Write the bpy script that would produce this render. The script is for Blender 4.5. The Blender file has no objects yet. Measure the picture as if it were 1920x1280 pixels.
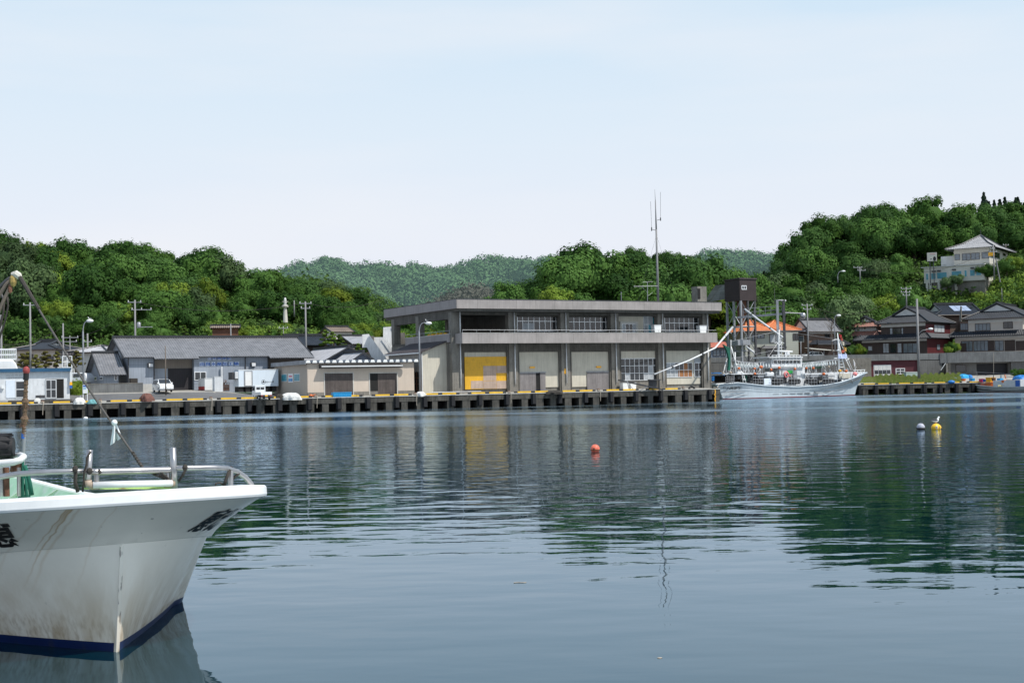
import bpy, math, random
import numpy as np
from mathutils import Vector, Matrix
S = bpy.context.scene
C = S.collection
R = math.radians
# ---------------------------------------------------------------- camera
F = 2596.0; TH = math.atan(82/2596.0); RHO = 0.02; HC = 2.8
cam = bpy.data.cameras.new('camera'); camo = bpy.data.objects.new('camera', cam); C.objects.link(camo)
cam.sensor_width = 36; cam.lens = F/1920*36; cam.clip_end = 8000; cam.clip_start = .1
camo.location = (0, 0, HC)
camo.rotation_euler = (Matrix.Rotation(R(90)+TH, 3, 'X') @ Matrix.Rotation(-RHO, 3, 'Z')).to_euler()
S.camera = camo
S.view_settings.view_transform = 'Standard'; S.view_settings.look = 'None'
S.view_settings.exposure = 0; S.view_settings.gamma = 1
S.cycles.max_bounces = 6; S.cycles.transparent_max_bounces = 6

def ray(px, py):
    a_, b_ = px-960, 640-py
    c, s = math.cos(RHO), math.sin(RHO)
    a = a_*c + b_*s; b = -a_*s + b_*c
    return Vector((a, F*math.cos(TH)-b*math.sin(TH), F*math.sin(TH)+b*math.cos(TH)))
def P(px, py, Y):                       # world point seen at a pixel, at distance Y
    d = ray(px, py); d = d*(Y/d.y)
    return Vector((d.x, Y, HC+d.z))
def Pz(px, py, z=0.0):
    d = ray(px, py); k = (z-HC)/d.z
    return Vector((d.x*k, d.y*k, z))
def hy(px): return 722-.02*(px-960)     # horizon row
class Frame:
    def __init__(s, o, ang=0): s.o = Vector(o); s.a = R(ang); s.M = Matrix.Rotation(s.a, 3, 'Z'); s.I = s.M.transposed()
    def l(s, p): return s.I @ (Vector(p)-s.o)
    def w(s, p): return s.M @ Vector(p) + s.o
    def hit(s, px, py, dy=0.0):         # local point on the vertical plane y = dy
        d = s.I @ ray(px, py); c = s.I @ (Vector((0, 0, HC))-s.o)
        k = (dy-c.y)/d.y; return c+d*k
    def hitx(s, px, py, x=0.0):
        d = s.I @ ray(px, py); c = s.I @ (Vector((0, 0, HC))-s.o)
        k = (x-c.x)/d.x; return c+d*k
    def P(s, px, py, Y): return s.l(P(px, py, Y))
W0 = Frame((0, 0, 0), 0)
# ---------------------------------------------------------------- materials
def nn(nt, t, **k):
    n = nt.nodes.new(t)
    for a, b in k.items():
        if a in n.inputs.keys(): n.inputs[a].default_value = b
        else: setattr(n, a, b)
    return n
MC = {}
def mat(name, col, rough=.75, var=.22, sc=.6, metal=0, col2=None, streak=0, ribs=None, bump=0, bsc=8, stain=None, spec=.4, glow=None, coat=0):
    """procedural surface: base colour broken up by noise, vertical grime streaks, ribs / courses, stains"""
    m = bpy.data.materials.new(name); m.use_nodes = True; nt = m.node_tree; L = nt.links
    bs = nt.nodes['Principled BSDF']; bs.inputs['Roughness'].default_value = rough; bs.inputs['Metallic'].default_value = metal
    bs.inputs['Specular IOR Level'].default_value = spec
    if coat: bs.inputs['Coat Weight'].default_value = coat
    tc = nn(nt, 'ShaderNodeTexCoord'); O = tc.outputs['Object']
    def noise(scale, sx=1, sy=1, sz=1, det=5, ro=.6):
        mp = nn(nt, 'ShaderNodeMapping'); mp.inputs['Scale'].default_value = (sx, sy, sz); L.new(O, mp.inputs[0])
        n = nn(nt, 'ShaderNodeTexNoise'); n.inputs['Scale'].default_value = scale; n.inputs['Detail'].default_value = det; n.inputs['Roughness'].default_value = ro
        L.new(mp.outputs[0], n.inputs[0]); return n.outputs[0]
    def rng(x, a, b, c, d):
        r = nn(nt, 'ShaderNodeMapRange'); L.new(x, r.inputs[0])
        for i, v in enumerate((a, b, c, d)): r.inputs[i+1].default_value = v
        return r.outputs[0]
    def mix(f, a, b, mode='MIX'):
        x = nn(nt, 'ShaderNodeMix', data_type='RGBA', blend_type=mode)
        if hasattr(f, 'name'): L.new(f, x.inputs[0])
        else: x.inputs[0].default_value = f
        for k, v in ((6, a), (7, b)):
            if hasattr(v, 'name'): L.new(v, x.inputs[k])
            else: x.inputs[k].default_value = (*v, 1) if len(v) == 3 else v
        return x.outputs[2]
    c = tuple(col)
    lo = tuple(v*(1-var) for v in c); hi = tuple(min(1, v*(1+var)) for v in c)
    f = rng(noise(sc), .3, .7, 0, 1)
    out = mix(f, lo, hi)
    f2 = rng(noise(sc*9, det=3), .35, .65, 0, 1)
    out = mix(.25*min(1, var*3), out, mix(f2, lo, hi))
    if col2: out = mix(rng(noise(sc*2.2, det=8, ro=.7), .5, .64, 0, 1), out, col2)
    if streak:
        g = rng(noise(1.0, 5, 5, .35, det=6, ro=.65), .42, .72, 0, streak)
        out = mix(g, out, tuple(v*.38 for v in c))
    if stain:                                   # list of (colour, lo, hi, amount)  patches
        for (sc_, a, b, am) in stain:
            g = rng(noise(1.3, 2.2, 2.2, .8, det=8, ro=.7), a, b, 0, am); out = mix(g, out, sc_)
    hgt = None
    if ribs:                                    # (axis, period, width fraction, darkness[, bump])
        for rb in (ribs if isinstance(ribs, list) else [ribs]):
            ax, per, wd, dk = rb[:4]
            sp = nn(nt, 'ShaderNodeSeparateXYZ'); L.new(O, sp.inputs[0])
            a = nn(nt, 'ShaderNodeMath', operation='DIVIDE'); L.new(sp.outputs['XYZ'.index(ax)], a.inputs[0]); a.inputs[1].default_value = per
            b = nn(nt, 'ShaderNodeMath', operation='FRACT'); L.new(a.outputs[0], b.inputs[0])
            d = nn(nt, 'ShaderNodeMath', operation='LESS_THAN'); L.new(b.outputs[0], d.inputs[0]); d.inputs[1].default_value = wd
            e = nn(nt, 'ShaderNodeMath', operation='MULTIPLY'); L.new(d.outputs[0], e.inputs[0]); e.inputs[1].default_value = dk
            out = mix(e.outputs[0], out, tuple(v*.3 for v in c))
    L.new(out, bs.inputs['Base Color'])
    if bump:
        bp = nn(nt, 'ShaderNodeBump'); bp.inputs['Strength'].default_value = bump; bp.inputs['Distance'].default_value = .05
        L.new(noise(bsc, det=4), bp.inputs['Height']); L.new(bp.outputs[0], bs.inputs['Normal'])
    if glow:
        bs.inputs['Emission Color'].default_value = (*glow[0], 1); bs.inputs['Emission Strength'].default_value = glow[1]
    MC[name] = m
    return m
def glass(name, tint, rough=.08):
    m = bpy.data.materials.new(name); m.use_nodes = True; nt = m.node_tree; L = nt.links
    bs = nt.nodes['Principled BSDF']; bs.inputs['Roughness'].default_value = rough; bs.inputs['Specular IOR Level'].default_value = .8
    tc = nn(nt, 'ShaderNodeTexCoord'); n = nn(nt, 'ShaderNodeTexNoise'); n.inputs['Scale'].default_value = .9; L.new(tc.outputs['Object'], n.inputs[0])
    x = nn(nt, 'ShaderNodeMix', data_type='RGBA'); L.new(n.outputs[0], x.inputs[0]); x.inputs[6].default_value = (*[v*.4 for v in tint], 1); x.inputs[7].default_value = (*[v*1.6 for v in tint], 1)
    L.new(x.outputs[2], bs.inputs['Base Color']); return m
M = dict(
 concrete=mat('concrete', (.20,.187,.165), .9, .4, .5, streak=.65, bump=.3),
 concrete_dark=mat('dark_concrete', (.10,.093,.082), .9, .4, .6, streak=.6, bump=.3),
 concrete_light=mat('light_concrete', (.5,.49,.46), .9, .2, .6, streak=.35),
 stairwhite=mat('white_stained_concrete', (.84,.85,.86), .85, .18, .7, streak=.45),
 panel=mat('fascia_panel', (.31,.285,.275), .8, .16, .5, streak=.32, ribs=('X', 2.9, .012, .8), stain=[((.08,.06,.05), .68, .78, .6)]),
 panelY=mat('fascia_panel_side', (.30,.275,.27), .8, .12, .5, streak=.3, ribs=('Y', 2.9, .012, .8), stain=[((.08,.06,.05), .66, .76, .6)]),
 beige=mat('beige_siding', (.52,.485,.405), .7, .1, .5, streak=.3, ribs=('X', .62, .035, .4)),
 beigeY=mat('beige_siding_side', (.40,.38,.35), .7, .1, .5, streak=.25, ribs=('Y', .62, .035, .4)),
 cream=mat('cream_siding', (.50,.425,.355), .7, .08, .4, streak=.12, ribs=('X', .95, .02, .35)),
 creamY=mat('cream_siding_side', (.42,.365,.31), .7, .08, .4, streak=.12, ribs=('Y', .95, .02, .35)),
 yellow_panel=mat('yellow_painted_board', (.66,.36,.02), .55, .1, .6, streak=.15, ribs=[('Z', .95, .02, .25), ('X', .85, .015, .2)], stain=[((.48,.27,.02), .5, .62, .6)]),
 pink_board=mat('weathered_pink_board', (.42,.32,.26), .8, .2, 1.2, streak=.4, ribs=('Z', .9, .02, .3)),
 steel_door=mat('grey_door', (.19,.175,.175), .7, .25, .8, streak=.5, ribs=('X', .9, .03, .5)),
 wood_door=mat('dark_plank_door', (.085,.07,.065), .85, .35, .9, streak=.6, ribs=('X', .22, .07, .6)),
 shutter=mat('black_shutter', (.022,.02,.024), .7, .3, .5, ribs=('X', .3, .08, .5)),
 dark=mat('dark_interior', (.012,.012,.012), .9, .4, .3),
 frame=mat('aluminium_frame', (.70,.71,.72), .4, .1, 1, metal=.3),
 frame_dark=mat('bronze_frame', (.045,.032,.028), .5, .2, 1),
 glass=glass('window_glass', (.018,.022,.026)),
 glass_blue=glass('pale_window_glass', (.14,.17,.2), .15),
 glass_teal=glass('teal_window_glass', (.015,.22,.29), .35),
 curtain=mat('pale_curtain', (.34,.36,.38), .9, .25, 2),
 white=mat('white_paint', (.74,.75,.75), .45, .08, .8, streak=.1),
 white_dirty=mat('worn_white_paint', (.60,.62,.64), .6, .12, .8, streak=.3, col2=None, stain=[((.22,.10,.04), .66, .74, .7)]),
 peeling=mat('peeling_white_paint', (.64,.66,.68), .7, .1, 2.0, streak=.25, stain=[((.25,.2,.17), .6, .68, .7), ((.32,.11,.03), .7, .76, .9)]),
 blue_trim=mat('blue_fascia', (.02,.085,.17), .5, .2, .6, streak=.2),
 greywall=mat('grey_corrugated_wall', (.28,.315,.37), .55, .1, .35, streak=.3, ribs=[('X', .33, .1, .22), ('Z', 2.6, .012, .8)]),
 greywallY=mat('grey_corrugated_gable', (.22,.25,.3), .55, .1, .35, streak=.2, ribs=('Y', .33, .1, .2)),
 brownpanel=mat('brown_grey_panel', (.20,.175,.15), .7, .12, .4, streak=.2, ribs=('X', .3, .08, .2)),
 tile_grey=mat('grey_roof_tile', (.19,.19,.2), .42, .3, 1.1, ribs=('Z', .16, .2, .3)),
 tile_light=mat('light_grey_roof_tile', (.36,.36,.38), .45, .25, 1.2, ribs=('Z', .16, .2, .3)),
 tile_black=mat('black_roof_tile', (.022,.026,.034), .52, .4, 1.4, ribs=('Z', .18, .22, .5)),
 tile_orange=mat('orange_roof_tile', (.62,.21,.08), .6, .2, 1.2, ribs=('Z', .17, .2, .35), stain=[((.2,.08,.05), .62, .72, .6)]),
 tile_red=mat('red_brown_roof_tile', (.26,.12,.09), .5, .3, 1.2, ribs=('Z', .17, .2, .4)),
 ridge_tile=mat('dark_ridge_tile', (.03,.032,.037), .45, .3, 2),
 roof_brown=mat('weathered_brown_roof', (.21,.165,.135), .85, .2, .6, ribs=('X', .45, .08, .3)),
 roof_dark=mat('dark_metal_roof', (.05,.04,.042), .7, .3, .6, ribs=('X', .45, .08, .4)),
 redwall=mat('dark_red_wall', (.075,.010,.013), .6, .15, .6, streak=.2),
 maroon=mat('maroon_garage_wall', (.085,.018,.027), .7, .2, .6, streak=.3, bump=.2),
 brownwall=mat('dark_brown_wall', (.055,.04,.036), .8, .2, .6, ribs=('X', .45, .05, .5)),
 brownwall2=mat('brown_siding', (.14,.095,.075), .8, .2, .6, ribs=('Z', .3, .06, .3)),
 creamwall=mat('cream_wall', (.48,.43,.385), .8, .1, .5, ribs=('Z', .4, .04, .2)),
 greenwall=mat('pale_grey_green_wall', (.36,.37,.32), .8, .1, .5, ribs=('Z', .5, .04, .3)),
 plaster=mat('white_plaster', (.6,.6,.59), .85, .1, .6, streak=.2),
 plaster2=mat('aged_cream_plaster', (.58,.56,.50), .85, .12, .6, streak=.3),
 block=mat('grey_block_wall', (.16,.165,.168), .9, .3, .7, streak=.5, ribs=[('Z', .2, .08, .3), ('X', .4, .03, .25)], bump=.3),
 retain=mat('retaining_wall', (.14,.138,.135), .9, .3, .4, streak=.6, bump=.3),
 rubber=mat('black_rubber', (.012,.012,.014), .7, .3, 1.5),
 kerb_yellow=mat('yellow_kerb_paint', (.70,.42,.02), .6, .15, 1.5, streak=.1, stain=[((.2,.16,.1), .62, .74, .6)]),
 kerb_black=mat('black_kerb_paint', (.02,.02,.02), .7, .3, 1.5),
 rust=mat('rusty_steel', (.15,.07,.045), .85, .5, 2, bump=.4),
 steel=mat('galvanised_steel', (.30,.31,.33), .5, .2, 1.2, metal=.4, streak=.2),
 steel_dark=mat('dark_steel', (.07,.07,.075), .6, .3, 1.2, metal=.3),
 stainless=mat('worn_stainless', (.42,.41,.41), .32, .2, 6, metal=.85, stain=[((.25,.12,.06), .66, .76, .6)]),
 pipe_white=mat('white_pipe', (.66,.67,.68), .4, .1, 1, streak=.2),
 pole=mat('concrete_pole', (.22,.22,.225), .8, .15, .8, streak=.2),
 wood=mat('weathered_wood', (.14,.115,.095), .9, .3, 1.5, streak=.5),
 trunk=mat('bark', (.07,.055,.042), .95, .4, 2),
 tarp_blue=mat('blue_tarp', (.015,.17,.5), .5, .3, 3, bump=.6, bsc=3),
 crate_blue=mat('blue_plastic', (.02,.30,.60), .45, .12, 2),
 orange=mat('orange_plastic', (.62,.15,.04), .45, .15, 2),
 yellow=mat('yellow_plastic', (.85,.42,.02), .45, .15, 2),
 magenta=mat('magenta_plastic', (.55,.02,.12), .45, .15, 2),
 pink=mat('pink_float', (.85,.25,.25), .45, .15, 2),
 red=mat('red_paint', (.42,.03,.03), .5, .2, 2),
 green_net=mat('green_net', (.012,.10,.07), .9, .4, 2),
 rope=mat('dark_rope', (.045,.04,.035), .95, .4, 30),
 rope_pale=mat('pale_rope', (.38,.33,.27), .95, .3, 20),
 tower_brown=mat('brown_corrugated_cabin', (.038,.026,.027), .7, .25, .8, ribs=[('X', .3, .2, .35), ('Y', .3, .2, .35)]),
 net_brown=mat('brown_net', (.15,.07,.055), .95, .5, 6, bump=1, bsc=12),
 paleweed=mat('dry_grass', (.30,.25,.10), .95, .3, .5),
 blueink=mat('blue_sign_paint', (.02,.11,.42), .6, .2, 3),
 greyink=mat('faded_grey_paint', (.24,.24,.25), .8, .2, 3),
 ink=mat('black_paint', (.006,.006,.008), .5, .3, 3),
 skywhite=mat('sign_plate_white', (.66,.72,.8), .5, .05, 3),
)
# ---------------------------------------------------------------- mesh builder
class MB:
    def __init__(s): s.v = []; s.f = []; s.m = []
    def add(s, vs, fs, m=0):
        b = len(s.v); s.v += [tuple(p) for p in vs]; s.f += [tuple(b+i for i in f) for f in fs]; s.m += [m]*len(fs); return s
    def box(s, x0, x1, y0, y1, z0, z1, m=0):
        return s.add([(x0,y0,z0),(x1,y0,z0),(x1,y1,z0),(x0,y1,z0),(x0,y0,z1),(x1,y0,z1),(x1,y1,z1),(x0,y1,z1)],
              [(0,3,2,1),(4,5,6,7),(0,1,5,4),(1,2,6,5),(2,3,7,6),(3,0,4,7)], m)
    def poly(s, pts, m=0): return s.add(pts, [tuple(range(len(pts)))], m)
    def prism(s, pts, d, m=0):          # polygon extruded by vector d
        n = len(pts); d = Vector(d); a = [Vector(p) for p in pts]; b = [p+d for p in a]
        return s.add(a+b, [tuple(range(n)), tuple(range(2*n-1, n-1, -1))]+[(i, (i+1) % n + 0, (i+1) % n+n, i+n)[::-1] for i in range(n)], m)
    def rod(s, p, q, r, n=8, r2=None, m=0, cap=True):
        return s.tube([p, q], [r, r if r2 is None else r2], n, m, cap)
    def tube(s, path, r, n=8, m=0, cap=True):
        path = [Vector(p) for p in path]; k = len(path); rs = r if isinstance(r, (list, tuple)) else [r]*k
        vs = []; up = None
        for i, p in enumerate(path):
            t = (path[min(i+1, k-1)]-path[max(i-1, 0)]); t = t.normalized() if t.length else Vector((0,0,1))
            if up is None: up = Vector((0,0,1)) if abs(t.z) < .9 else Vector((1,0,0))
            a = t.cross(up).normalized(); b = t.cross(a).normalized(); up = b*-1 if False else up
            for j in range(n):
                th = 2*math.pi*j/n; vs.append(p+(a*math.cos(th)+b*math.sin(th))*rs[i])
        fs = [(i*n+j, i*n+(j+1) % n, (i+1)*n+(j+1) % n, (i+1)*n+j) for i in range(k-1) for j in range(n)]
        if cap: fs += [tuple(range(n))[::-1], tuple((k-1)*n+j for j in range(n))]
        return s.add(vs, fs, m)
    def ball(s, c, r, n=12, m=0, sq=(1,1,1)):
        c = Vector(c); vs = []; fs = []; k = n//2
        for i in range(1, k):
            ph = math.pi*i/k
            for j in range(n):
                th = 2*math.pi*j/n; vs.append(c+Vector((math.sin(ph)*math.cos(th)*r*sq[0], math.sin(ph)*math.sin(th)*r*sq[1], math.cos(ph)*r*sq[2])))
        vs += [c+Vector((0,0,r*sq[2])), c-Vector((0,0,r*sq[2]))]; t = len(vs)-2
        fs = [(i*n+j, (i+1)*n+j, (i+1)*n+(j+1) % n, i*n+(j+1) % n) for i in range(k-2) for j in range(n)]
        fs += [(t, j, (j+1) % n) for j in range(n)]+[(t+1, (k-2)*n+(j+1) % n, (k-2)*n+j) for j in range(n)]
        return s.add(vs, fs, m)
    def lathe(s, c, prof, n=16, m=0):   # prof: (radius, z)
        c = Vector(c); vs = [c+Vector((r*math.cos(2*math.pi*j/n), r*math.sin(2*math.pi*j/n), z)) for r, z in prof for j in range(n)]
        k = len(prof); fs = [(i*n+j, i*n+(j+1) % n, (i+1)*n+(j+1) % n, (i+1)*n+j) for i in range(k-1) for j in range(n)]
        fs += [tuple(range(n))[::-1], tuple((k-1)*n+j for j in range(n))]
        return s.add(vs, fs, m)
    def tiles(s, pts, per=.33, amp=.045, m=0):   # ribbed roof plane; pts[0]->pts[1] is the eave
        pts = [Vector(p) for p in pts]; o = pts[0]; ex = (pts[1]-o).normalized()
        nrm = Vector((0,0,0))
        for i in range(1, len(pts)-1): nrm += (pts[i]-o).cross(pts[i+1]-o)
        nrm.normalize()
        if nrm.z < 0: nrm = -nrm
        es = nrm.cross(ex)
        q = [((p-o).dot(ex), (p-o).dot(es)) for p in pts]
        if sum(b for a, b in q) < 0: es = -es; q = [(a, -b) for a, b in q]
        x0 = min(a for a, b in q)+1e-4; x1 = max(a for a, b in q)-1e-4
        N = max(2, int((x1-x0)/per*4)); vs = []; cols = []
        for i in range(N+1):
            x = x0+(x1-x0)*i/N; ys = []
            for k in range(len(q)):
                (a, b), (c, d) = q[k], q[(k+1) % len(q)]
                if (a-x)*(c-x) <= 0 and abs(c-a) > 1e-9: ys.append(b+(d-b)*(x-a)/(c-a))
            if not ys: ys = [0, 0]
            h = amp*math.cos(2*math.pi*i/4)
            for y in (min(ys), max(ys)): vs.append(o+ex*x+es*y+nrm*h)
        s.add(vs, [(2*i, 2*i+2, 2*i+3, 2*i+1) for i in range(N)], m)
        s.add([p-nrm*.12 for p in pts], [tuple(range(len(pts)))], m)      # underside
        return s
    def build(s, name, mats, parent=None, fr=None, smooth=False, bevel=0):
        me = bpy.data.meshes.new(name); me.from_pydata(s.v, [], s.f); me.validate(); me.update()
        ms = mats if isinstance(mats, (list, tuple)) else [mats]
        for x in ms: me.materials.append(M[x] if isinstance(x, str) else x)
        if len(me.polygons) == len(s.m): me.polygons.foreach_set('material_index', s.m)
        if smooth: me.polygons.foreach_set('use_smooth', [True]*len(me.polygons))
        o = bpy.data.objects.new(name, me); C.objects.link(o)
        if parent: o.parent = parent
        if fr: o.location = fr.o; o.rotation_euler = (0, 0, fr.a)
        if bevel:
            b = o.modifiers.new('bevel', 'BEVEL'); b.width = bevel; b.segments = 2; b.limit_method = 'ANGLE'
        return o
def tag(o, label, cat, group=None):
    o['label'] = label; o['category'] = cat
    if group: o['group'] = group
    return o
def thing(name, label, cat, fr, group=None):
    o = bpy.data.objects.new(name, None); C.objects.link(o); o.empty_display_size = .5
    o.location = fr.o; o.rotation_euler = (0, 0, fr.a); return tag(o, label, cat, group)
def struct(o, kind='structure'): o['kind'] = kind; return o
def dup(root, loc=None, rotz=None, scale=None, label=None, name=None):
    r = root.copy(); C.objects.link(r)
    if loc is not None: r.location = loc
    if rotz is not None: r.rotation_euler = (0, 0, rotz)
    if scale is not None: r.scale = scale
    if label: r['label'] = label
    for ch in list(root.children):
        c = ch.copy(); C.objects.link(c); c.parent = r
        for g in list(ch.children):
            d = g.copy(); C.objects.link(d); d.parent = c
    return r
def text_mesh(body, size, bold=0.0):
    c = bpy.data.curves.new('txt', 'FONT'); c.body = body; c.size = size; c.offset = bold; c.resolution_u = 3
    o = bpy.data.objects.new('txt', c); C.objects.link(o); bpy.context.view_layer.update()
    me = bpy.data.meshes.new_from_object(o.evaluated_get(bpy.context.evaluated_depsgraph_get()))
    v = [tuple(x.co) for x in me.vertices]; f = [tuple(p.vertices) for p in me.polygons]
    bpy.data.objects.remove(o); bpy.data.curves.remove(c); bpy.data.meshes.remove(me)
    return v, f
def sign_text(body, x0, x1, z0, z1, y, m, name, parent, bold=0.0):   # flat lettering on a plane y = const
    v, f = text_mesh(body, 1.0, bold)
    xs = [p[0] for p in v]; ys = [p[1] for p in v]
    a, b, c, d = min(xs), max(xs), min(ys), max(ys)
    mb = MB(); mb.add([(x0+(p[0]-a)/(b-a)*(x1-x0), y, z0+(p[1]-c)/(d-c)*(z1-z0)) for p in v], f)
    return mb.build(name, m, parent)
# ---------------------------------------------------------------- sky and sun
SUN_EL, SUN_AZ = R(55), R(116)          # azimuth clockwise from +Y (view direction)
w = bpy.data.worlds.new('World'); S.world = w; w.use_nodes = True; nt = w.node_tree; L = nt.links
bg = nt.nodes['Background']; sky = nn(nt, 'ShaderNodeTexSky', sky_type='NISHITA'); sky.sun_disc = False
sky.sun_elevation = SUN_EL; sky.sun_rotation = SUN_AZ; sky.air_density = 1.0; sky.dust_density = 2.5; sky.ozone_density = 1.5
tc = nn(nt, 'ShaderNodeTexCoord'); sp = nn(nt, 'ShaderNodeSeparateXYZ'); L.new(tc.outputs['Generated'], sp.inputs[0])
# thin high haze and faint cirrus, whiter towards the horizon
ramp = nn(nt, 'ShaderNodeValToRGB'); L.new(sp.outputs[2], ramp.inputs[0])
e = ramp.color_ramp.elements; e[0].position = 0; e[0].color = (9.0, 9.25, 10.15, 1); e[1].position = 1; e[1].color = (1.9, 3.3, 5.4, 1)
for p_, c_ in ((.1, (8.95, 9.3, 10.2)), (.18, (8.1, 9.15, 10.2)), (.30, (6.6, 8.5, 10.1)), (.5, (3.6, 5.6, 8.0))):
    x = ramp.color_ramp.elements.new(p_); x.color = (*c_, 1)
mp = nn(nt, 'ShaderNodeMapping'); mp.inputs['Scale'].default_value = (1.2, 1.2, 7); L.new(tc.outputs['Generated'], mp.inputs[0])
nz = nn(nt, 'ShaderNodeTexNoise'); nz.inputs['Scale'].default_value = 1.6; nz.inputs['Detail'].default_value = 6; L.new(mp.outputs[0], nz.inputs[0])
mr = nn(nt, 'ShaderNodeMapRange'); L.new(nz.outputs[0], mr.inputs[0])
for i, v in enumerate((.46, .72, 0, .6)): mr.inputs[i+1].default_value = v
mx = nn(nt, 'ShaderNodeMix', data_type='RGBA'); L.new(mr.outputs[0], mx.inputs[0]); L.new(ramp.outputs[0], mx.inputs[6]); mx.inputs[7].default_value = (9.7, 9.75, 10.1, 1)
m2 = nn(nt, 'ShaderNodeMix', data_type='RGBA'); m2.inputs[0].default_value = .88; L.new(sky.outputs[0], m2.inputs[6]); L.new(mx.outputs[2], m2.inputs[7])
L.new(m2.outputs[2], bg.inputs[0]); bg.inputs[1].default_value = .1
sl = bpy.data.lights.new('sun', 'SUN'); sl.energy = 5.0; sl.angle = R(.53); sl.color = (1, .955, .88)
so = bpy.data.objects.new('sun', sl); C.objects.link(so)
sd = Vector((math.sin(SUN_AZ)*math.cos(SUN_EL), math.cos(SUN_AZ)*math.cos(SUN_EL), math.sin(SUN_EL)))
so.rotation_euler = sd.to_track_quat('Z', 'Y').to_euler(); so.location = (0, 0, 80)
# ---------------------------------------------------------------- water
def water_mat():
    m = bpy.data.materials.new('harbour_water'); m.use_nodes = True; nt = m.node_tree; L = nt.links
    nt.nodes.remove(nt.nodes['Principled BSDF']); out = nt.nodes['Material Output']
    df = nn(nt, 'ShaderNodeBsdfDiffuse'); df.inputs[0].default_value = (.001, .016, .022, 1)
    gl = nn(nt, 'ShaderNodeBsdfGlossy'); gl.inputs['Color'].default_value = (.75, .89, 1.0, 1); fz = nn(nt, 'ShaderNodeFresnel'); fz.inputs['IOR'].default_value = 1.52
    ms = nn(nt, 'ShaderNodeMixShader'); L.new(fz.outputs[0], ms.inputs[0]); L.new(df.outputs[0], ms.inputs[1]); L.new(gl.outputs[0], ms.inputs[2]); L.new(ms.outputs[0], out.inputs[0])
    tc = nn(nt, 'ShaderNodeTexCoord'); O = tc.outputs['Object']
    def noise(scale, sx, sy, det=2, rot=0, ro=.5):
        mp = nn(nt, 'ShaderNodeMapping'); mp.inputs['Scale'].default_value = (sx, sy, 1); mp.inputs['Rotation'].default_value = (0, 0, rot); L.new(O, mp.inputs[0])
        n = nn(nt, 'ShaderNodeTexNoise'); n.inputs['Scale'].default_value = scale; n.inputs['Detail'].default_value = det; n.inputs['Roughness'].default_value = ro
        L.new(mp.outputs[0], n.inputs[0]); return n.outputs[0]
    def math_(op, a, b):
        x = nn(nt, 'ShaderNodeMath', operation=op)
        for i, v in enumerate((a, b)):
            if hasattr(v, 'name'): L.new(v, x.inputs[i])
            else: x.inputs[i].default_value = v
        return x.outputs[0]
    def rng(x, a, b, c, d, st='LINEAR'):
        r = nn(nt, 'ShaderNodeMapRange', interpolation_type=st); L.new(x, r.inputs[0])
        for i, v in enumerate((a, b, c, d)): r.inputs[i+1].default_value = v
        return r.outputs[0]
    sp = nn(nt, 'ShaderNodeSeparateXYZ'); L.new(O, sp.inputs[0]); Y = sp.outputs[1]
    swell = math_('MULTIPLY', noise(.8, .7, 1.25, 1.5, .15), math_('MULTIPLY', rng(Y, 12, 34, .35, 1, 'SMOOTHSTEP'), WSW))
    rip = math_('MULTIPLY', noise(2.6, .6, 1.2, 2, -.1), rng(Y, 14, 60, WR0, WR1))
    # wind patches: cat's-paws of small chop further out
    patch = rng(noise(.035, .35, 1.0, 3, .1, .55), .42, .56, 0, 1, 'SMOOTHSTEP')
    far = rng(Y, 65, 150, .12, 1.9)
    chopA = math_('MULTIPLY', rng(patch, 0, 1, .25, 1.2), math_('MULTIPLY', far, WCH))
    chop = math_('MULTIPLY', noise(5.5, .7, 1.0, 2, .2), chopA)
    streaks = math_('MULTIPLY', noise(1.0, 1.5, .42, 3, .06, .6), rng(Y, 35, 110, 0, WST))
    h = math_('ADD', math_('ADD', math_('ADD', swell, rip), chop), streaks)
    bp = nn(nt, 'ShaderNodeBump'); bp.inputs['Strength'].default_value = 1; bp.inputs['Distance'].default_value = 1
    L.new(h, bp.inputs['Height'])
    for x_ in (gl.inputs['Normal'], fz.inputs['Normal'], df.inputs['Normal']): L.new(bp.outputs[0], x_)
    # surface: fresnel mirror over a dark green body, with fine unresolved ripple roughness out in the wind
    L.new(math_('ADD', rng(Y, 20, 150, .01, .06), math_('MULTIPLY', math_('MULTIPLY', patch, far), .10)), gl.inputs['Roughness'])
    return m
WSW, WR0, WR1, WCH, WST = .026, .0010, .0050, .0085, .05
mb = MB(); mb.add([(-500,-60,0),(500,-60,0),(500,300,0),(-500,300,0)], [(0,1,2,3)])
struct(mb.build('water', water_mat()))
# ---------------------------------------------------------------- quays
A0 = Vector((-58.4, 158, 0)); FQ = Frame(A0, 20.4)
QZ = 1.78
T1 = FQ.hit(1351, 745).x; T0 = -60
FR = Frame(P(1330, 725, 234.5)*Vector((1,1,0)) if False else Vector((P(1330,725,234.5).x, 234.5, 0)), .6)
asph = mat('asphalt', (.115,.115,.118), .9, .2, .25, streak=0, stain=[((.2,.19,.17), .5, .7, .5)])
conc_g = mat('concrete_apron', (.32,.305,.275), .9, .2, .2, col2=(.24,.225,.2))
grassm = mat('grass_ground', (.10,.115,.035), .95, .4, .35, col2=(.16,.15,.06))
rawdirt = mat('hill_soil', (.025,.045,.014), .95, .5, .2, col2=(.05,.07,.02))
def gz(t, s):                            # height of the land behind the left quay
    k = min(1, max(0, (33-t)/8)); k = k*k*(3-2*k)
    a = np.interp(s, [0, 1.5, 3, 10, 30, 70], [QZ, QZ, QZ+.12, 2.82, 3.3, 4.2])
    b = np.interp(s, [0, 1.5, 3, 10, 30, 70], [QZ, QZ, QZ+.05, 1.98, 2.3, 3.2])
    return float(a*k+b*(1-k))
def FQz(t, s, dz=0): return FQ.w((t, s, gz(t, s)+dz))
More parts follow.
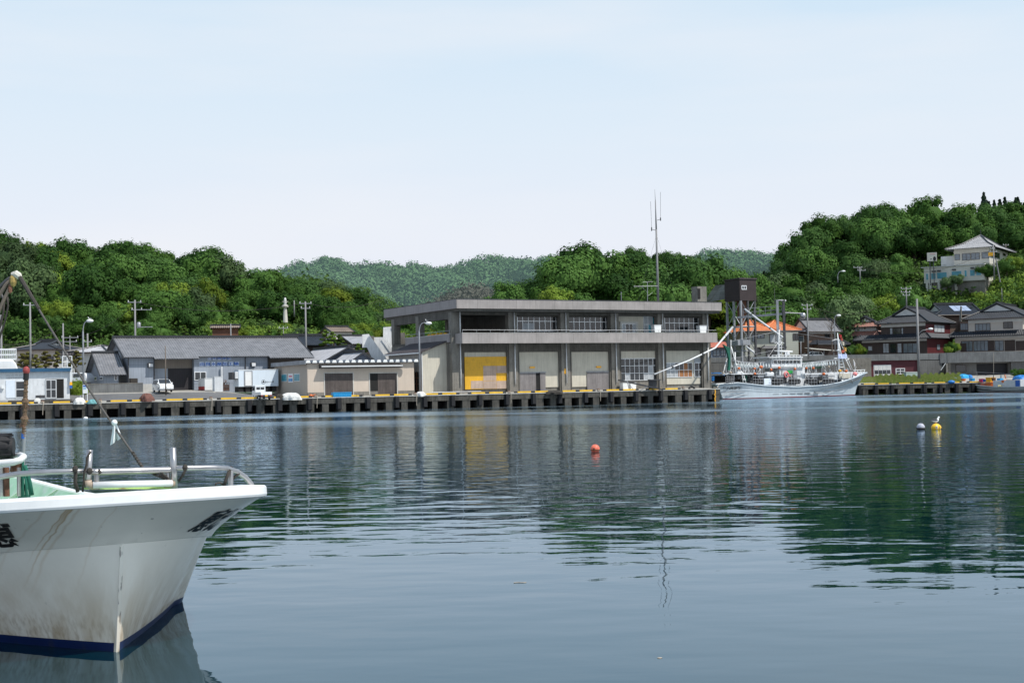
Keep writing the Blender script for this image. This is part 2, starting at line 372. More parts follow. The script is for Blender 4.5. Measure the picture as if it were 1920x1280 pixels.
# deck / land sheet
mb = MB(); ts = np.linspace(T0, T1, 60); ss = [0, .6, 1.5, 3, 5, 7.5, 10, 14, 20, 30, 45, 70]
vs = [FQ.l(FQz(t, s)) for t in ts for s in ss]; n = len(ss)
mb.add(vs, [(i*n+j, (i+1)*n+j, (i+1)*n+j+1, i*n+j+1) for i in range(len(ts)-1) for j in range(n-1)])
struct(mb.build('quay_yard', conc_g, fr=FQ, smooth=True))
# asphalt road lying on it, left side
mb = MB(); tr = np.linspace(T0, 33, 40); sr = [3.2, 5, 7.5, 9.2]
vs = [FQ.l(FQz(t, s, .012)) for t in tr for s in sr]; n = len(sr)
mb.add(vs, [(i*n+j, (i+1)*n+j, (i+1)*n+j+1, i*n+j+1) for i in range(len(tr)-1) for j in range(n-1)])
struct(mb.build('road', asph, fr=FQ, smooth=True))
def onland(px, py, lo=161.0, hi=215.0):
    Y = lo
    while Y < hi:
        p = P(px, py, Y); q = FQ.l(p)
        if q.y > .3 and p.z <= gz(q.x, q.y)+.01: return p
        Y += .1
    return P(px, py, 180)
def quay_face(mb, t0, t1, per, z1=QZ, m=0, depth=1.3):
    mb.box(t0, t1, .0, .75, z1-.11, z1-.004, 1)                 # pale cope
    mb.box(t0, t1, .06, .75, z1-.78, z1-.11, m)                 # beam
    k = t0
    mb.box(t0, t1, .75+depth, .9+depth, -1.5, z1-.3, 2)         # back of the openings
    i = 0
    while k < t1:
        wv = .72+.3*((i*7) % 5)/4
        mb.box(k, min(k+wv, t1), .1, .75+depth, -1.5, z1-.78, m)
        k += per/2; i += 1
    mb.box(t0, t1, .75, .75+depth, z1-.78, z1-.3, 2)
mb = MB(); quay_face(mb, T0, T1, 4.05)
qwall_wet = mat('tidal_concrete', (.085,.08,.07), .85, .4, .7, streak=.8, bump=.4, stain=[((.03,.03,.025), .5, .62, .8)])
mb.box(T1-.3, T1-.02, .76, 46, -1.5, QZ-.01, 0)
struct(mb.build('quay_wall', [qwall_wet, 'concrete_light', 'dark'], fr=FQ))
# right quay
X0 = -22; X1 = 150
mb = MB(); quay_face(mb, X0, X1, 4.0, 1.7)
struct(mb.build('quay_wall', [qwall_wet, 'concrete_light', 'dark'], fr=FR))
def gr(x, s): return float(np.interp(s, [0, 1.8, 5, 16, 22, 60], [1.7, 1.7, 1.95, 2.7, 2.9, 3.1]))
mb = MB(); xs = np.linspace(X0, X1, 30); ss = [0, .7, 1.8, 5, 10, 16, 22, 34]
n = len(ss); mb.add([(x, s, gr(x, s)) for x in xs for s in ss], [(i*n+j, (i+1)*n+j, (i+1)*n+j+1, i*n+j+1) for i in range(len(xs)-1) for j in range(n-1)])
struct(mb.build('quay_yard', conc_g, fr=FR, smooth=True))
# kerbs along the quay edges
def make_kerb(L_):
    mb = MB(); q = L_/2
    def seg(a, b, m): mb.box(a, b, -.11, .11, 0, .21, m)
    seg(-q, -q+.45, 1); seg(-q+.45, -.28, 0); seg(-.28, .28, 1); seg(.28, q-.45, 0); seg(q-.45, q, 1)
    return mb
kp = make_kerb(5.2).build('kerb', ['kerb_yellow', 'kerb_black'], bevel=.03)
tag(kp, 'yellow kerb with black bands along the long left quay', 'kerb', 'yellow and black kerbs along the long left quay')
k0 = FQ.hit(0, 757).x; t = k0-26.4+2.4; first = True; KERBS = []
while t < T1-2.4:
    o = kp if first else dup(kp)
    first = False; o.location = FQ.w((t, .32, QZ)); o.rotation_euler = (0, 0, FQ.a); KERBS.append(t); t += 6.15+.25*math.sin(t)
xa = FR.hit(1612, 722).x; t = xa+2.9; first = True
while t < xa+34:
    o = dup(kp); o.location = FR.w((t, .32, 1.7)); o.rotation_euler = (0, 0, FR.a)
    o['label'] = 'yellow kerb with black bands on the short right quay'; o['group'] = 'yellow and black kerbs on the right quay'
    t += 6.0
# fenders
fb = MB(); fb.box(-.22, .22, -.28, .04, -1.55, -.12); fb.box(-.34, .34, -.1, .05, -1.6, -.08)
fp = fb.build('rubber_fender', 'rubber', bevel=.05); tag(fp, 'black rubber fender bolted to the long left quay wall', 'fender', 'black fenders on the long left quay wall')
t = k0-14; first = True
while t < T1-.6:
    o = fp if first else dup(fp); first = False
    o.location = FQ.w((t, 0, QZ)); o.rotation_euler = (0, 0, FQ.a); o.scale = (1, 1, .85+.2*((t*7.3) % 1)); t += 4.05+.5*math.sin(t*1.7)
t = FR.hit(1612, 735).x
while t < xa+60:
    o = dup(fp); o.location = FR.w((t, 0, 1.7)); o.rotation_euler = (0, 0, FR.a); t += 2.75
    o['label'] = 'black rubber fender on the right quay wall'; o['group'] = 'black fenders on the right quay wall'
# bollards with rope in the kerb gaps
random.seed(4)
bo = None
for i, t in enumerate(KERBS[3:]):
    if i % 2 and i > 2: continue
    loc = FQ.w((t+3.08, .45, QZ))
    if bo is None:
        bo = thing('mooring_bollard', 'small bollard with rope wound round it in a gap between quay kerbs', 'bollard', Frame(loc, 20.4), 'bollards in the gaps between the quay kerbs')
        MB().lathe((0,0,0), [(.16,0),(.13,.06),(.12,.22),(.2,.26),(.19,.33),(.08,.36)], 12).build('post', 'rust', bo, smooth=True)
        rb = MB(); pts = []
        for k in range(44):
            a = k*.7; pts.append((.19*math.cos(a)+.02*math.sin(3*a), .19*math.sin(a), .06+.004*k))
        pts += [(.1,-.5,.05),(.05,-.62,-.3),(0,-.66,-1.3)]
        rb.tube(pts, .035, 6); rb.build('rope', 'rope_pale', bo)
    else: dup(bo, loc)
# ---------------------------------------------------------------- terrain
TY = np.array([150,190,205,225,240,262,285,305,340,380,430,520,700,900,1100,1500,3000,6000.])
KU = [-500, 0, 300, 500, 620, 760, 860, 905, 1080, 1290, 1335, 1380, 1450, 1520, 1620, 1730, 1830, 1920, 2100, 2500]
TZ = {   # ground height per bearing column, one list per bearing
 -500: [-3,-1,3.2,7,12,20,28,33,32,26,20,12,20,70,60,40,10,0],
 0:    [-3,-1,3.2,8,14,21,27,31,29,24,18,12,20,70,60,40,10,0],
 300:  [-3,-1,3.2,8,12.5,17,23.5,28,27,22,18,14,30,70,60,40,10,0],
 500:  [-3,-1,3.2,7,11.5,13.5,19.5,25,24,20,17,14,42,74,60,40,10,0],
 620:  [-3,-1,3.0,6,9.5,13,17.5,21,20,16,14,14,44,78,60,40,10,0],
 760:  [-3,-1,2.8,5,7.5,9.5,12,13.5,13,12,14,20,44,76,60,40,10,0],
 860:  [-3,-1,2.8,5,9,11.5,12,12,10,15,24,28,44,76,60,40,10,0],
 905:  [-3,-1,2.8,5,9,12,13,12,10,15,26,30,44,78,62,40,10,0],
 1080: [-3,-1,2.8,5,11,16,18,18,15,14,16,22,46,76,64,40,10,0],
 1290: [-3,-1,1.5,2,2.2,9,18,19,18,16,16,22,46,77,70,40,10,0],
 1335: [-3,-3,-2,-1,1.2,2.4,13,19,20,18,18,22,46,78,74,40,10,0],
 1380: [-3,-3,-2,-2,1.2,2.4,11,18,20,18,18,22,46,78,74,40,10,0],
 1450: [-3,-3,-2,-2,1.2,2.4,10,16,21,22,21,24,46,78,74,40,10,0],
 1520: [-3,-3,-2,-2,1,3,10,15,30.3,34.3,32.3,26.5,46,78,74,40,10,0],
 1620: [-3,-3,-2,-2,1,2.8,9,17,36,39,37,34,46,78,74,40,10,0],
 1730: [-3,-3,-2,-2,1,2.8,9,20,35.5,42.5,43.5,39.5,46,78,74,40,10,0],
 1830: [-3,-3,-2,-2,1,2.8,11,22,34.5,40.5,49.5,47.5,50,78,74,40,10,0],
 1920: [-3,-3,-2,-2,1,2.8,17,24,35,39,51,54,55,78,74,40,10,0],
 2100: [-3,-3,-2,-2,1,2.8,17,25,37,43,53,55,55,78,74,40,10,0],
 2500: [-3,-3,-2,-2,1,2.8,17,25,37,43,53,55,55,78,74,40,10,0]}
TA = np.array([TZ[k] for k in KU])
def terr_uY(u, Y):
    col = np.array([np.interp(u, KU, TA[:, j]) for j in range(len(TY))])
    return float(np.interp(Y, TY, col))
def terr(x, y):
    u = 960+F*x/y
    z = terr_uY(u, y)
    if y > 600:   # far ridges: skyline and gullies
        z += 1.6*math.sin(u*.017+y*.004)+1.2*math.sin(u*.041+1.3-y*.013)+.8*math.sin(u*.08+y*.03); z += 6*math.sin(u*.03+y*.02)*max(0, min(1, (860-y)/120))
    elif y > 235: z += .5*math.sin(x*.3)*math.cos(y*.23)
    return z
mb = MB(); us = np.linspace(-500, 2500, 151); ys = np.concatenate([np.linspace(150, 440, 60), np.linspace(460, 1300, 40), [1500, 2000, 3000, 4500, 6000]])
vs = []
for u in us:
    for y in ys:
        x = (u-960)/F*y; vs.append((x, y, terr(x, y)))
n = len(ys); mb.add(vs, [(i*n+j, (i+1)*n+j, (i+1)*n+j+1, i*n+j+1) for i in range(len(us)-1) for j in range(n-1)])
struct(mb.build('hills', rawdirt, smooth=True))
# ---------------------------------------------------------------- foliage
def leaf_mat(name, c1, c2, c3, rough=.6, trans=.25, nsc=1.3):
    """leaf colour varies per tree (object random) and per clump (noise)"""
    m = bpy.data.materials.new(name); m.use_nodes = True; nt = m.node_tree; L = nt.links
    bs = nt.nodes['Principled BSDF']; out = nt.nodes['Material Output']
    oi = nn(nt, 'ShaderNodeObjectInfo'); tc = nn(nt, 'ShaderNodeTexCoord')
    n = nn(nt, 'ShaderNodeTexNoise'); n.inputs['Scale'].default_value = nsc; n.inputs['Detail'].default_value = 3; L.new(tc.outputs['Object'], n.inputs[0])
    r1 = nn(nt, 'ShaderNodeMapRange'); L.new(n.outputs[0], r1.inputs[0]); r1.inputs[1].default_value = .35; r1.inputs[2].default_value = .65
    a = nn(nt, 'ShaderNodeMix', data_type='RGBA'); L.new(r1.outputs[0], a.inputs[0]); a.inputs[6].default_value = (*c1, 1); a.inputs[7].default_value = (*c2, 1)
    b = nn(nt, 'ShaderNodeMix', data_type='RGBA'); L.new(oi.outputs['Random'], b.inputs[0]); L.new(a.outputs[2], b.inputs[6]); b.inputs[7].default_value = (*c3, 1)
    wn = nn(nt, 'ShaderNodeTexWhiteNoise'); L.new(oi.outputs['Random'], wn.inputs[0])
    hs = nn(nt, 'ShaderNodeHueSaturation'); L.new(b.outputs[2], hs.inputs['Color'])
    r2 = nn(nt, 'ShaderNodeMapRange'); L.new(oi.outputs['Random'], r2.inputs[0]); r2.inputs[3].default_value = .66; r2.inputs[4].default_value = 1.6
    L.new(r2.outputs[0], hs.inputs['Value']); L.new(hs.outputs[0], bs.inputs['Base Color']); bs.inputs['Roughness'].default_value = rough
    bs.inputs['Specular IOR Level'].default_value = .06
    tr = nn(nt, 'ShaderNodeBsdfTranslucent'); L.new(hs.outputs[0], tr.inputs[0])
    ms = nn(nt, 'ShaderNodeMixShader'); ms.inputs[0].default_value = trans; L.new(bs.outputs[0], ms.inputs[1]); L.new(tr.outputs[0], ms.inputs[2]); L.new(ms.outputs[0], out.inputs[0])
    return m
ML = dict(
 dark=leaf_mat('dark_leaves', (.024,.068,.014), (.044,.105,.020), (.045,.09,.024)),
 mid=leaf_mat('green_leaves', (.042,.105,.018), (.072,.150,.026), (.055,.11,.026)),
 bright=leaf_mat('fresh_leaves', (.105,.175,.020), (.18,.235,.028), (.12,.18,.028)),
 pale=leaf_mat('greyish_leaves', (.055,.10,.040), (.085,.135,.052), (.07,.11,.045)),
 conifer=leaf_mat('conifer_needles', (.010,.024,.014), (.020,.038,.020), (.018,.032,.022), trans=.1),
 pine=leaf_mat('pine_needles', (.075,.075,.020), (.13,.10,.035), (.10,.10,.03), trans=.1),
 pinegreen=leaf_mat('green_pine_needles', (.05,.10,.018), (.10,.16,.025), (.08,.13,.02), trans=.1),
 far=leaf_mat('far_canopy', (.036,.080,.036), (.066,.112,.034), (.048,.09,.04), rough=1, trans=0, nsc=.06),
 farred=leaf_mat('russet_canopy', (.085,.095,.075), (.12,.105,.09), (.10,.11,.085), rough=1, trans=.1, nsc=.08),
 shrub=leaf_mat('shrub_leaves', (.075,.145,.022), (.14,.215,.032), (.1,.16,.03), nsc=.12),
 shrubdark=leaf_mat('dark_shrub_leaves', (.028,.07,.015), (.065,.12,.025), (.05,.09,.02), nsc=.1),
 meadow=leaf_mat('meadow_leaves', (.095,.19,.026), (.165,.25,.042), (.13,.2,.035), nsc=.15),
 hay=leaf_mat('dry_grass_blades', (.26,.25,.10), (.20,.24,.06), (.24,.23,.09), nsc=.3))
for k_, e_ in (('far', (.080, .116, .142)), ('farred', (.05, .065, .07))):     # haze put into the canopy materials as an even bluish glow
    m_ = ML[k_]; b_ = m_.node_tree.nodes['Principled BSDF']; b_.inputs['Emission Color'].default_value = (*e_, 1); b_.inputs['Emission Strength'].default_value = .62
def quads_from(pos, nrm, size, rs):
    """one small leaf-spray quad per point, facing roughly along nrm"""
    n = len(pos); rnd = rs.normal(size=(n, 3)); nrm = nrm/np.maximum(1e-6, np.linalg.norm(nrm, axis=1, keepdims=True))
    a = np.cross(nrm, rnd); a /= np.maximum(1e-6, np.linalg.norm(a, axis=1, keepdims=True)); b = np.cross(nrm, a)
    s = (size*(.6+.8*rs.random(n)))[:, None]; s2 = s*(.5+.5*rs.random(n))[:, None]
    v = np.stack([pos-a*s-b*s2*.3, pos+b*s2-a*s*.15, pos+a*s+b*s2*.1, pos-b*s2], 1).reshape(-1, 3)
    return v
def np_mesh(name, v, quads, mats, mi=None):
    me = bpy.data.meshes.new(name); me.vertices.add(len(v)); me.vertices.foreach_set('co', np.asarray(v, dtype=np.float32).ravel())
    q = np.asarray(quads, dtype=np.int32); me.loops.add(q.size); me.loops.foreach_set('vertex_index', q.ravel())
    me.polygons.add(len(q)); me.polygons.foreach_set('loop_start', np.arange(0, q.size, 4, dtype=np.int32)); me.polygons.foreach_set('loop_total', np.full(len(q), 4, dtype=np.int32))
    for x in mats: me.materials.append(x)
    if mi is not None: me.polygons.foreach_set('material_index', np.asarray(mi, dtype=np.int32))
    me.update(); me.validate(); return me
def crown_points(rs, nl, n, flat=.75, lob=(.2, .34)):
    """leaf positions on the surfaces of many lobes that make up a billowy crown; unit radius, centre at origin"""
    c = rs.normal(size=(nl, 3)); c /= np.linalg.norm(c, axis=1, keepdims=True); c *= (.45+.36*rs.random(nl))[:, None]; c[:, 2] = c[:, 2]*flat
    r = rs.uniform(lob[0], lob[1], nl)
    k = rs.integers(0, nl, n); d = rs.normal(size=(n, 3)); d[:, 2] += .25; d /= np.linalg.norm(d, axis=1, keepdims=True)
    rr = r[k]*(1+.22*rs.normal(size=n)*.5)
    bumps = 1+.12*np.sin(d[:, 0]*9+k)*np.sin(d[:, 1]*8+k*2)
    pos = c[k]+d*(rr*bumps)[:, None]; nrm = d+c[k]*.5+rs.normal(size=(n, 3))*.2; nrm[:, 2] += .2
    return pos, nrm, c, r
def crown_mesh(name, seed, mat_, nl=16, n=5200, flat=.75, size=.040):
    rs = np.random.default_rng(seed); pos, nrm, c, r = crown_points(rs, nl, n, flat)
    v = quads_from(pos, nrm, size, rs); q = np.arange(len(v)).reshape(-1, 4)
    # dark inner masses stop light leaking straight through
    mb = MB()
    for i in range(nl): mb.ball(c[i], r[i]*.8, 6)
    mb.ball((0, 0, -.05), .62, 10, 0, (1, 1, flat))
    iv = np.array(mb.v); iq = [f if len(f) == 4 else (f[0], f[1], f[2], f[2]) for f in mb.f]
    iq = [f for f in mb.f if len(f) == 4]
    allv = np.concatenate([v, iv]); allq = np.concatenate([q, np.array(iq)+len(v)])
    return np_mesh(name, allv, allq, [mat_])
def conifer_mesh(name, seed, mat_, n=1500):
    rs = np.random.default_rng(seed); h = rs.random(n)**.8; th = rs.uniform(0, 2*math.pi, n)
    lay = .75+.25*np.cos(h*2*math.pi*9+np.sin(th*3)); rad = (.55*(1-h)**.8+.02)*lay*(.55+.45*rs.random(n))
    pos = np.stack([rad*np.cos(th), rad*np.sin(th), h*2-1], 1); nrm = np.stack([np.cos(th), np.sin(th), .5+0*th], 1)+rs.normal(size=(n, 3))*.4
    v = quads_from(pos, nrm, .06, rs); return np_mesh(name, v, np.arange(len(v)).reshape(-1, 4), [mat_])
CROWN = {k: [crown_mesh('crown', 10*i+j, ML[k], 30+j*4, 5600, .68+.08*(j % 3)) for j in range(4)] for i, k in enumerate(('dark', 'mid', 'bright', 'pale'))}
CONI = [conifer_mesh('crown', 90+j, ML['conifer']) for j in range(3)]
tm = MB(); tm.tube([(0,0,-1.2),(.03,.02,-.5),(-.02,0,.15)], [.075,.055,.03], 7)
for k in range(5):
    a = k*1.3; tm.tube([(0,0,-.6+.1*k), (.25*math.cos(a), .25*math.sin(a), -.25+.08*k), (.45*math.cos(a), .45*math.sin(a), -.02+.08*k)], [.03,.02,.008], 5)
TRM = bpy.data.meshes.new('trunk'); TRM.from_pydata(tm.v, [], tm.f); TRM.materials.append(M['trunk']); TRM.update()
def tree(p, r, kind, seed, label, group, hs=1.0, name='broadleaf_tree'):
    """p = ground point, r = crown radius"""
    h = r*.85*hs if kind != 'conifer' else r*.95*hs
    o = bpy.data.objects.new(name, None); C.objects.link(o); o.location = p; tag(o, label, 'tree', group); o.empty_display_size = .4
    me = random.choice(CONI) if kind == 'conifer' else random.choice(CROWN[kind])
    c = bpy.data.objects.new('crown', me); C.objects.link(c); c.parent = o; c.location = (0, 0, h); c.scale = (r, r, r*hs); c.rotation_euler = (0, 0, random.uniform(0, 6.28))
    t = bpy.data.objects.new('trunk', TRM); C.objects.link(t); t.parent = o; t.location = (0, 0, h); t.scale = (r, r, h/1.2*1.1)
    return o
def gp(u, Y, dz=0): x = (u-960)/F*Y; return Vector((x, Y, terr(x, Y)+dz))

random.seed(11)
NT = 0
def free(u, Y, holes):
    return not any(a <= u <= b and c <= Y <= d for a, b, c, d in holes)
def scatter(u0, u1, Y0, Y1, du, dY, rr, kinds, label, holes=(), lim=None, name='broadleaf_tree', hs=(.85, 1.1), rfun=None):
    global NT
    Y = Y0; k = 0
    while Y <= Y1:
        u = u0+(du/2 if k % 2 else 0)
        while u <= u1:
            uu = u+random.uniform(-.35, .35)*du; yy = Y+random.uniform(-.4, .4)*dY
            if free(uu, yy, holes) and (lim is None or lim(uu, yy)):
                kd = kinds(uu, yy) if callable(kinds) else random.choice(kinds)
                lb = label[kd] if isinstance(label, dict) else label
                rr_ = random.uniform(*rr)*(rfun(uu, yy) if rfun else 1)
                tree(gp(uu, yy, -.5), rr_, kd, 0, lb, lb.replace('tree', 'trees'), random.uniform(*hs), name); NT += 1
            u += du
        Y += dY; k += 1
LBL = {'dark': 'dark green rounded tree on the wooded left hill', 'mid': 'mid green leafy tree on the wooded left hill', 'bright': 'bright yellow green tree on the left hill slope', 'pale': 'pale greyish green tree on the left hill slope'}
def near_kind(u, Y):
    if Y < 262: return random.choice(['mid', 'mid', 'bright', 'dark', 'pale'])
    return random.choice(['dark']*5+['mid']*5+['bright']*1+['pale']*1)
scatter(-60, 780, 250, 310, 50, 9.2, (3.3, 6.3), near_kind, LBL,
        holes=[(330, 700, 235, 258), (480, 600, 235, 268)], lim=lambda u, Y: not (u > 600 and Y > 302), rfun=lambda u, Y: 1 if u < 500 else max(.72, 1-(u-500)/800))
scatter(-40, 360, 236, 246, 60, 8, (2.6, 3.6), ['mid', 'bright', 'dark'], {'mid': 'small mid green tree at the foot of the left hill', 'bright': 'small fresh green tree at the foot of the left hill', 'dark': 'small dark tree at the foot of the left hill'})
scatter(640, 850, 222, 246, 42, 8, (3.0, 4.2), ['mid', 'bright', 'dark', 'mid'], {'mid': 'mid green tree behind the outdoor stairs', 'bright': 'bright green tree behind the outdoor stairs', 'dark': 'dark green tree behind the outdoor stairs'}, lim=lambda u, Y: not (u < 700 and Y < 236))
# clump behind the market hall
ML_ = {'dark': 'large dark dome shaped tree behind the market hall', 'mid': 'large mid green tree behind the market hall', 'bright': 'yellow green tree just above the market hall roof', 'pale': 'pale green tree beside the grove behind the market hall'}
scatter(1070, 1400, 266, 296, 62, 10, (6.0, 7.6), ['dark', 'dark', 'mid'], ML_, hs=(.95, 1.15), lim=lambda u, Y: (u < 1300 and Y < 286) or (u >= 1300 and Y > 285))
scatter(920, 1050, 256, 268, 60, 10, (5.0, 6.2), ['dark', 'mid'], ML_, hs=(.9, 1.05))
for u, Y, r, kd, dz in ((948, 246, 4.6, 'mid', 3.5), (1042, 246, 4.0, 'bright', 2.0), (1205, 243, 4.4, 'bright', 1.0), (1262, 244, 4.8, 'bright', 1.6), (1290, 248, 3.8, 'bright', 0.6), (1400, 290, 4.6, 'mid', 2), (1430, 285, 5, 'pale', 2), (1085, 246, 4.0, 'mid', .5), (1150, 247, 4.6, 'dark', 0), (1350, 286, 5, 'dark', 2)):
    tree(gp(u, Y, dz), r, kd, 0, ML_[kd], ML_[kd].replace('tree', 'trees')); NT += 1
for u, Y, r in ((1165, 292, 4.0), (1180, 294, 4.4), (1192, 296, 5.0), (1204, 295, 4.2), (1240, 292, 4.2), (1145, 300, 3.6), (1262, 298, 4.8), (1250, 300, 4.6), (1222, 300, 3.6)):
    tree(gp(u, Y, 5.5), r*.8, 'pale' if r < 4 else 'dark', 0, 'ragged dark pine top rising above the grove behind the market hall', 'ragged pine tops above the grove', 1.2, 'pine_tree'); NT += 1
for u, Y, r, kd in ((1478, 330, 5.5, 'dark'), (1500, 336, 6.2, 'mid'), (1522, 334, 6.4, 'dark'), (1545, 340, 6.6, 'mid')): tree(gp(u, Y, 0), r, kd, 0, 'tree crown at the left shoulder of the right hill, %s green' % ('dark' if kd == 'dark' else 'mid'), 'crowns at the left shoulder of the right hill', 1.1); NT += 1
for u, Y, r, kd in ((1275, 272, 7, 'dark'), (1318, 288, 7.4, 'dark'), (1362, 293, 7.2, 'mid'), (1405, 298, 6.2, 'mid'), (1100, 268, 7, 'mid'), (1330, 283, 5, 'bright'), (1058, 266, 6.6, 'mid'), (1098, 272, 7.4, 'dark'), (1140, 276, 7.2, 'mid'), (1175, 276, 6.6, 'dark')): tree(gp(u, Y, 1.5), r, kd, 0, ML_[kd], ML_[kd].replace('tree', 'trees'), 1.05); NT += 1
scatter(630, 870, 256, 300, 40, 9, (2.6, 3.8), ['mid', 'dark', 'mid', 'bright'], LBL)
# right hill
RL = {'dark': 'dark green tree on the wooded right hill', 'mid': 'mid green tree on the wooded right hill', 'bright': 'bright green tree on the lower right hillside', 'pale': 'grey green tree on the wooded right hill'}
def rk(u, Y):
    if Y < 300: return random.choice(['mid', 'bright', 'mid', 'bright', 'pale', 'dark'])
    return random.choice(['dark']*4+['mid']*4+(['pale']*2 if Y < 325 else []))
scatter(1760, 2010, 372, 390, 26, 9, (3.6, 4.8), ['dark', 'dark', 'mid'], RL)
hole7 = [(1715, 2000, 250, 326), (1640, 2000, 250, 284)]
scatter(1445, 2000, 284, 352, 46, 11, (4.6, 7.2), rk, RL, holes=hole7, lim=lambda u, Y: not (u < 1500 and Y > 318), hs=(.9, 1.15))
scatter(1370, 1640, 282, 296, 42, 9, (3.0, 4.4), ['bright', 'mid', 'mid'], RL, hs=(.8, 1.0))
scatter(1650, 1730, 288, 296, 34, 8, (2.6, 3.6), ['mid', 'dark'], RL, hs=(.8, 1.0))
CL = 'tall dark conifer on the ridge at the upper right'
scatter(1850, 2010, 392, 408, 10, 7, (3.8, 5.4), ['conifer'], CL, name='conifer_tree', hs=(.9, 1.2))
scatter(1435, 1500, 345, 372, 11, 8, (3.6, 5), ['conifer'], 'dark conifer in the gap left of the right hill', name='conifer_tree', hs=(.9, 1.15))
# the slope under the hilltop house: single bushes
BL = 'low rounded bush on the bright grassy slope at the right'
scatter(1700, 1990, 286, 302, 36, 7, (1.1, 2.2), ['bright', 'mid', 'bright'], BL, name='bush', hs=(.7, .9))
scatter(455, 690, 244, 260, 34, 7, (1.3, 2.4), ['bright', 'mid', 'bright', 'pale'], 'rounded bush on the terrace below the left hill', name='bush', hs=(.7, .9))
print('TREES', NT)
def cover(name, label, cat, regs, n, size, mt, hgt=.6, kind='stuff', clump=0, cr=1.0):
    """ground cover nobody could count: leaf sprays spread over the terrain"""
    rs = np.random.default_rng(len(name)+n); pos = []
    for (u0, u1, Y0, Y1, wt) in regs:
        m_ = int(n*wt)
        if clump:
            cu = rs.uniform(u0, u1, clump); cy = rs.uniform(Y0, Y1, clump); rad = cr*rs.uniform(.6, 1.5, clump)
            k = rs.integers(0, clump, m_); d = rs.normal(size=(m_, 3)); d /= np.linalg.norm(d, axis=1, keepdims=True); d[:, 2] = abs(d[:, 2])
            gx = (cu-960)/F*cy; gzv = np.array([terr(a, b) for a, b in zip(gx, cy)])
            p = np.stack([gx[k], cy[k], gzv[k]], 1)+d*rad[k][:, None]*(1+.25*rs.normal(size=(m_, 1)))
        else:
            u = rs.uniform(u0, u1, m_); Y = rs.uniform(Y0, Y1, m_); x = (u-960)/F*Y
            g = np.array([terr(a, b) for a, b in zip(x, Y)]); p = np.stack([x, Y, g+rs.random(m_)*hgt], 1); d = np.zeros((m_, 3)); d[:, 2] = 1
        pos.append((p, d))
    p = np.concatenate([a for a, b in pos]); d = np.concatenate([b for a, b in pos])
    v = quads_from(p, d+rs.normal(size=d.shape)*.4, size, rs); me = np_mesh(name, v, np.arange(len(v)).reshape(-1, 4), [ML[mt]])
    o = bpy.data.objects.new(name, me); C.objects.link(o); tag(o, label, cat); o['kind'] = kind; return o
cover('undergrowth', 'dense green undergrowth between the trees of the left hill', 'undergrowth', [(-80, 380, 226, 318, .5), (380, 640, 252, 318, .3), (640, 870, 238, 330, .2)], 60000, .30, 'shrubdark', clump=1500, cr=1.5)
cover('undergrowth', 'dense green undergrowth on the slopes of the right hill', 'undergrowth', [(1340, 2010, 284, 360, .75), (860, 1240, 225, 275, .13), (1340, 1500, 300, 430, .12)], 60000, .40, 'shrubdark', clump=1500, cr=1.7)
cover('shrubs', 'bright low shrubs spread over the sunny slope at the right', 'shrubs', [(1700, 2010, 286, 306, 1)], 45000, .19, 'meadow', clump=700, cr=1.1)
cover('shrubs', 'light green shrubs over the hillside above the tower', 'shrubs', [(1340, 1740, 284, 300, 1)], 30000, .28, 'shrub', clump=600, cr=1.3)
cover('shrubs', 'light green shrubs along the terrace under the left hill', 'shrubs', [(380, 720, 243, 262, 1)], 26000, .22, 'shrub', clump=420, cr=1.1)
cover('grass', 'long dry grass on the terrace under the left hill', 'grass', [(390, 640, 228, 240, 1)], 9000, .2, 'hay', .5)
def far_wood(name, label, rows, rad, nq, mt, size, seed):
    rs = np.random.default_rng(seed); V = []
    for (u0, u1, Y0, Y1, sp) in rows:
        Y = Y0
        while Y < Y1:
            du = sp*F/Y; u = u0+rs.random()*du
            while u < u1:
                uu = u+rs.normal()*du*.2; yy = Y+rs.normal()*sp*.25; x = (uu-960)/F*yy; r = rad*rs.uniform(.7, 1.35)
                d = rs.normal(size=(nq, 3)); d[:, 2] += .3; d /= np.linalg.norm(d, axis=1, keepdims=True)
                lob = 1+.22*np.sin(d[:, 0]*5+uu)*np.sin(d[:, 1]*6+yy)+.1*rs.normal(size=nq)
                p = np.array([x, yy, terr(x, yy)+r*.7])+d*(r*lob)[:, None]*np.array([1, 1, .95]); 
                V.append(quads_from(p, d+rs.normal(size=d.shape)*.25, size*r/rad, rs)); u += du
            Y += sp
    v = np.concatenate(V); me = np_mesh(name, v, np.arange(len(v)).reshape(-1, 4), [ML[mt]])
    o = bpy.data.objects.new(name, me); C.objects.link(o); tag(o, label, 'forest'); o['kind'] = 'stuff'; return o
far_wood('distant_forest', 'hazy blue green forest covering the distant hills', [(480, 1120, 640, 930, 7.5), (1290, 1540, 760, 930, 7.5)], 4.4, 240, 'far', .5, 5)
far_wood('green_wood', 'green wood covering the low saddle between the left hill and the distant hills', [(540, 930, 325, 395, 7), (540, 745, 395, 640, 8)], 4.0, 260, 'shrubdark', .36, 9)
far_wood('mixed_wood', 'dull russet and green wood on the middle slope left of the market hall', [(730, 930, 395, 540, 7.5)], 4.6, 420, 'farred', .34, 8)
# ================================================================ market hall
BASEZ = P(848, 735, 182).z
FB = Frame(P(848, 735, 182), 28)
hall = thing('market_hall', 'long two storey concrete market hall with deep flat roof and balcony', 'hall', FB)
X = lambda px, py=690, dy=0: FB.hit(px, py, dy).x
zr1, zr0 = 14.15-BASEZ, 12.95-BASEZ; zp1, zp0 = 9.72-BASEZ, 8.38-BASEZ
GZ = -.6
DEP = 20.0
cols = [(848, 866), (955, 971), (1053, 1069), (1147, 1162), (1235, 1247), (1319.5, 1331)]
cx = [(X(a), X(b)) for a, b in cols]
XE = cx[-1][1]
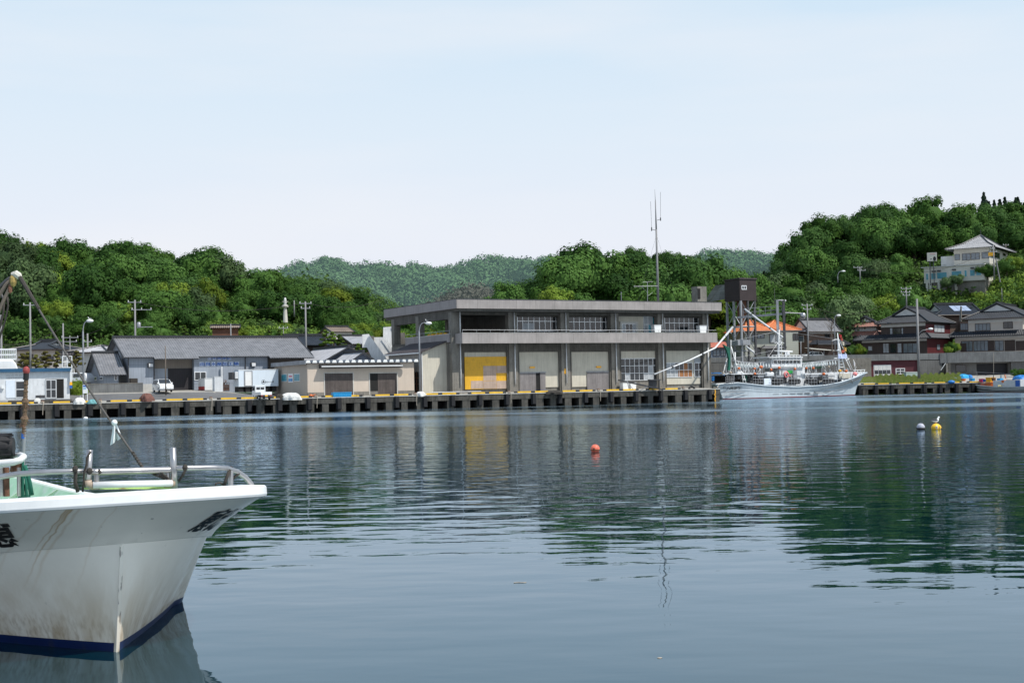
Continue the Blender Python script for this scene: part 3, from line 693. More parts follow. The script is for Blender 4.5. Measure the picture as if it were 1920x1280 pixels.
# roof slab with fascia
xr0 = X(856, 560, -2.1); xr1 = X(1353, 575, -2.1)
mb = MB(); mb.box(xr0, xr1, -2.1, DEP+2.4, zr0, zr1, 0); mb.box(xr0-.04, xr1+.04, -2.14, DEP+2.44, zr1, zr1+.07, 1)
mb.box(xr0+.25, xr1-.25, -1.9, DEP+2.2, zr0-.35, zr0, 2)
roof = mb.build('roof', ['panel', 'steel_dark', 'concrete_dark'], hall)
# side fascia seam panels, flush-mounted a little proud
mb = MB(); mb.box(xr0-.03, xr0-.002, -2.0, DEP+2.3, zr0+.02, zr1-.02, 0); mb.build('side_fascia', 'panelY', hall)
# balcony
xb0 = X(866.6, 630, -2.1); xb1 = X(1345, 634, -2.1)
mb = MB(); mb.box(xb0, xb1, -2.1, -1.9, zp0, zp1, 0); mb.box(xb0, xb0+.2, -1.9, 0, zp0, zp1, 0); mb.box(xb1-.2, xb1, -1.9, 0, zp0, zp1, 0)
mb.box(xb0, xb1, -2.13, -2.1, zp0, zp0+.22, 0)
mb.box(xb0+.2, xb1-.2, -1.9, -.002, zp0+.05, zp0+.4, 1); mb.box(xb0-.02, xb1+.02, -2.13, -1.88, zp1, zp1+.05, 2)
mb.build('balcony', ['panel', 'concrete_dark', 'concrete_light'], hall)
ysl = FB.hitx(760, 634, -.1).y
mb = MB(); mb.box(-.14, .05, .4, ysl, zp0+.25, zp1-.05, 0); mb.box(-.16, .07, .4, ysl, zp1-.05, zp1+.03, 1)
mb.build('side_parapet', ['panelY', 'concrete_light'], hall)
# floor slab of the open upper storey
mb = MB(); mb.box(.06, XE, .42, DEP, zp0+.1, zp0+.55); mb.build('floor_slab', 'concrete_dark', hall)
# columns
for i, (a, b) in enumerate(cx):
    mb = MB(); mb.box(a, b, .0, .95, GZ, zr0-.36); mb.build('column', 'concrete', hall); mb = MB(); mb.box(a-.28, a-.02, .12, .8, GZ, zp0+.2) if i else None; mb.box(b+.02, b+.32, .1, .8, GZ, zp0+.2)
    mb.build('pilaster', 'concrete_dark', hall)
for (a, b, y) in ((.0, 1.0, DEP-1), (.0, .9, DEP*.52), (cx[1][0], cx[1][1], DEP-1)):
    mb = MB(); mb.box(a, b, y, y+1.0, zp0+.56, zr0-.36); mb.build('column', 'concrete', hall)
# beams
mb = MB()
for (a, b), (c, d) in zip(cx[:-1], cx[1:]):
    mb.box(b+.002, c-.002, .1, .8, zr0-.72, zr0-.36); mb.box(b+.33, c-.3, .15, .9, zp0-1.1+.0, zp0+.04)
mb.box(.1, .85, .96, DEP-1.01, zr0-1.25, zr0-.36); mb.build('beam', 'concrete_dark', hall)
# ground floor bays
def zat(px, py): return FB.hit(px, py, .6).z
def wbox(mb, px0, px1, py0, py1, y0, y1, m=0):
    pm = (py0+py1)/2; pc = (px0+px1)/2
    mb.box(FB.hit(px0, pm, y0).x, FB.hit(px1, pm, y0).x, y0, y1, FB.hit(pc, py1, y0).z, FB.hit(pc, py0, y0).z, m)
mb = MB()
for (a, b), (c, d) in zip(cx[:-1], cx[1:]): mb.box(b+.325, c-.285, .5, .9, GZ, zp0-1.1-.002)
mb.build('wall', 'concrete', hall)
mb = MB(); mb.box(0.2, XE-.2, 1.2, DEP, GZ, zp0+.09); mb.box(-.02, .18, .96, DEP, GZ, zp0+.24)
mb.box(XE-.15, XE-.01, .96, DEP, GZ, zr0-.36); mb.build('rear_wall', 'concrete', hall)
# bay claddings (beige boards)
for px0, px1, py0, py1 in ((871, 954.5, 656.5, 669), (973, 1053, 659.5, 726), (1070.5, 1146, 659.5, 724.5), (1163, 1234, 655.5, 671.5), (1248, 1318, 655.5, 720)):
    mb = MB(); wbox(mb, px0, px1, py0, py1, .38, .498); mb.build('cladding', 'beige', hall)
mb = MB(); wbox(mb, 871.5, 955, 668.5, 729, .30, .378); sh = mb.build('shutter', 'yellow_panel', hall); sh['label'] = 'yellow painted shutter with faded pinkish patches'
mb = MB()
for px0, px1, py0, py1 in ((906.3, 930.3, 685.8, 713), (930.7, 954.5, 685.6, 699), (883, 906, 713.7, 728.3), (906.4, 930.3, 713.7, 728.3), (930.8, 954.6, 713.7, 728.1)): wbox(mb, px0, px1, py0, py1, .28, .298)
mb.build('patch_board', 'pink_board', sh)
for px0, px1, py0, py1, g in ((974.5, 1005, 698.7, 733.2, 0), (1013, 1023, 698.7, 732.6, 0), (1101, 1143.5, 697, 731.2, 0)):
    mb = MB(); wbox(mb, px0, px1, py0, py1, .26, .33); mb.build('door', 'steel_door', hall)
mb = MB(); wbox(mb, 1003.5, 1013.4, 698.7, 733, .335, .377); mb.build('door_opening', 'dark', hall)
mb = MB(); wbox(mb, 1143, 1146.5, 697, 731, .34, .377); mb.build('door_opening', 'dark', hall)
mb = MB(); wbox(mb, 973, 1024.5, 697.3, 698.7, .24, .37); wbox(mb, 1100, 1145.5, 695.6, 697, .24, .37); mb.build('door_rail', 'steel', hall)
for a, b, c, d in ((994, 1003, 687, 690), (1119, 1127.5, 686, 689.3), (1058.5, 1061, 691, 700.5)):
    mb = MB(); wbox(mb, a, b, c, d, .2 if a < 1050 or a > 1100 else -.05, .37 if a < 1050 or a > 1100 else 0); mb.build('sign_plate', 'yellow', hall)
def window(fr, par, x0, x1, z0, z1, y, nx, nz, gl='glass', fm='frame', fw=.07, pale=(), mid=None, dy=.1):
    """frame with mullions in front of glass panes; pale = panes that are boarded or curtained"""
    mb = MB(); mb.box(x0, x1, y, y+dy, z0, z0+fw); mb.box(x0, x1, y, y+dy, z1-fw, z1); mb.box(x0, x0+fw, y+.002, y+dy-.002, z0+fw, z1-fw); mb.box(x1-fw, x1, y+.002, y+dy-.002, z0+fw, z1-fw)
    for i in range(1, nx): x = x0+(x1-x0)*i/nx; mb.box(x-fw*.4, x+fw*.4, y+.006, y+dy-.006, z0+fw, z1-fw)
    for i in range(1, nz): z = z0+(z1-z0)*(i/nz if mid is None else mid); mb.box(x0+fw, x1-fw, y+.012, y+dy-.012, z-fw*.4, z+fw*.4)
    w_ = mb.build('window', fm, par)
    g = MB(); g.box(x0+.01, x1-.01, y+dy*.6, y+dy*.75, z0+.01, z1-.01); g.build('pane', gl, w_)
    if pale:
        for (i, j) in pale:
            p = MB()
            xa = x0+(x1-x0)*i/nx; xb = x0+(x1-x0)*(i+1)/nx
            za = z0+(z1-z0)*j/nz; zb = z0+(z1-z0)*(j+1)/nz; p.box(xa+fw*.4, xb-fw*.4, y+dy*.45, y+dy*.55, za+fw*.4, zb-fw*.4)
            p.build('boarded_pane', 'curtain', w_)
    return w_
def pwin(fr, par, px0, px1, py0, py1, y, nx, nz, **k):
    pm = (py0+py1)/2; pc = (px0+px1)/2
    return window(fr, par, fr.hit(px0, pm, y).x, fr.hit(px1, pm, y).x, fr.hit(pc, py1, y).z, fr.hit(pc, py0, y).z, y, nx, nz, **k)
pwin(FB, hall, 1163.5, 1233, 671.5, 713, .36, 8, 3, pale=[(1, 0), (5, 0), (6, 0), (6, 1)])
pwin(FB, hall, 1249, 1298.5, 679.5, 707, .28, 6, 2, gl='glass', pale=[(0, 0), (1, 0), (2, 0), (0, 1), (1, 1)])
mb = MB()
for a, b, c, d in ((1272, 1281, 694, 706), (1281.5, 1289.5, 680.5, 706), (1290, 1297.5, 693, 706)): wbox(mb, a, b, c, d, .30, .306)
mb.build('stacked_crates', mat('crates_behind_glass', (.30,.13,.05), .8, .3, 3), hall)
pwin(FB, hall, 1302, 1318.5, 679.5, 706.3, .28, 2, 2)
mb = MB(); wbox(mb, 1302, 1318.5, 671, 679.3, .3, .37); mb.build('transom_board', 'curtain', hall)
# upper storey: inner walls, windows
yu = 1.6
mb = MB(); mb.box(cx[1][0]+.2, cx[1][0]+.45, 1.0, DEP-1.2, zp0+.56, zr0-.37)       # side wall of the open bay
for i in range(1, 5):
    a, b = cx[i][1], cx[i+1][0]; mb.box(a-.1, b+.1, 1.0, 1.25, zp0+.56, zp1-.1); mb.box(a-.1, b+.1, 1.0, 1.25, zr0-.9, zr0-.37)
    mb.box(a-.1, b+.1, 4.0, 4.2, zp0+.56, zr0-.37)
mb.box(cx[1][1], XE, DEP-.4, DEP, zp0+.56, zr0-.37)
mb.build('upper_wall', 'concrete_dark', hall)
pwin(FB, hall, 969.5, 1053, 588, 621.5, 1.02, 8, 2, fw=.10, pale=[(1, 0), (2, 0)], mid=.58)
pwin(FB, hall, 1066, 1146, 590.3, 621.5, 1.02, 8, 2, fw=.10, mid=.58)
pwin(FB, hall, 1246, 1318.5, 593.5, 622, 1.02, 8, 2, fw=.10, mid=.58)
mb = MB(); wbox(mb, 1160, 1206, 590.5, 624, .9, .99); mb.build('upper_panel', 'beige', hall)
mb = MB(); wbox(mb, 1163, 1196.5, 603, 606, .7, .898); wbox(mb, 1163, 1166.2, 606.1, 624, .72, .898); wbox(mb, 1193.3, 1196.5, 606.1, 624, .72, .898); mb.build('window_surround', 'concrete_light', hall)
pwin(FB, hall, 1166.5, 1193, 606.3, 623.5, .8, 4, 1, pale=[(0, 0), (3, 0)], dy=.09)
pwin(FB, hall, 1206.8, 1232, 592.5, 624, .95, 3, 2, gl='glass_teal', pale=[(0, 1), (1, 1), (0, 0)])
pwin(FB, hall, 940, 950.5, 591, 621, 5.0, 2, 1, gl='glass_blue')
# pipes
for px in (862.5+.5, 965, 1061.5, 1155, 1243, 1327):
    x = X(px); mb = MB(); mb.rod((x, -.16, .9), (x, -.16, zp0+.02), .085, 8); mb.rod((x, -.2, zp1-.6), (x, -.2, zr0-.02), .075, 8); mb.build('downpipe', 'pipe_white', hall, smooth=True)
# balcony railing
mb = MB(); zrl = zp1+.42; xa = xb0+.1
mb.rod((xa, -2.0, zrl), (xb1-.1, -2.0, zrl), .03, 6)
x = xa
while x < xb1: mb.rod((x, -2.0, zp1), (x, -2.0, zrl), .025, 5); x += 2.05
mb.rod((-.05, .3, zrl), (-.05, ysl, zrl), .04, 6)
for k in range(8): mb.rod((-.05, .4+k*(ysl-.6)/7, zp1-.1), (-.05, .4+k*(ysl-.6)/7, zrl), .03, 5)
mb.build('railing', 'steel', hall)
mb = MB(); a = FB.hit(1308, 552, 12); b = FB.hit(1325, 552, 12)
mb.box(a.x, b.x, 12, 13.6, zr1, FB.hit(1316, 537, 12).z); ch = mb.build('chimney', 'concrete', hall)
mb = MB(); zt = FB.hit(1316, 541, 12).z; mb.box(a.x-.004, a.x+.5, 11.95, 11.99, zt-1.6, zt); mb.build('vent', 'dark', ch)
# things on the hall
def acbox(px0, px1, py0, py1, dy, label):
    c = FB.hit((px0+px1)/2, py1, dy); wd = FB.hit(px1, py1, dy).x-FB.hit(px0, py1, dy).x; h = FB.hit(px0, py0, dy).z-c.z
    t = thing('storage_tank', label, 'water tank', Frame(FB.w((c.x, dy, c.z)), 28))
    mb = MB(); mb.prism([(-wd/2*.86, -.4, 0), (wd/2*.86, -.4, 0), (wd/2, -.4, h), (-wd/2, -.4, h)], (0, .9, 0)); mb.build('body', 'white', t, bevel=.04)
    MB().box(-wd/2-.03, wd/2+.03, -.44, .54, h, h+.07).build('lid', 'white_dirty', t, bevel=.02)
acbox(1224, 1237.5, 610, 623.5, -1.3, 'white box shaped tank on the balcony before the teal window')
acbox(1309, 1322.5, 611, 624.5, -1.3, 'white box shaped tank at the right end of the balcony')
acbox(1165, 1176.5, 718, 731, -.8, 'white tub on the ground below the broken windows, left one')
acbox(1179.5, 1190.5, 718, 731, -.8, 'white tub on the ground below the broken windows, right one')
# floats on the terrace
random.seed(3)
for i, (px, py, r, m) in enumerate([(806, 622, .36, 'y'), (813, 622, .38, 'y'), (821, 619.5, .4, 'y'), (828, 619, .38, 'y'), (835, 618.5, .33, 'y'), (793, 624, .26, 'o'), (818, 623.5, .3, 'o'), (776, 626, .3, 'o')]):
    y = FB.hitx(px, py, .9).y; p = FB.hitx(px, py, .9); p.z = zp1-.05+r*.2 if i < 6 else zp1-.1
    o = MB().ball((0, 0, 0), r, 12, 0, (1.15, 1, .9)).tube([(r*1.05, 0, 0), (r*1.35, 0, 0)], .05, 6, 0).build('net_float', 'yellow' if m == 'y' else 'orange', fr=Frame(FB.w(p), 40*i), smooth=True)
    tag(o, 'round %s net float piled on the open terrace' % ('yellow' if m == 'y' else 'orange'), 'float', '%s floats piled on the terrace' % ('yellow' if m == 'y' else 'orange'))
mb = MB()
for k in range(26): mb.ball((.9+random.uniform(-.3, 1.6), 3+k*.35, zp1-.35+random.uniform(0, .35)), random.uniform(.25, .5), 8, 0, (1.3, 1.2, .6))
o = mb.build('fishing_net', 'rope', fr=FB); tag(o, 'dark heap of fishing net along the open terrace edge', 'net')
# roof mast and aerials
pm_ = FB.hit(1234, 566, 9); mast = thing('radio_mast', 'tall thin radio mast rising from the market hall roof', 'mast', Frame(FB.w((pm_.x, 9, zr1+.07)), 28))
loc = lambda px, py: FB.hit(px, py, 9)-Vector((pm_.x, 9, zr1+.07))
mb = MB(); mb.rod((0, 0, 0), loc(1230.5, 430), .2, 8, .13); mb.rod(loc(1230.5, 432), loc(1228.8, 375), .12, 8, .07); mb.rod(loc(1228.8, 377), loc(1227.6, 355), .035, 6, .02); mb.build('pole', 'pole', mast, smooth=True)
mb = MB(); mb.rod(loc(1232, 413), loc(1238.5, 411), .04, 5); mb.rod(loc(1238.5, 414), loc(1238.5, 408), .08, 6); mb.rod(loc(1238.5, 408), loc(1238.3, 360), .022, 5)
mb.rod(loc(1230.8, 432), loc(1222, 430), .04, 5); mb.rod(loc(1221.8, 433), loc(1221.8, 426), .08, 6); mb.rod(loc(1221.8, 426), loc(1219.8, 378), .022, 5); mb.build('antenna', 'steel_dark', mast)
MB().box(-.7, .7, -.5, .5, 0, .5).build('base', 'concrete', mast)
mb = MB()
for px in (1196, 1268): mb.rod(loc(1231, 440), loc(px, 566), .012, 4)
mb.build('guy_wire', 'steel_dark', mast)
pa = FB.hit(1214, 567, 7); o = thing('roof_aerial', 'stick aerial with long cross arms on the market hall roof', 'aerial', Frame(FB.w((pa.x, 7, zr1+.07)), 28)); la = lambda px, py: FB.hit(px, py, 7)-Vector((pa.x, 7, zr1+.07))
mb = MB(); mb.rod((0, 0, 0), la(1214, 528), .05, 6); mb.build('pole', 'steel', o)
mb = MB(); mb.rod(la(1188, 537), la(1233, 536), .035, 5); mb.rod(la(1205, 529), la(1224, 528), .025, 5); mb.rod(la(1203, 537), la(1214, 549), .02, 5); mb.rod(la(1214, 555), la(1224, 548), .02, 5)
for k in range(6): mb.rod(la(1190+8*k, 534), la(1190+8*k, 540), .018, 4)
mb.build('cross_arm', 'steel', o)
pa = FB.hit(1165, 565, 3); o = MB().rod((0, 0, 0), (0, 0, 1.5), .045, 6).rod((0, 0, 1.45), (0, 0, 1.6), .07, 6).build('roof_rod', 'steel', fr=Frame(FB.w((pa.x, 3, zr1+.07)), 0)); tag(o, 'short vertical rod at the roof edge left of the mast', 'rod')
# lean-to shed at the left end
xs0 = FB.hit(792, 690, 1.5).x; ysd = FB.hitx(737, 690, xs0).y
def zz(px, py, y=1.5): return FB.hit(px, py, y).z
shed = thing('lean_to_shed', 'beige metal lean-to shed against the left end of the market hall', 'shed', Frame(FB.w((0, 1.5, 0)), 28))
mb = MB(); x1s = -.03; zl, zh = zz(792, 660), zz(847, 641)
mb.poly([(xs0, 0, GZ), (x1s, 0, GZ), (x1s, 0, zh), (xs0, 0, zl)], 0); mb.poly([(xs0, ysd, GZ), (xs0, 0, GZ), (xs0, 0, zl), (xs0, ysd, zl)], 1)
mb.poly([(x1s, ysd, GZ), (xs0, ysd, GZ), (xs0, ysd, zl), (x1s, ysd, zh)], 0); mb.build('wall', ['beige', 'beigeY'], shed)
mb = MB(); e_ = .5; sl_ = (zh-zl)/(x1s-xs0); mb.prism([(xs0-e_, -.35, zl-e_*sl_+.02), (x1s, -.35, zh+.02), (x1s, -.35, zh+.2), (xs0-e_, -.35, zl-e_*sl_+.2)], (0, ysd+.7, 0)); mb.build('roof', 'roof_dark', shed)
mb = MB(); mb.rod((xs0-e_-.06, -.3, zl-e_*sl_+.06), (xs0-e_-.06, ysd+.3, zl-e_*sl_+.06), .09, 6); mb.rod((xs0-.1, -.12, .2), (xs0-.1, -.12, zl-.2), .06, 6); mb.build('gutter', 'pipe_white', shed)
g0 = FB.hitx(789, 720, xs0).y-1.5; g1 = FB.hitx(775.5, 720, xs0).y-1.5; gz0 = FB.hitx(782, 742, xs0).z; gz1 = FB.hitx(782, 697, xs0).z
mb = MB(); mb.box(xs0-.05, xs0-.004, g0, g1, GZ, gz1); d_ = mb.build('door', 'dark', shed)
mb = MB()
for k in range(1, 4): mb.box(xs0-.1, xs0-.055, g0, g1, gz0+(gz1-gz0)*k/4-.03, gz0+(gz1-gz0)*k/4+.03)
for k in range(3): mb.box(xs0-.1, xs0-.055, g0+(g1-g0)*k/2-.03, g0+(g1-g0)*k/2+.03, GZ, gz1)
mb.build('door_frame', 'rust', d_)
# outside stair
Ys = 203; fs = Frame(P(695, 700, Ys), 6)
stair = thing('outside_staircase', 'concrete outside staircase with white stained parapet walls left of the market hall', 'staircase', fs)
q = lambda px, py, dy=0: fs.hit(px, py, dy)
mb = MB(); mb.prism([q(679, 627), q(691.5, 626), q(724, 671), q(724, 700), q(702, 700), q(702, 683), q(688.5, 651.5), q(679.3, 651.5)], (0, .35, 0)); mb.build('near_parapet', 'stairwhite', stair)
mb = MB(); W_ = 4.5; mb.prism([q(693, 632, W_), q(720, 632, W_), q(736, 655, W_), q(752, 675, W_), q(752, 700, W_), q(693, 700, W_)], (0, .35, 0)); mb.build('far_parapet', 'stairwhite', stair)
n_ = 16; a = q(694, 641, .36); b = q(727, 676, .36); mb = MB()
for k in range(n_):
    x0 = a.x+(b.x-a.x)*k/n_; x1 = a.x+(b.x-a.x)*(k+1)/n_; z1 = a.z+(b.z-a.z)*(k+.5)/n_; mb.box(x0, x1, .36, W_-.01, z1-.6, z1)
mb.build('steps', 'concrete_dark', stair)
mb = MB(); mb.box(q(680, 640).x, a.x, .36, W_-.01, a.z-.4, a.z); mb.box(q(680, 640).x, a.x+.6, W_-.4, W_-.02, a.z, q(694, 630, W_).z); mb.build('landing', 'concrete', stair)
y6 = 5.2; mb = MB(); mb.prism([q(718.5, 613.5, y6), q(734, 612, y6), q(750, 637, y6), q(750, 655, y6), q(736, 660, y6), q(718.5, 633, y6)], (0, .35, 0), 0)
mb.prism([q(734.5, 611.5, y6), q(750.5, 636.5, y6), q(750.5, 640, y6), q(734.5, 615, y6)], (0, -.14, 0), 1); mb.build('upper_parapet', ['stairwhite', 'concrete_light'], stair)
mb = MB(); y7 = 6.0; a7 = q(744, 624, y7); b7 = q(760, 652, y7); mb.box(a7.x, b7.x, y7, y7+3, b7.z-4, a7.z); mb.build('upper_landing', 'concrete', stair)
mb = MB(); mb.box(q(693, 655, 3).x, q(707, 655, 3).x, 3, 3.3, 0, q(700, 655, 3).z); mb.build('support_wall', 'concrete', stair)
mb = MB(); mb.rod(q(718, 632, 4.3), q(737, 659, 4.3), .05, 6); mb.build('handrail', 'pipe_white', stair)

# ================================================================ beige store at the quay
FS = Frame(P(577, 742.5, 174), 28); Hh = lambda px, py, y=0: FS.hit(px, py, y)
store = thing('harbour_store', 'low beige harbour store with scalloped roof edge and dark plank doors', 'store', FS)
sx1 = Hh(776.5, 710).x; sd_ = FS.hitx(515, 715, 0).y; zt = Hh(577, 681).z; zb_ = FS.hitx(515, 690, 0).z
zbk = FS.hitx(513, 686, 0).z
mb = MB(); g_ = -1.0
mb.box(0, sx1, 0, .2, .45, zt, 0); mb.box(-.03, sx1+.03, -.03, .2, g_, .45, 2)
mb.poly([(0, sd_, g_), (0, .2, g_), (0, .2, zt), (0, sd_, zbk)], 1); mb.poly([(sx1, .2, g_), (sx1, sd_, g_), (sx1, sd_, zbk), (sx1, .2, zt)], 1); mb.box(0, sx1, sd_, sd_+.1, g_, zbk, 0)
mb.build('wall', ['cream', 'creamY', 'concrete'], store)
mb = MB(); N = int((sx1+.8)/.87); vs = []
per = .87; x = -.35
for k in range(N+1):                     # folded-plate roof seen at its edge
    xa = x+k*per; 
    for dx, h in ((0, .0), (.12, .34), (.52, .34), (.64, .0)): vs.append((xa+dx, h))
fr_ = [(a, -.45, zt+.06+h) for a, h in vs]; bk = [(a, sd_+.4, zbk+.06+h) for a, h in vs]; n = len(fr_)
mb.add(fr_+bk, [(i, i+1, n+i+1, n+i) for i in range(n-1)], 0)
for k in range(N+1):
    i = 4*k; mb.poly([(fr_[i+j][0], -.452, fr_[i+j][2]-.02) for j in range(4)], 1)
mb.prism([(-.35, -.4, zt-.02), (sx1+.5, -.4, zt-.02), (sx1+.5, sd_, zbk), (-.35, sd_, zbk)], (0, 0, .07), 2); mb.build('roof', ['steel', 'white', 'steel_dark'], store)
mb = MB(); mb.prism([(-.4, -.42, zt-.12), (-.4, sd_+.3, zbk-.12), (-.4, sd_+.3, zbk+.38), (-.4, -.42, zt+.38)], (.07, 0, 0)); mb.build('barge_board', 'steel', store)
mb = MB(); a = Hh(603, 689, -1); b = Hh(755.5, 689, -1); mb.prism([(a.x, -1.0, a.z), (a.x, -1.0, a.z+.16), (a.x, 0, a.z+.42), (a.x, 0, a.z-.1)], (b.x-a.x, 0, 0), 0); mb.box(a.x, b.x, -1.03, -1.003, a.z+.08, a.z+.2, 1); mb.build('awning', ['steel_dark', 'white'], store)
def store_door(px0, px1, gap):
    x0, x1 = Hh(px0, 720).x, Hh(px1, 720).x; z1 = Hh((px0+px1)/2, 699.5).z
    mb = MB(); mb.box(x0-.12, x0, -.06, -.001, .0, z1+.1); mb.box(x1, x1+.12, -.06, -.001, 0, z1+.1); mb.box(x0, x1, -.06, -.001, z1, z1+.1)
    f = mb.build('door', 'concrete_light', store)
    xg = x0+(x1-x0)*gap; MB().box(x0, x1, -.02, -.002, -.1, z1).build('opening', 'dark', f)
    MB().box(xg, x1, -.05, -.022, .02, z1-.02).build('planks', 'wood_door', f)
store_door(609, 661.5, 0); store_door(693.5, 744, .29)
def sidewin(px0, px1, py0, py1, m, name, d=.05):
    y0, y1 = FS.hitx(px1, (py0+py1)/2, 0).y, FS.hitx(px0, (py0+py1)/2, 0).y; z0 = FS.hitx((px0+px1)/2, py1, 0).z; z1 = FS.hitx((px0+px1)/2, py0, 0).z
    return y0, y1, z0, z1
for a in ((528.5, 538.5, 701, 715.5), (552, 562.5, 700, 714.8)):
    y0, y1, z0, z1 = sidewin(*a, 'f', 'w'); mb = MB(); mb.box(-.06, -.002, y0, y1, z0, z1); w_ = mb.build('window', 'frame', store); ym = (y0+y1)/2
    mb = MB(); mb.box(-.075, -.061, y0+.08, ym-.03, z0+.08, z1-.08); mb.box(-.075, -.061, ym+.03, y1-.08, z0+.08, z1-.08); mb.build('pane', 'glass_teal', w_)
y0, y1, z0, z1 = sidewin(540.8, 549.6, 700, 716.8, 'f', 'p'); o = thing('wall_poster', 'blue and white poster between the two windows of the beige store', 'poster', Frame(FS.w((0, 0, 0)), 28))
MB().box(-.04, -.003, y0, y1, z0, z1).build('board', 'white', o); mb = MB(); mb.box(-.055, -.042, y0+.12, y1-.12, z0+.15, z1-.65); mb.build('picture', mat('poster_blue', (.05,.25,.55), .6, .5, 1.6, col2=(.35,.55,.7)), o)
mb = MB(); mb.box(-.055, -.042, y0+.3, y1-.3, z1-.45, z1-.28); mb.build('heading', 'magenta', o)
# ================================================================ roofs and houses
def gable_roof(fr_parent, x0, x1, y0, y1, ze, zr, mt, axis='x', over=.6, per=.33, ridge='ridge_tile', name='roof', amp=.045):
    """simple gable; ridge along axis"""
    mb = MB()
    if axis == 'x':
        ym = (y0+y1)/2; s = (zr-ze)/(ym-y0); ea = ze-over*s
        mb.tiles([(x0-over, y0-over, ea), (x1+over, y0-over, ea), (x1+over, ym, zr), (x0-over, ym, zr)], per, amp)
        mb.tiles([(x1+over, y1+over, ea), (x0-over, y1+over, ea), (x0-over, ym, zr), (x1+over, ym, zr)], per, amp)
        r = mb.build(name, mt, fr_parent)
        b = MB(); b.box(x0-over-.02, x1+over+.02, ym-.16, ym+.16, zr+.02, zr+.3)
        for xx in (x0-over-.03, x1+over-.09):
            b.prism([(xx, y0-over, ea-.16), (xx, ym, zr-.16), (xx, y1+over, ea-.16), (xx, y1+over, ea+.06), (xx, ym, zr+.06), (xx, y0-over, ea+.06)], (.12, 0, 0))
    else:
        xm = (x0+x1)/2; s = (zr-ze)/(xm-x0); ea = ze-over*s
        mb.tiles([(x0-over, y1+over, ea), (x0-over, y0-over, ea), (xm, y0-over, zr), (xm, y1+over, zr)], per, amp)
        mb.tiles([(x1+over, y0-over, ea), (x1+over, y1+over, ea), (xm, y1+over, zr), (xm, y0-over, zr)], per, amp)
        r = mb.build(name, mt, fr_parent)
        b = MB(); b.box(xm-.16, xm+.16, y0-over-.02, y1+over+.02, zr+.02, zr+.3)
        for yy in (y0-over-.03, y1+over-.09):
            b.prism([(x0-over, yy, ea-.16), (xm, yy, zr-.16), (x1+over, yy, ea-.16), (x1+over, yy, ea+.06), (xm, yy, zr+.06), (x0-over, yy, ea+.06)], (0, .12, 0))
    b.build('ridge', ridge, r)
    return r
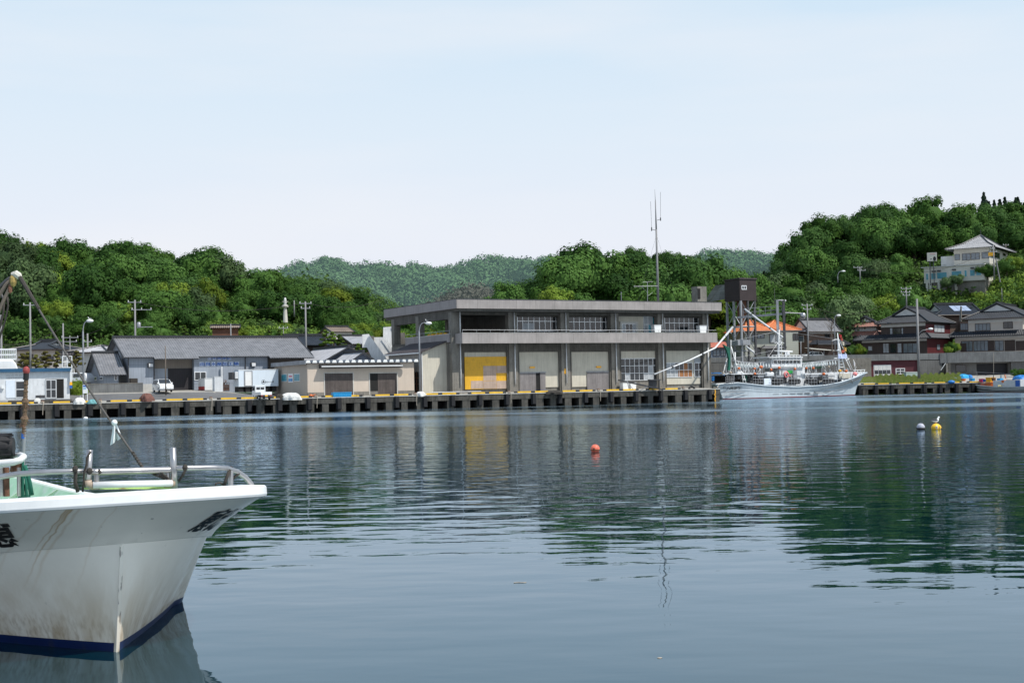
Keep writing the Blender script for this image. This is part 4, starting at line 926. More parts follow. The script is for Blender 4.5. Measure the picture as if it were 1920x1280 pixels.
def hip_roof(par, x0, x1, y0, y1, ze, zr, mt, over=.7, ridge='ridge_tile', gab=0.0, axis='x', per=.33, gm='plaster', name='roof', lip=True):
    """hipped roof; gab>0 gives the hip-and-gable form with a small gable set back up the hip"""
    X0, X1, Y0, Y1 = x0-over, x1+over, y0-over, y1+over
    T = (lambda x, y, z: (x, y, z)) if axis == 'x' else (lambda x, y, z: (y, x, z))
    if axis != 'x': X0, X1, Y0, Y1 = Y0, Y1, X0, X1
    hw = (Y1-Y0)/2; ym = (Y0+Y1)/2; hip = min(hw, (X1-X0)/2-.01); s = (zr-ze)/hw
    mb = MB(); rb = MB()
    if gab <= 0:
        A, B = X0+hip, X1-hip
        zt_ = zr
        mb.tiles([T(X0, Y0, ze), T(X1, Y0, ze), T(B, ym, zt_), T(A, ym, zt_)], per); mb.tiles([T(X1, Y1, ze), T(X0, Y1, ze), T(A, ym, zt_), T(B, ym, zt_)], per)
        mb.tiles([T(X0, Y1, ze), T(X0, Y0, ze), T(A, ym, zt_)], per); mb.tiles([T(X1, Y0, ze), T(X1, Y1, ze), T(B, ym, zt_)], per)
        for p_, q_ in ((T(X0, Y0, ze), T(A, ym, zt_)), (T(X0, Y1, ze), T(A, ym, zt_)), (T(X1, Y0, ze), T(B, ym, zt_)), (T(X1, Y1, ze), T(B, ym, zt_)), (T(A, ym, zt_), T(B, ym, zt_))):
            if (Vector(p_)-Vector(q_)).length > .1: rb.tube([Vector(p_)+Vector((0,0,.08)), Vector(q_)+Vector((0,0,.1))], .13, 6)
        g = None
    else:
        d = hw*(1-gab); zg = ze+d*s; A, B = X0+d, X1-d
        mb.tiles([T(X0, Y0, ze), T(X1, Y0, ze), T(B, Y0+d, zg), T(B, ym, zr), T(A, ym, zr), T(A, Y0+d, zg)], per)
        mb.tiles([T(X1, Y1, ze), T(X0, Y1, ze), T(A, Y1-d, zg), T(A, ym, zr), T(B, ym, zr), T(B, Y1-d, zg)], per)
        mb.tiles([T(X0, Y1, ze), T(X0, Y0, ze), T(A, Y0+d, zg), T(A, Y1-d, zg)], per); mb.tiles([T(X1, Y0, ze), T(X1, Y1, ze), T(B, Y1-d, zg), T(B, Y0+d, zg)], per)
        for x_, sg in ((A, -1), (B, 1)):
            for yy in (Y0, Y1):
                yg = Y0+d if yy == Y0 else Y1-d; xx = X0 if sg < 0 else X1
                rb.tube([Vector(T(xx, yy, ze))+Vector((0,0,.08)), Vector(T(x_, yg, zg))+Vector((0,0,.1))], .14, 6)
                rb.tube([Vector(T(x_+sg*.25, yg, zg))+Vector((0,0,.1)), Vector(T(x_+sg*.25, ym, zr))+Vector((0,0,.14))], .17, 6)
                mb.poly([T(x_, yg, zg), T(x_+sg*.35, yg, zg), T(x_+sg*.35, ym, zr), T(x_, ym, zr)])
        rb.prism([T(A-.3, ym-.2, zr), T(A-.3, ym+.2, zr), T(A-.3, ym+.2, zr+.42), T(A-.3, ym-.2, zr+.42)], Vector(T(B-A+.6, 0, 0)))
        g = MB()
        for x_ in (A-.03, B+.03): g.poly([T(x_, Y0+d+.35, zg+.03), T(x_, Y1-d-.35, zg+.03), T(x_, ym, zr-.22)])
    r = mb.build(name, mt, par); rb.build('ridge', ridge, r, smooth=False)
    if g: g.build('gable', gm, r)
    if lip:
        e_ = MB()
        for a, b_ in ((T(X0, Y0, ze), T(X1, Y0, ze)), (T(X0, Y1, ze), T(X0, Y0, ze)), (T(X1, Y0, ze), T(X1, Y1, ze))):
            e_.tube([Vector(a)-Vector((0,0,.1)), Vector(b_)-Vector((0,0,.1))], .1, 6)
        e_.build('gutter', 'frame_dark', r)
    return r
def pent(par, x0, x1, y0, y1, z, out_, drop, mt, per=.33):
    """skirt roof round a wall box: front and both sides"""
    mb = MB(); a, b, c, d = x0-out_, x1+out_, y0-out_, y1+out_
    mb.tiles([(a, c, z-drop), (b, c, z-drop), (x1, y0, z), (x0, y0, z)], per); mb.tiles([(a, d, z-drop), (a, c, z-drop), (x0, y0, z), (x0, y1, z)], per); mb.tiles([(b, c, z-drop), (b, d, z-drop), (x1, y1, z), (x1, y0, z)], per)
    r = mb.build('lower_roof', mt, par)
    rb = MB(); rb.rod((a, c, z-drop+.06), (x0, y0, z+.08), .12, 6); rb.rod((b, c, z-drop+.06), (x1, y0, z+.08), .12, 6); rb.rod((a, c, z-drop-.1), (b, c, z-drop-.1), .09, 6)
    rb.build('ridge', 'ridge_tile', r); return r
def walls(par, x0, x1, y0, y1, z0, z1, mt, name='wall'): return MB().box(x0, x1, y0, y1, z0, z1).build(name, mt, par)

# ---------------------------------------------------------------- grey warehouse
FW = Frame(P(240.5, 722, 179), 28)
wh = thing('warehouse', 'long grey corrugated warehouse with tiled roof and blue lettering', 'warehouse', FW)
H = lambda px, py, y=0: FW.hit(px, py, y)
wx1 = H(575, 700).x; ze = H(400, 664).z; wd = FW.hitx(205, 700, 0).y; wd = min(wd, 13.5)
zr = FW.hit(400, 633, wd/2).z; G = -1.2
xa, xb, xc = H(290, 690).x, H(363.5, 690).x, H(503.5, 690).x
mb = MB()
mb.box(0, xa, 0, .3, G, ze); mb.box(xb, xc, 0, .3, G, ze); mb.box(xa, xb, .9, 1.2, G, ze+.2, 2); mb.box(xc, wx1, .9, 1.2, G, ze+.2, 2)
mb.poly([(0, wd, G), (0, .3, G), (0, .3, ze), (0, wd/2, zr-.1), (0, wd, ze)], 1); mb.poly([(wx1, 1.2, G), (wx1, wd, G), (wx1, wd, ze), (wx1, wd/2, zr-.1), (wx1, 1.2, ze)], 1)
for xx in (xa, xc): mb.box(xx-.05, xx-.002, .3, .9, G, ze, 0)
mb.box(xb+.002, xb+.05, .3, .9, G, ze, 0)
mb.box(-.02, wx1+.02, wd, wd+.1, G, ze, 0)
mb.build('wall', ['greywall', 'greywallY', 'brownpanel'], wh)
gable_roof(wh, 0, wx1, 0, wd, ze, zr, 'tile_grey', over=.75)
mb = MB(); s_ = (zr-ze)/(wd/2)          # deeper eaves over the two door bays
for a, b in ((xa-.3, xb+.4), (xc-.2, wx1+.75)):
    mb.tiles([(a, -1.35, ze-1.35*s_+.0), (b, -1.35, ze-1.35*s_), (b, -.7, ze-.7*s_+.06), (a, -.7, ze-.7*s_+.06)])
mb.build('porch_roof', 'tile_grey', wh)
mb = MB(); mb.box(xa, xb, .85, .898, G, H(330, 690.5, .9).z, 0); MBs = mb.build('shutter', 'greywall', wh)
mb = MB(); mb.box(H(315, 700, .8).x, xb, .78, .84, G, H(330, 690.5, .8).z); mb.build('shutter', 'shutter', wh)
mb = MB(); mb.box(xc+.1, wx1, .78, .84, G, H(530, 693, .8).z); mb.build('shutter', 'shutter', wh)
pwin(FW, wh, 364.5, 387, 696.5, 713, -.07, 2, 1, fw=.1)
mb = MB(); 
for px in (239.5+1, 289, 460, 502.5): 
    x = H(px, 700).x; mb = MB(); mb.rod((x, -.1, G), (x, -.1, ze-.1), .075, 6); mb.build('downpipe', 'steel_dark', wh)
mb = MB(); a = H(415.5, 687, -.3); mb.rod((a.x, -.3, G), a, .11, 8); mb.build('vent_pipe', 'pipe_white', wh)
for px, py in ((281, 684.5), (473.5, 683.3)):
    a = H(px, py); mb = MB(); mb.box(a.x-.32, a.x+.32, -.35, -.002, a.z-.3, a.z+.3); v_ = mb.build('vent', 'steel_dark', wh); MB().prism([(a.x-.22, -.36, a.z-.18), (a.x+.28, -.36, a.z-.18), (a.x+.28, -.36, a.z+.2), (a.x-.22, -.36, a.z+.2)], (0, -.16, -.05)).build('hood', 'pipe_white', v_)
a, b = H(390, 674.2), H(432.5, 668.4); sgn = sign_text('山形県漁協', a.x, b.x, a.z, b.z, -.055, 'blueink', 'lettering', wh, .02)
a, b = H(374.5, 686), H(447.5, 678.2); sign_text('由良水産加工場', a.x, b.x, a.z, b.z, -.055, 'blueink', 'lettering', wh, .02)
for (u0, u1, n_, v0, v1) in ((389.5, 433, 5, 674.6, 668.0), (374, 448, 7, 686.6, 677.8)):
    a, b = H(u0, v0), H(u1, v1); wch = (b.x-a.x)/(n_+(n_-1)*.5)
    for k in range(n_): MB().box(a.x+k*wch*1.5, a.x+k*wch*1.5+wch, -.035, -.004, a.z, b.z).build('letter_plate', 'skywhite', wh)
# annex with its own gable
FX = Frame(P(195, 722, 176.5), 28)
an = thing('warehouse_annex', 'small grey gabled annex at the left end of the warehouse', 'annex', FX)
HX = lambda px, py, y=0: FX.hit(px, py, y)
axd = 8.5; axx = HX(222, 700).x; aze = HX(205, 696.5).z; azr = FX.hit(190, 662, axd/2).z
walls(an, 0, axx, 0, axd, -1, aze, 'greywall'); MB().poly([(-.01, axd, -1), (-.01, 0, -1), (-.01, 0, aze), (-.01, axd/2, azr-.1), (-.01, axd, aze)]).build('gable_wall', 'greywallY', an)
gable_roof(an, 0, axx+.2, 0, axd, aze, azr, 'tile_grey', over=.7)
for (p0, p1, q0, q1) in ((163, 172, 703, 715), (176, 182, 706, 713), (188, 193, 706, 712)):
    y0, y1 = FX.hitx(p1, 708, -.02).y, FX.hitx(p0, 708, -.02).y; z0, z1 = FX.hitx((p0+p1)/2, q1, -.02).z, FX.hitx((p0+p1)/2, q0, -.02).z
    w_ = MB().box(-.09, -.02, y0, y1, z0, z1).build('window', 'frame', an); ym = (y0+y1)/2
    MB().box(-.11, -.092, y0+.08, y1-.08, z0+.08, z1-.08).build('pane', 'glass', w_)
pwin(FX, an, 224.5-10, 230-10, 700, 713, -.07, 1, 1)
# concrete block wall
FB2 = Frame(P(144, 738, 172), 21); o = thing('block_wall', 'weathered grey concrete block wall before the warehouse annex', 'wall', FB2)
x1 = FB2.hit(268, 730).x; zt = FB2.hit(206, 719.5).z; MB().box(0, x1, 0, .25, -.6, zt).build('body', 'block', o); MB().box(-.03, x1+.03, -.03, .28, zt, zt+.07).build('coping', 'concrete', o)
FB3 = Frame(P(268.5, 732, 176), 28); o = MB().box(0, FB3.hit(286, 728).x, 0, .25, -.6, FB3.hit(276, 719.5).z).build('block_wall', 'concrete_light', fr=FB3); tag(o, 'short pale concrete wall between the block wall and the white van', 'wall')

# ---------------------------------------------------------------- white office at far left
FO = Frame(P(131, 747.5, 163.5), 20.4); of = thing('white_office', 'peeling white harbour office with blue roof edge', 'office', FO)
H = lambda px, py, y=0: FO.hit(px, py, y)
xl = -16.; zt = H(60, 697).z; zf = H(60, 690.5).z
mb = MB(); mb.box(xl, 0, 0, 7, -.02, zt); mb.build('wall', 'peeling', of); mb = MB(); mb.box(xl-.3, .1, -.4, 7.3, zt+.002, zf); mb.build('roof', 'blue_trim', of)
mb = MB(); mb.box(.004, .25, -.3, .4, H(131, 728).z, zt+.2, 0); pil = mb.build('corner_pillar', 'peeling', of); 
mb = MB(); mb.box(-.02, .27, -.34, -.305, H(130, 722).z, H(130, 716).z); mb.build('yellow_mark', 'yellow', pil)
mb = MB(); mb.box(-.02, .27, -.34, -.305, H(130, 728).z+.02, H(130, 722.5).z); mb.build('blue_mark', 'blueink', pil)
pwin(FO, of, 28.5, 47, 713.5, 746, -.07, 1, 2, fw=.11, mid=.5)
a, b = H(11.5, 746), H(28, 713); MB().box(a.x, b.x, -.06, -.003, a.z, b.z).build('door', 'skywhite', of)
a, b = H(85.3, 746.5), H(119.5, 710); d_ = MB().box(a.x, b.x, -.03, -.003, a.z, b.z).build('doorway', 'dark', of)
pwin(FO, of, 85.3, 106, 711.5, 746.3, -.1, 2, 2, fw=.09, mid=.47)
a, b = H(67, 745.5), H(84, 740.5); MB().box(a.x, b.x, -.06, -.003, a.z, b.z).build('vent', 'steel_dark', of)
a, b = H(2.5, 728.5), H(7.5, 723.8); MB().box(a.x, b.x, -.25, -.003, a.z, b.z).build('meter_box', 'white', of)
a, b = H(12, 709.5), H(48, 706.4); sign_text('山形県漁業協同組合', a.x, b.x, a.z, b.z, -.012, 'greyink', 'lettering', of)
a, b = H(12, 704.5), H(42, 702.4); sign_text('由良漁業', a.x, b.x, a.z, b.z, -.012, 'greyink', 'lettering', of)
mb = MB(); zs = gz(FQ.l(FO.o).x, 2)-FO.o.z
for k in range(3): mb.box(xl, .2, -.55*(k+1), -.55*k-.002, zs-.4, -.02-(.0-zs)*(k+.6)/3.2*-1 if False else -.03-.2*k)
mb.build('steps', 'concrete_dark', of)
# white tank with a cage on top, behind the office
FT = Frame(P(16, 691, 171), 20.4); o = thing('white_tank', 'rounded white tank showing above the office roof at the left edge', 'tank', FT); H = lambda px, py, y=0: FT.hit(px, py, y)
z1 = H(10, 675).z; mb = MB(); a = H(-14, 680).x; b = H(28, 684).x
mb.prism([(a, -1.5, -4), (H(33, 690).x, -1.5, -4), (H(33, 690).x, -1.5, 0), (H(30, 684).x, -1.5, H(30, 682).z), (H(24, 680).x, -1.5, z1), (a, -1.5, z1)], (0, 3, 0)); mb.build('body', 'white', o, bevel=.15)
o2 = thing('railing_cage', 'white pipe railing cage standing on the white tank', 'railing', Frame(FT.w((0, 0, z1)), 20.4)); mb = MB(); zt = H(15, 655).z-z1; x1 = H(30, 665).x; a_ = H(-12, 665).x
for z in (.1, zt*.5, zt): mb.tube([(a_, -1.3, z), (x1, -1.3, z), (x1, 1.3, z), (a_, 1.3, z)], .055, 5)
for k in range(12):
    x = a_+(x1-a_)*k/11; mb.rod((x, -1.3, 0), (x, -1.3, zt), .045, 5); mb.rod((x, 1.3, 0), (x, 1.3, zt), .045, 5)
mb.build('rails', 'white', o2)
o2 = thing('railing_cage', 'small white railing frame behind the right end of the office roof', 'railing', Frame(P(126, 692, 172), 20.4)); mb = MB()
for x in (-.55, 0, .55):
    for y in (-.4, .5): mb.rod((x, y, -3), (x, y, 1.6 if x else 2.0), .05, 5)
for z in (.2, .9, 1.6): mb.tube([(-.55, -.4, z), (.55, -.4, z), (.55, .5, z), (-.55, .5, z), (-.55, -.4, z)], .045, 5)
mb.build('rails', 'white', o2)

# ---------------------------------------------------------------- poles, lamps, wires
def upole(px, ytop, ybot, Y, label, arms=(), r=.17, kind='utility_pole', mt='pole', zb=None, tr=None):
    b = P(px, ybot, Y); t_ = P(px, ytop, Y)
    if zb is not None: b = Vector((b.x, b.y, zb))
    h = t_.z-b.z; o = thing(kind, label, 'pole', Frame(b, 20)); MB().rod((0, 0, 0), (0, 0, h), r*.85, 10, r*.55).build('pole', mt, o, smooth=True)
    for (dz, w0, w1) in arms:
        mb = MB(); mb.box(w0, w1, -.06, .06, h-dz-.05, h-dz+.05); a_ = mb.build('crossarm', 'steel', o); ib = MB()
        for k in range(3): x = w0+.1+(w1-w0-.2)*k/2; ib.lathe((x, 0, h-dz+.05), [(.05, 0), (.08, .07), (.05, .12), (.07, .18), (.03, .24)], 8)
        ib.build('insulator', 'plaster', a_)
    if tr: mb = MB(); mb.lathe((tr[0], 0, h-tr[1]), [(.25, 0), (.28, .1), (.28, .75), (.1, .85)], 12); mb.build('transformer', 'steel', o, smooth=True); MB().box(tr[0], tr[0]+1.9, -.05, .05, h-tr[1]+.1, h-tr[1]+.2).build('crossarm', 'steel', o)
    return b, t_
WIRE = []
upole(254, 562, 660, 196, 'grey utility pole with transformer behind the warehouse ridge', [(.35, -1.0, .9), (1.4, -.5, 2.3)], .2, tr=(.5, 4.0), zb=3)
upole(57.5, 567, 692, 186, 'pale utility pole with crossarm behind the white office', [(.35, -.9, .9)], .19, zb=3)
upole(119, 606, 690, 183, 'bare grey utility pole beside the small white railing frame', [], .17, zb=3)
upole(131.5, 629, 680, 205, 'distant slim utility pole between the dark roofs and the pines', [(.3, -1.2, 1.2), (.9, -1, 1)], .13, zb=3)
upole(3, 590, 720, 181, 'thick concrete pole at the left edge of the view', [], .22, zb=3)
upole(164.5, 625, 665, 200, 'short square concrete post left of the warehouse gable', [(1.2, -.6, .6)], .2, zb=3)
upole(311, 648, 740.5, 170, 'bare weathered wooden pole in front of the white van', [], .1, mt='wood')
upole(574, 565, 660, 200, 'tall utility pole behind the right end of the warehouse', [(.3, -.9, .9), (1.0, -.7, .7)], .19, zb=3)
upole(552, 563, 594, 250, 'thin pale pole on the hillside beside the white tower', [], .16)
upole(433, 607, 640, 228, 'short utility pole in front of the brown shed', [], .17, zb=6)
upole(531.5, 614, 630, 232, 'low post with crossarm on the terrace under the left hill', [(.1, -.8, .8)], .1, zb=6)
upole(625, 640, 665, 210, 'mottled post among the small pines', [], .14, mt='plaster', zb=4)
def lamp(px, ytop, ybot, Y, arm_px, arm_y, label, r=.1, mid=None, gull=False):
    b = P(px, ybot, Y); t_ = P(px, ytop, Y); a_ = P(arm_px, arm_y, Y); fr = Frame(b, 0); o = thing('street_lamp', label, 'street lamp', fr)
    l = fr.l; t_ = l(t_); a_ = l(a_); pts = [Vector((0, 0, 0)), Vector((0, 0, t_.z-1.2))]
    mb = MB(); x = a_.x; sg = 1 if x > 0 else -1
    if mid is None:
        arc = [Vector((x*.5*(1-math.cos(a)), 0, t_.z-1.2+1.2*math.sin(a))) for a in np.linspace(0.1, math.pi/2, 7)]; mb.tube([pts[0], pts[1]]+arc+[Vector((x*.9, 0, a_.z+.05))], [r*1.3, r]+[r*.6]*8, 8)
        mb.build('pole', 'steel', o, smooth=True)
    else:
        mb.rod((0, 0, 0), (0, 0, t_.z), r*1.5, 10, r); mb.build('pole', 'pole', o, smooth=True)
        zm = l(P(px, mid, Y)).z; mb = MB(); mb.tube([(0, 0, zm), (x*.35, 0, zm+(a_.z-zm)*.75), (x*.9, 0, a_.z)], .05, 6); mb.build('arm', 'steel', o, smooth=True)
    MB().ball((x, 0, a_.z), .34, 12, 0, (1.3, .8, .62)).build('lamp_head', 'white', o, smooth=True)
    if gull:
        gull_(Frame(b+Vector((x*.95, 0, a_.z+.19)), 200), 'white gull perched on the lamp head left of the warehouse', .8)
def gull_(fr, label, s=1.0):
    g = MB(); g.tube([(-.26*s, 0, .15*s), (-.15*s, 0, .14*s), (0, 0, .13*s), (.10*s, 0, .17*s), (.15*s, 0, .24*s), (.17*s, 0, .30*s), (.20*s, 0, .335*s), (.23*s, 0, .33*s), (.27*s, 0, .315*s)], [.012*s, .055*s, .095*s, .085*s, .05*s, .042*s, .05*s, .03*s, .008*s], 10)
    o = thing('gull', label, 'gull', fr); g.build('body', 'white', o, smooth=True)
    for sg in (-1, 1):
        wv = MB(); wv.tube([(-.33*s, sg*.02*s, .17*s), (-.18*s, sg*.07*s, .19*s), (0, sg*.085*s, .2*s), (.09*s, sg*.06*s, .19*s)], [.008*s, .03*s, .045*s, .015*s], 8); wv.build('wing', mat('gull_wing', (.05,.052,.06), .7, .2, 8), o, smooth=True)
        lg = MB(); lg.rod((.0, sg*.03*s, 0), (.0, sg*.03*s, .08*s), .008*s, 5); lg.build('leg', 'yellow', o)
    MB().tube([(.255*s, 0, .323*s), (.295*s, 0, .308*s)], [.012*s, .003*s], 6).build('beak', 'yellow', o)
    return o
lamp(157, 603, 757, 164, 168.5, 601.5, 'curved street lamp by the notice board at the left', gull=True)
lamp(788, 605, 742.5, 178, 803.5, 606, 'curved street lamp in front of the lean-to shed', gull=False)
gull_(Frame(P(800, 602.5, 178), 160), 'white gull perched on the lamp head in front of the market hall', .8)
def wire(a, b, sag, label):
    a, b = Vector(a), Vector(b); pts = [a.lerp(b, k/14)-Vector((0, 0, 4*sag*(k/14)*(1-k/14))) for k in range(15)]
    o = MB().tube([p-a for p in pts], .028, 4).build('power_line', 'rope', fr=Frame(a, 0)); tag(o, label, 'power line')
wire(P(254, 566, 196), P(574, 568, 200), 1.2, 'overhead wire running from the transformer pole to the pole behind the warehouse')
wire(P(574, 568, 200), P(720, 560, 230), 1.0, 'overhead wire leaving the warehouse pole to the right')
wire(P(131, 631, 205), P(254, 568, 196), 1.2, 'overhead wire climbing from the distant slim pole to the transformer pole')
wire(P(3, 645, 181), P(119, 612, 183), .8, 'overhead wire between the left edge pole and the bare pole')
# white monument tower on the hill
fr = Frame(P(535, 594, 248), 10); o = thing('beacon_tower', 'small white beacon tower standing on the wooded slope', 'tower', fr); z = lambda py: fr.l(P(535, py, 248)).z
MB().lathe((0, 0, -1), [(.42, 0), (.38, 1), (.26, z(577)+1)], 8).build('base', 'plaster2', o); MB().lathe((0, 0, z(577)), [(.33, 0), (.58, .15), (.58, .4), (.4, .5)], 12).build('gallery', 'plaster2', o)
MB().lathe((0, 0, z(577)+.5), [(.26, 0), (.24, z(563)-z(577)-.4), (.12, z(563)-z(577))], 10).build('lantern', 'plaster', o)
mb = MB(); mb.tube([(.56*math.cos(a), .56*math.sin(a), z(577)+1.1) for a in np.linspace(0, 6.28, 17)], .04, 5); mb.build('railing', 'plaster2', o)
# ---------------------------------------------------------------- houses behind on the left
def simple_house(px0, px1, yeave, yridge, ybase, Y, ang, label, roof='tile_black', wall='plaster', kind='hip', depth=8, gab=.0, name='house', over=.7, wins=(), base=None, gm='plaster', cat='house', gaxis='x'):
    fr = Frame(P(px0, ybase, Y), ang); o = thing(name, label, cat, fr); x1 = fr.hit(px1, yeave).x; pm = (px0+px1)/2
    ze_ = fr.hit(pm, yeave).z; zr_ = fr.hit(pm, yridge, depth/2).z; 
    walls(o, 0, x1, 0, depth, -3 if base is None else base, ze_, wall)
    if kind == 'hip': hip_roof(o, 0, x1, 0, depth, ze_, zr_, roof, over, gab=gab, gm=gm)
    else:
        gable_roof(o, 0, x1, 0, depth, ze_, zr_, roof, over=over, axis=gaxis)
        if gaxis == 'x':
            for xx in (.001, x1-.001): MB().poly([(xx, 0, ze_-.01), (xx, depth, ze_-.01), (xx, depth/2, zr_-.05)]).build('gable', wall, o)
        else:
            MB().poly([(0, .001, ze_-.01), (x1, .001, ze_-.01), (x1/2, .001, zr_-.05)]).build('gable', wall, o)
    for (a, b, c, d, nx, nz, gl) in wins: pwin(fr, o, a, b, c, d, -.08, nx, nz, gl=gl, fm='frame_dark', fw=.1, dy=.09)
    return fr, o
simple_house(28, 104, 655, 641, 692, 205, -8, 'dark tiled hip roof house behind the pines at the left', 'tile_black', 'creamwall', depth=9, gab=.45, wins=[(40, 62, 664, 676, 3, 1, 'glass'), (74, 100, 668, 676, 4, 1, 'glass')])
simple_house(98, 140, 661, 652, 690, 215, 5, 'low dark roofed house half hidden beyond the bare pole', 'tile_black', 'creamwall', depth=7, gab=.3)
simple_house(133, 197, 660, 649, 692, 198, -12, 'light grey hip roofed house left of the warehouse gable', 'tile_light', 'plaster', depth=8)
simple_house(106, 136, 664, 662, 692, 192, 10, 'small flat white house wall behind the topiary pines', 'roof_dark', 'plaster', 'gable', depth=3, over=.3, wins=[(112, 120, 672, 680, 2, 1, 'glass')])
simple_house(556, 612, 644, 629, 665, 212, 28, 'long dark tiled house behind the right end of the warehouse', 'tile_black', 'brownwall', 'gable', depth=8)
simple_house(612, 662, 653, 637, 668, 214, 28, 'dark blue tiled roof among the small pines', 'tile_black', 'plaster', 'hip', depth=8, gab=.4)
simple_house(664, 695, 642, 630, 660, 224, 28, 'light tiled gable roof left of the outdoor stairs', 'tile_light', 'brownwall', 'gable', depth=8)
simple_house(581, 603, 674, 651, 690, 192, -62+28, 'grey tiled gable roof house behind the beige store', 'tile_light', mat('blue_grey_gable', (.10,.12,.16), .7, .1, .5), 'gable', depth=9, wins=(), name='house')  if False else None
def side_gable(pxl, pxr, pxapex, yeL, yeR, yr, Y, ang, label, dep, roof, wall):
    """house whose gable faces the water and whose left slope shows"""
    fr = Frame(P(pxl, 700, Y), ang); o = thing('house', label, 'house', fr); x1 = fr.hit(pxr, yeR).x; zeL = fr.hit(pxl, yeL).z; xm = x1/2; zr_ = fr.hit(pxapex, yr).z
    walls(o, .3, x1-.3, 0, dep, -4, zeL, wall); MB().poly([(.3, -.001, zeL-.01), (x1-.3, -.001, zeL-.01), (xm, -.001, zr_-.1)]).build('gable', wall, o)
    gable_roof(o, .3, x1-.3, 0, dep, zeL, zr_, roof, axis='y', over=.5)
bg_ = mat('blue_grey_gable', (.10,.12,.16), .7, .1, .5)
side_gable(606, 698, 648, 674, 674, 650, 188, 28, 'grey tiled house with blue grey gable behind the beige store', 13, 'tile_light', bg_)
side_gable(656, 703, 679, 674, 674, 660, 182, 28, 'smaller light tiled house with blue grey gable just above the beige store roof', 6, 'tile_light', bg_)
simple_house(398, 446, 613.5, 610.5, 625, 236, 10, 'long low brown shed on the terrace under the left hill', 'roof_brown', mat('rusty_brown_boards', (.13,.06,.04), .85, .3, .8), 'gable', depth=4, over=.4, name='shed', cat='shed')
simple_house(624, 660, 620.5, 613, 634, 233, 28, 'pale hut with weathered brown roof on the terrace', 'roof_brown', 'plaster2', 'gable', depth=5.5, over=.4, name='hut', cat='hut', wins=[(641, 650, 627.5, 630.5, 2, 1, 'glass')])
# ---------------------------------------------------------------- pines clipped into pads
rs_ = np.random.default_rng(77)
def pad_pine(px, ytop, ybase, Y, wpx, kind, label, group, seed):
    rs = np.random.default_rng(seed); b = P(px, ybase, Y); h = P(px, ytop, Y).z-b.z; w_ = wpx/F*Y/2; o = thing('pine_tree', label, 'pine', Frame(b, seed*40), group)
    t = MB(); pts = [(0, 0, -1.0)]
    for k in range(1, 6): pts.append((.25*math.sin(k*1.7+seed), .2*math.cos(k*2.1+seed), h*k/5.3))
    t.tube(pts, [.17, .15, .13, .1, .08, .04], 7); V = []; cs = []
    for k in range(9):
        z = h*(.28+.72*k/8.); r = w_*(.5 if k == 8 else rs.uniform(.35, .55))*(1.15-.5*k/8); a = k*2.4+seed; d = 0 if k == 8 else w_*(.75-.5*k/8); c = np.array([d*math.cos(a), d*math.sin(a), z]); cs.append(c)
        t.rod(pts[min(5, 1+k//2)], tuple(c), .05, 5, .03)
        n = 260; dd = rs.normal(size=(n, 3)); dd /= np.linalg.norm(dd, axis=1, keepdims=True); p = c+dd*np.array([r, r, r*.36])*rs.uniform(.75, 1.05, (n, 1)); dd[:, 2] += .6
        V.append(quads_from(p, dd+rs.normal(size=(n, 3))*.5, .11, rs))
    t.build('trunk', 'trunk', o); v = np.concatenate(V); me = np_mesh('needles', v, np.arange(len(v)).reshape(-1, 4), [ML[kind]]); c = bpy.data.objects.new('needles', me); C.objects.link(c); c.parent = o
PB = 'clipped brownish pine in the row behind the white office'
for i, (px, yt, w_) in enumerate([(42, 664, 22), (53, 661, 22), (86, 660, 27), (68, 666, 18), (107, 660, 17), (144, 659, 26), (136, 668, 16)]):
    pad_pine(px, yt, 695, 186+i % 3*3, w_, 'pine', PB, 'clipped brownish pines behind the white office', i+1)
PG = 'small green pad pine among the roofs left of the outdoor stairs'
for i, (px, yt, yb, w_) in enumerate([(610, 620, 655, 24), (624, 623, 650, 18), (637, 628, 655, 18), (648, 646, 668, 18), (672, 645, 672, 18), (684, 654, 678, 16), (505, 616, 636, 12), (523, 618, 636, 11), (346, 611, 636, 15)]):
    pad_pine(px, yt, yb, 203 if i < 6 else 222, w_, 'pinegreen', PG if i < 6 else 'small pad pine on the terrace above the warehouse roof', 'small green pad pines near the outdoor stairs' if i < 6 else 'small pad pines on the terrace', 20+i)
tree(P(146, 752, 170)-Vector((0, 0, .5)), 1.5, 'bright', 0, 'light green bush against the right end of the white office', 'bush by the office', 1.3, 'bush')
# concrete channel on the hill at far left
fr = Frame(P(6, 640, 236), 0); mb = MB(); mb.prism([fr.P(2, 645, 236), fr.P(8, 645, 236), fr.P(25, 617, 250), fr.P(19, 617, 250)], (0, 0, .5)); o = mb.build('slope_channel', 'concrete_dark', fr=fr); tag(o, 'dark concrete channel climbing the hillside at the far left', 'channel')
# ================================================================ yard objects and vehicles, left quay
def loft(mb, secs, m=0, close=True):     # list of equal-length closed sections
    n = len(secs[0]); vs = [p for s in secs for p in s]
    mb.add(vs, [(i*n+j, i*n+(j+1) % n, (i+1)*n+(j+1) % n, (i+1)*n+j) for i in range(len(secs)-1) for j in range(n)]+[tuple(range(n))[::-1], tuple((len(secs)-1)*n+j for j in range(n))], m)
def wheel(par, x, y, r, w_=.17):
    t = MB(); s = 1 if y > 0 else -1
    t.tube([(x, y-s*w_/2, r), (x, y-s*w_/2*.8, r), (x, y+s*w_/2*.8, r), (x, y+s*w_/2, r)], [r*.9, r, r, r*.9], 18); w_o = t.build('wheel', 'rubber', par, smooth=False)
    MB().tube([(x, y+s*(w_/2-.02), r), (x, y+s*(w_/2+.012), r)], [r*.62, r*.55], 14).build('rim', 'frame', w_o)
paint = mat('white_car_paint', (.78,.79,.80), .22, .03, 1, spec=.5, coat=.6)
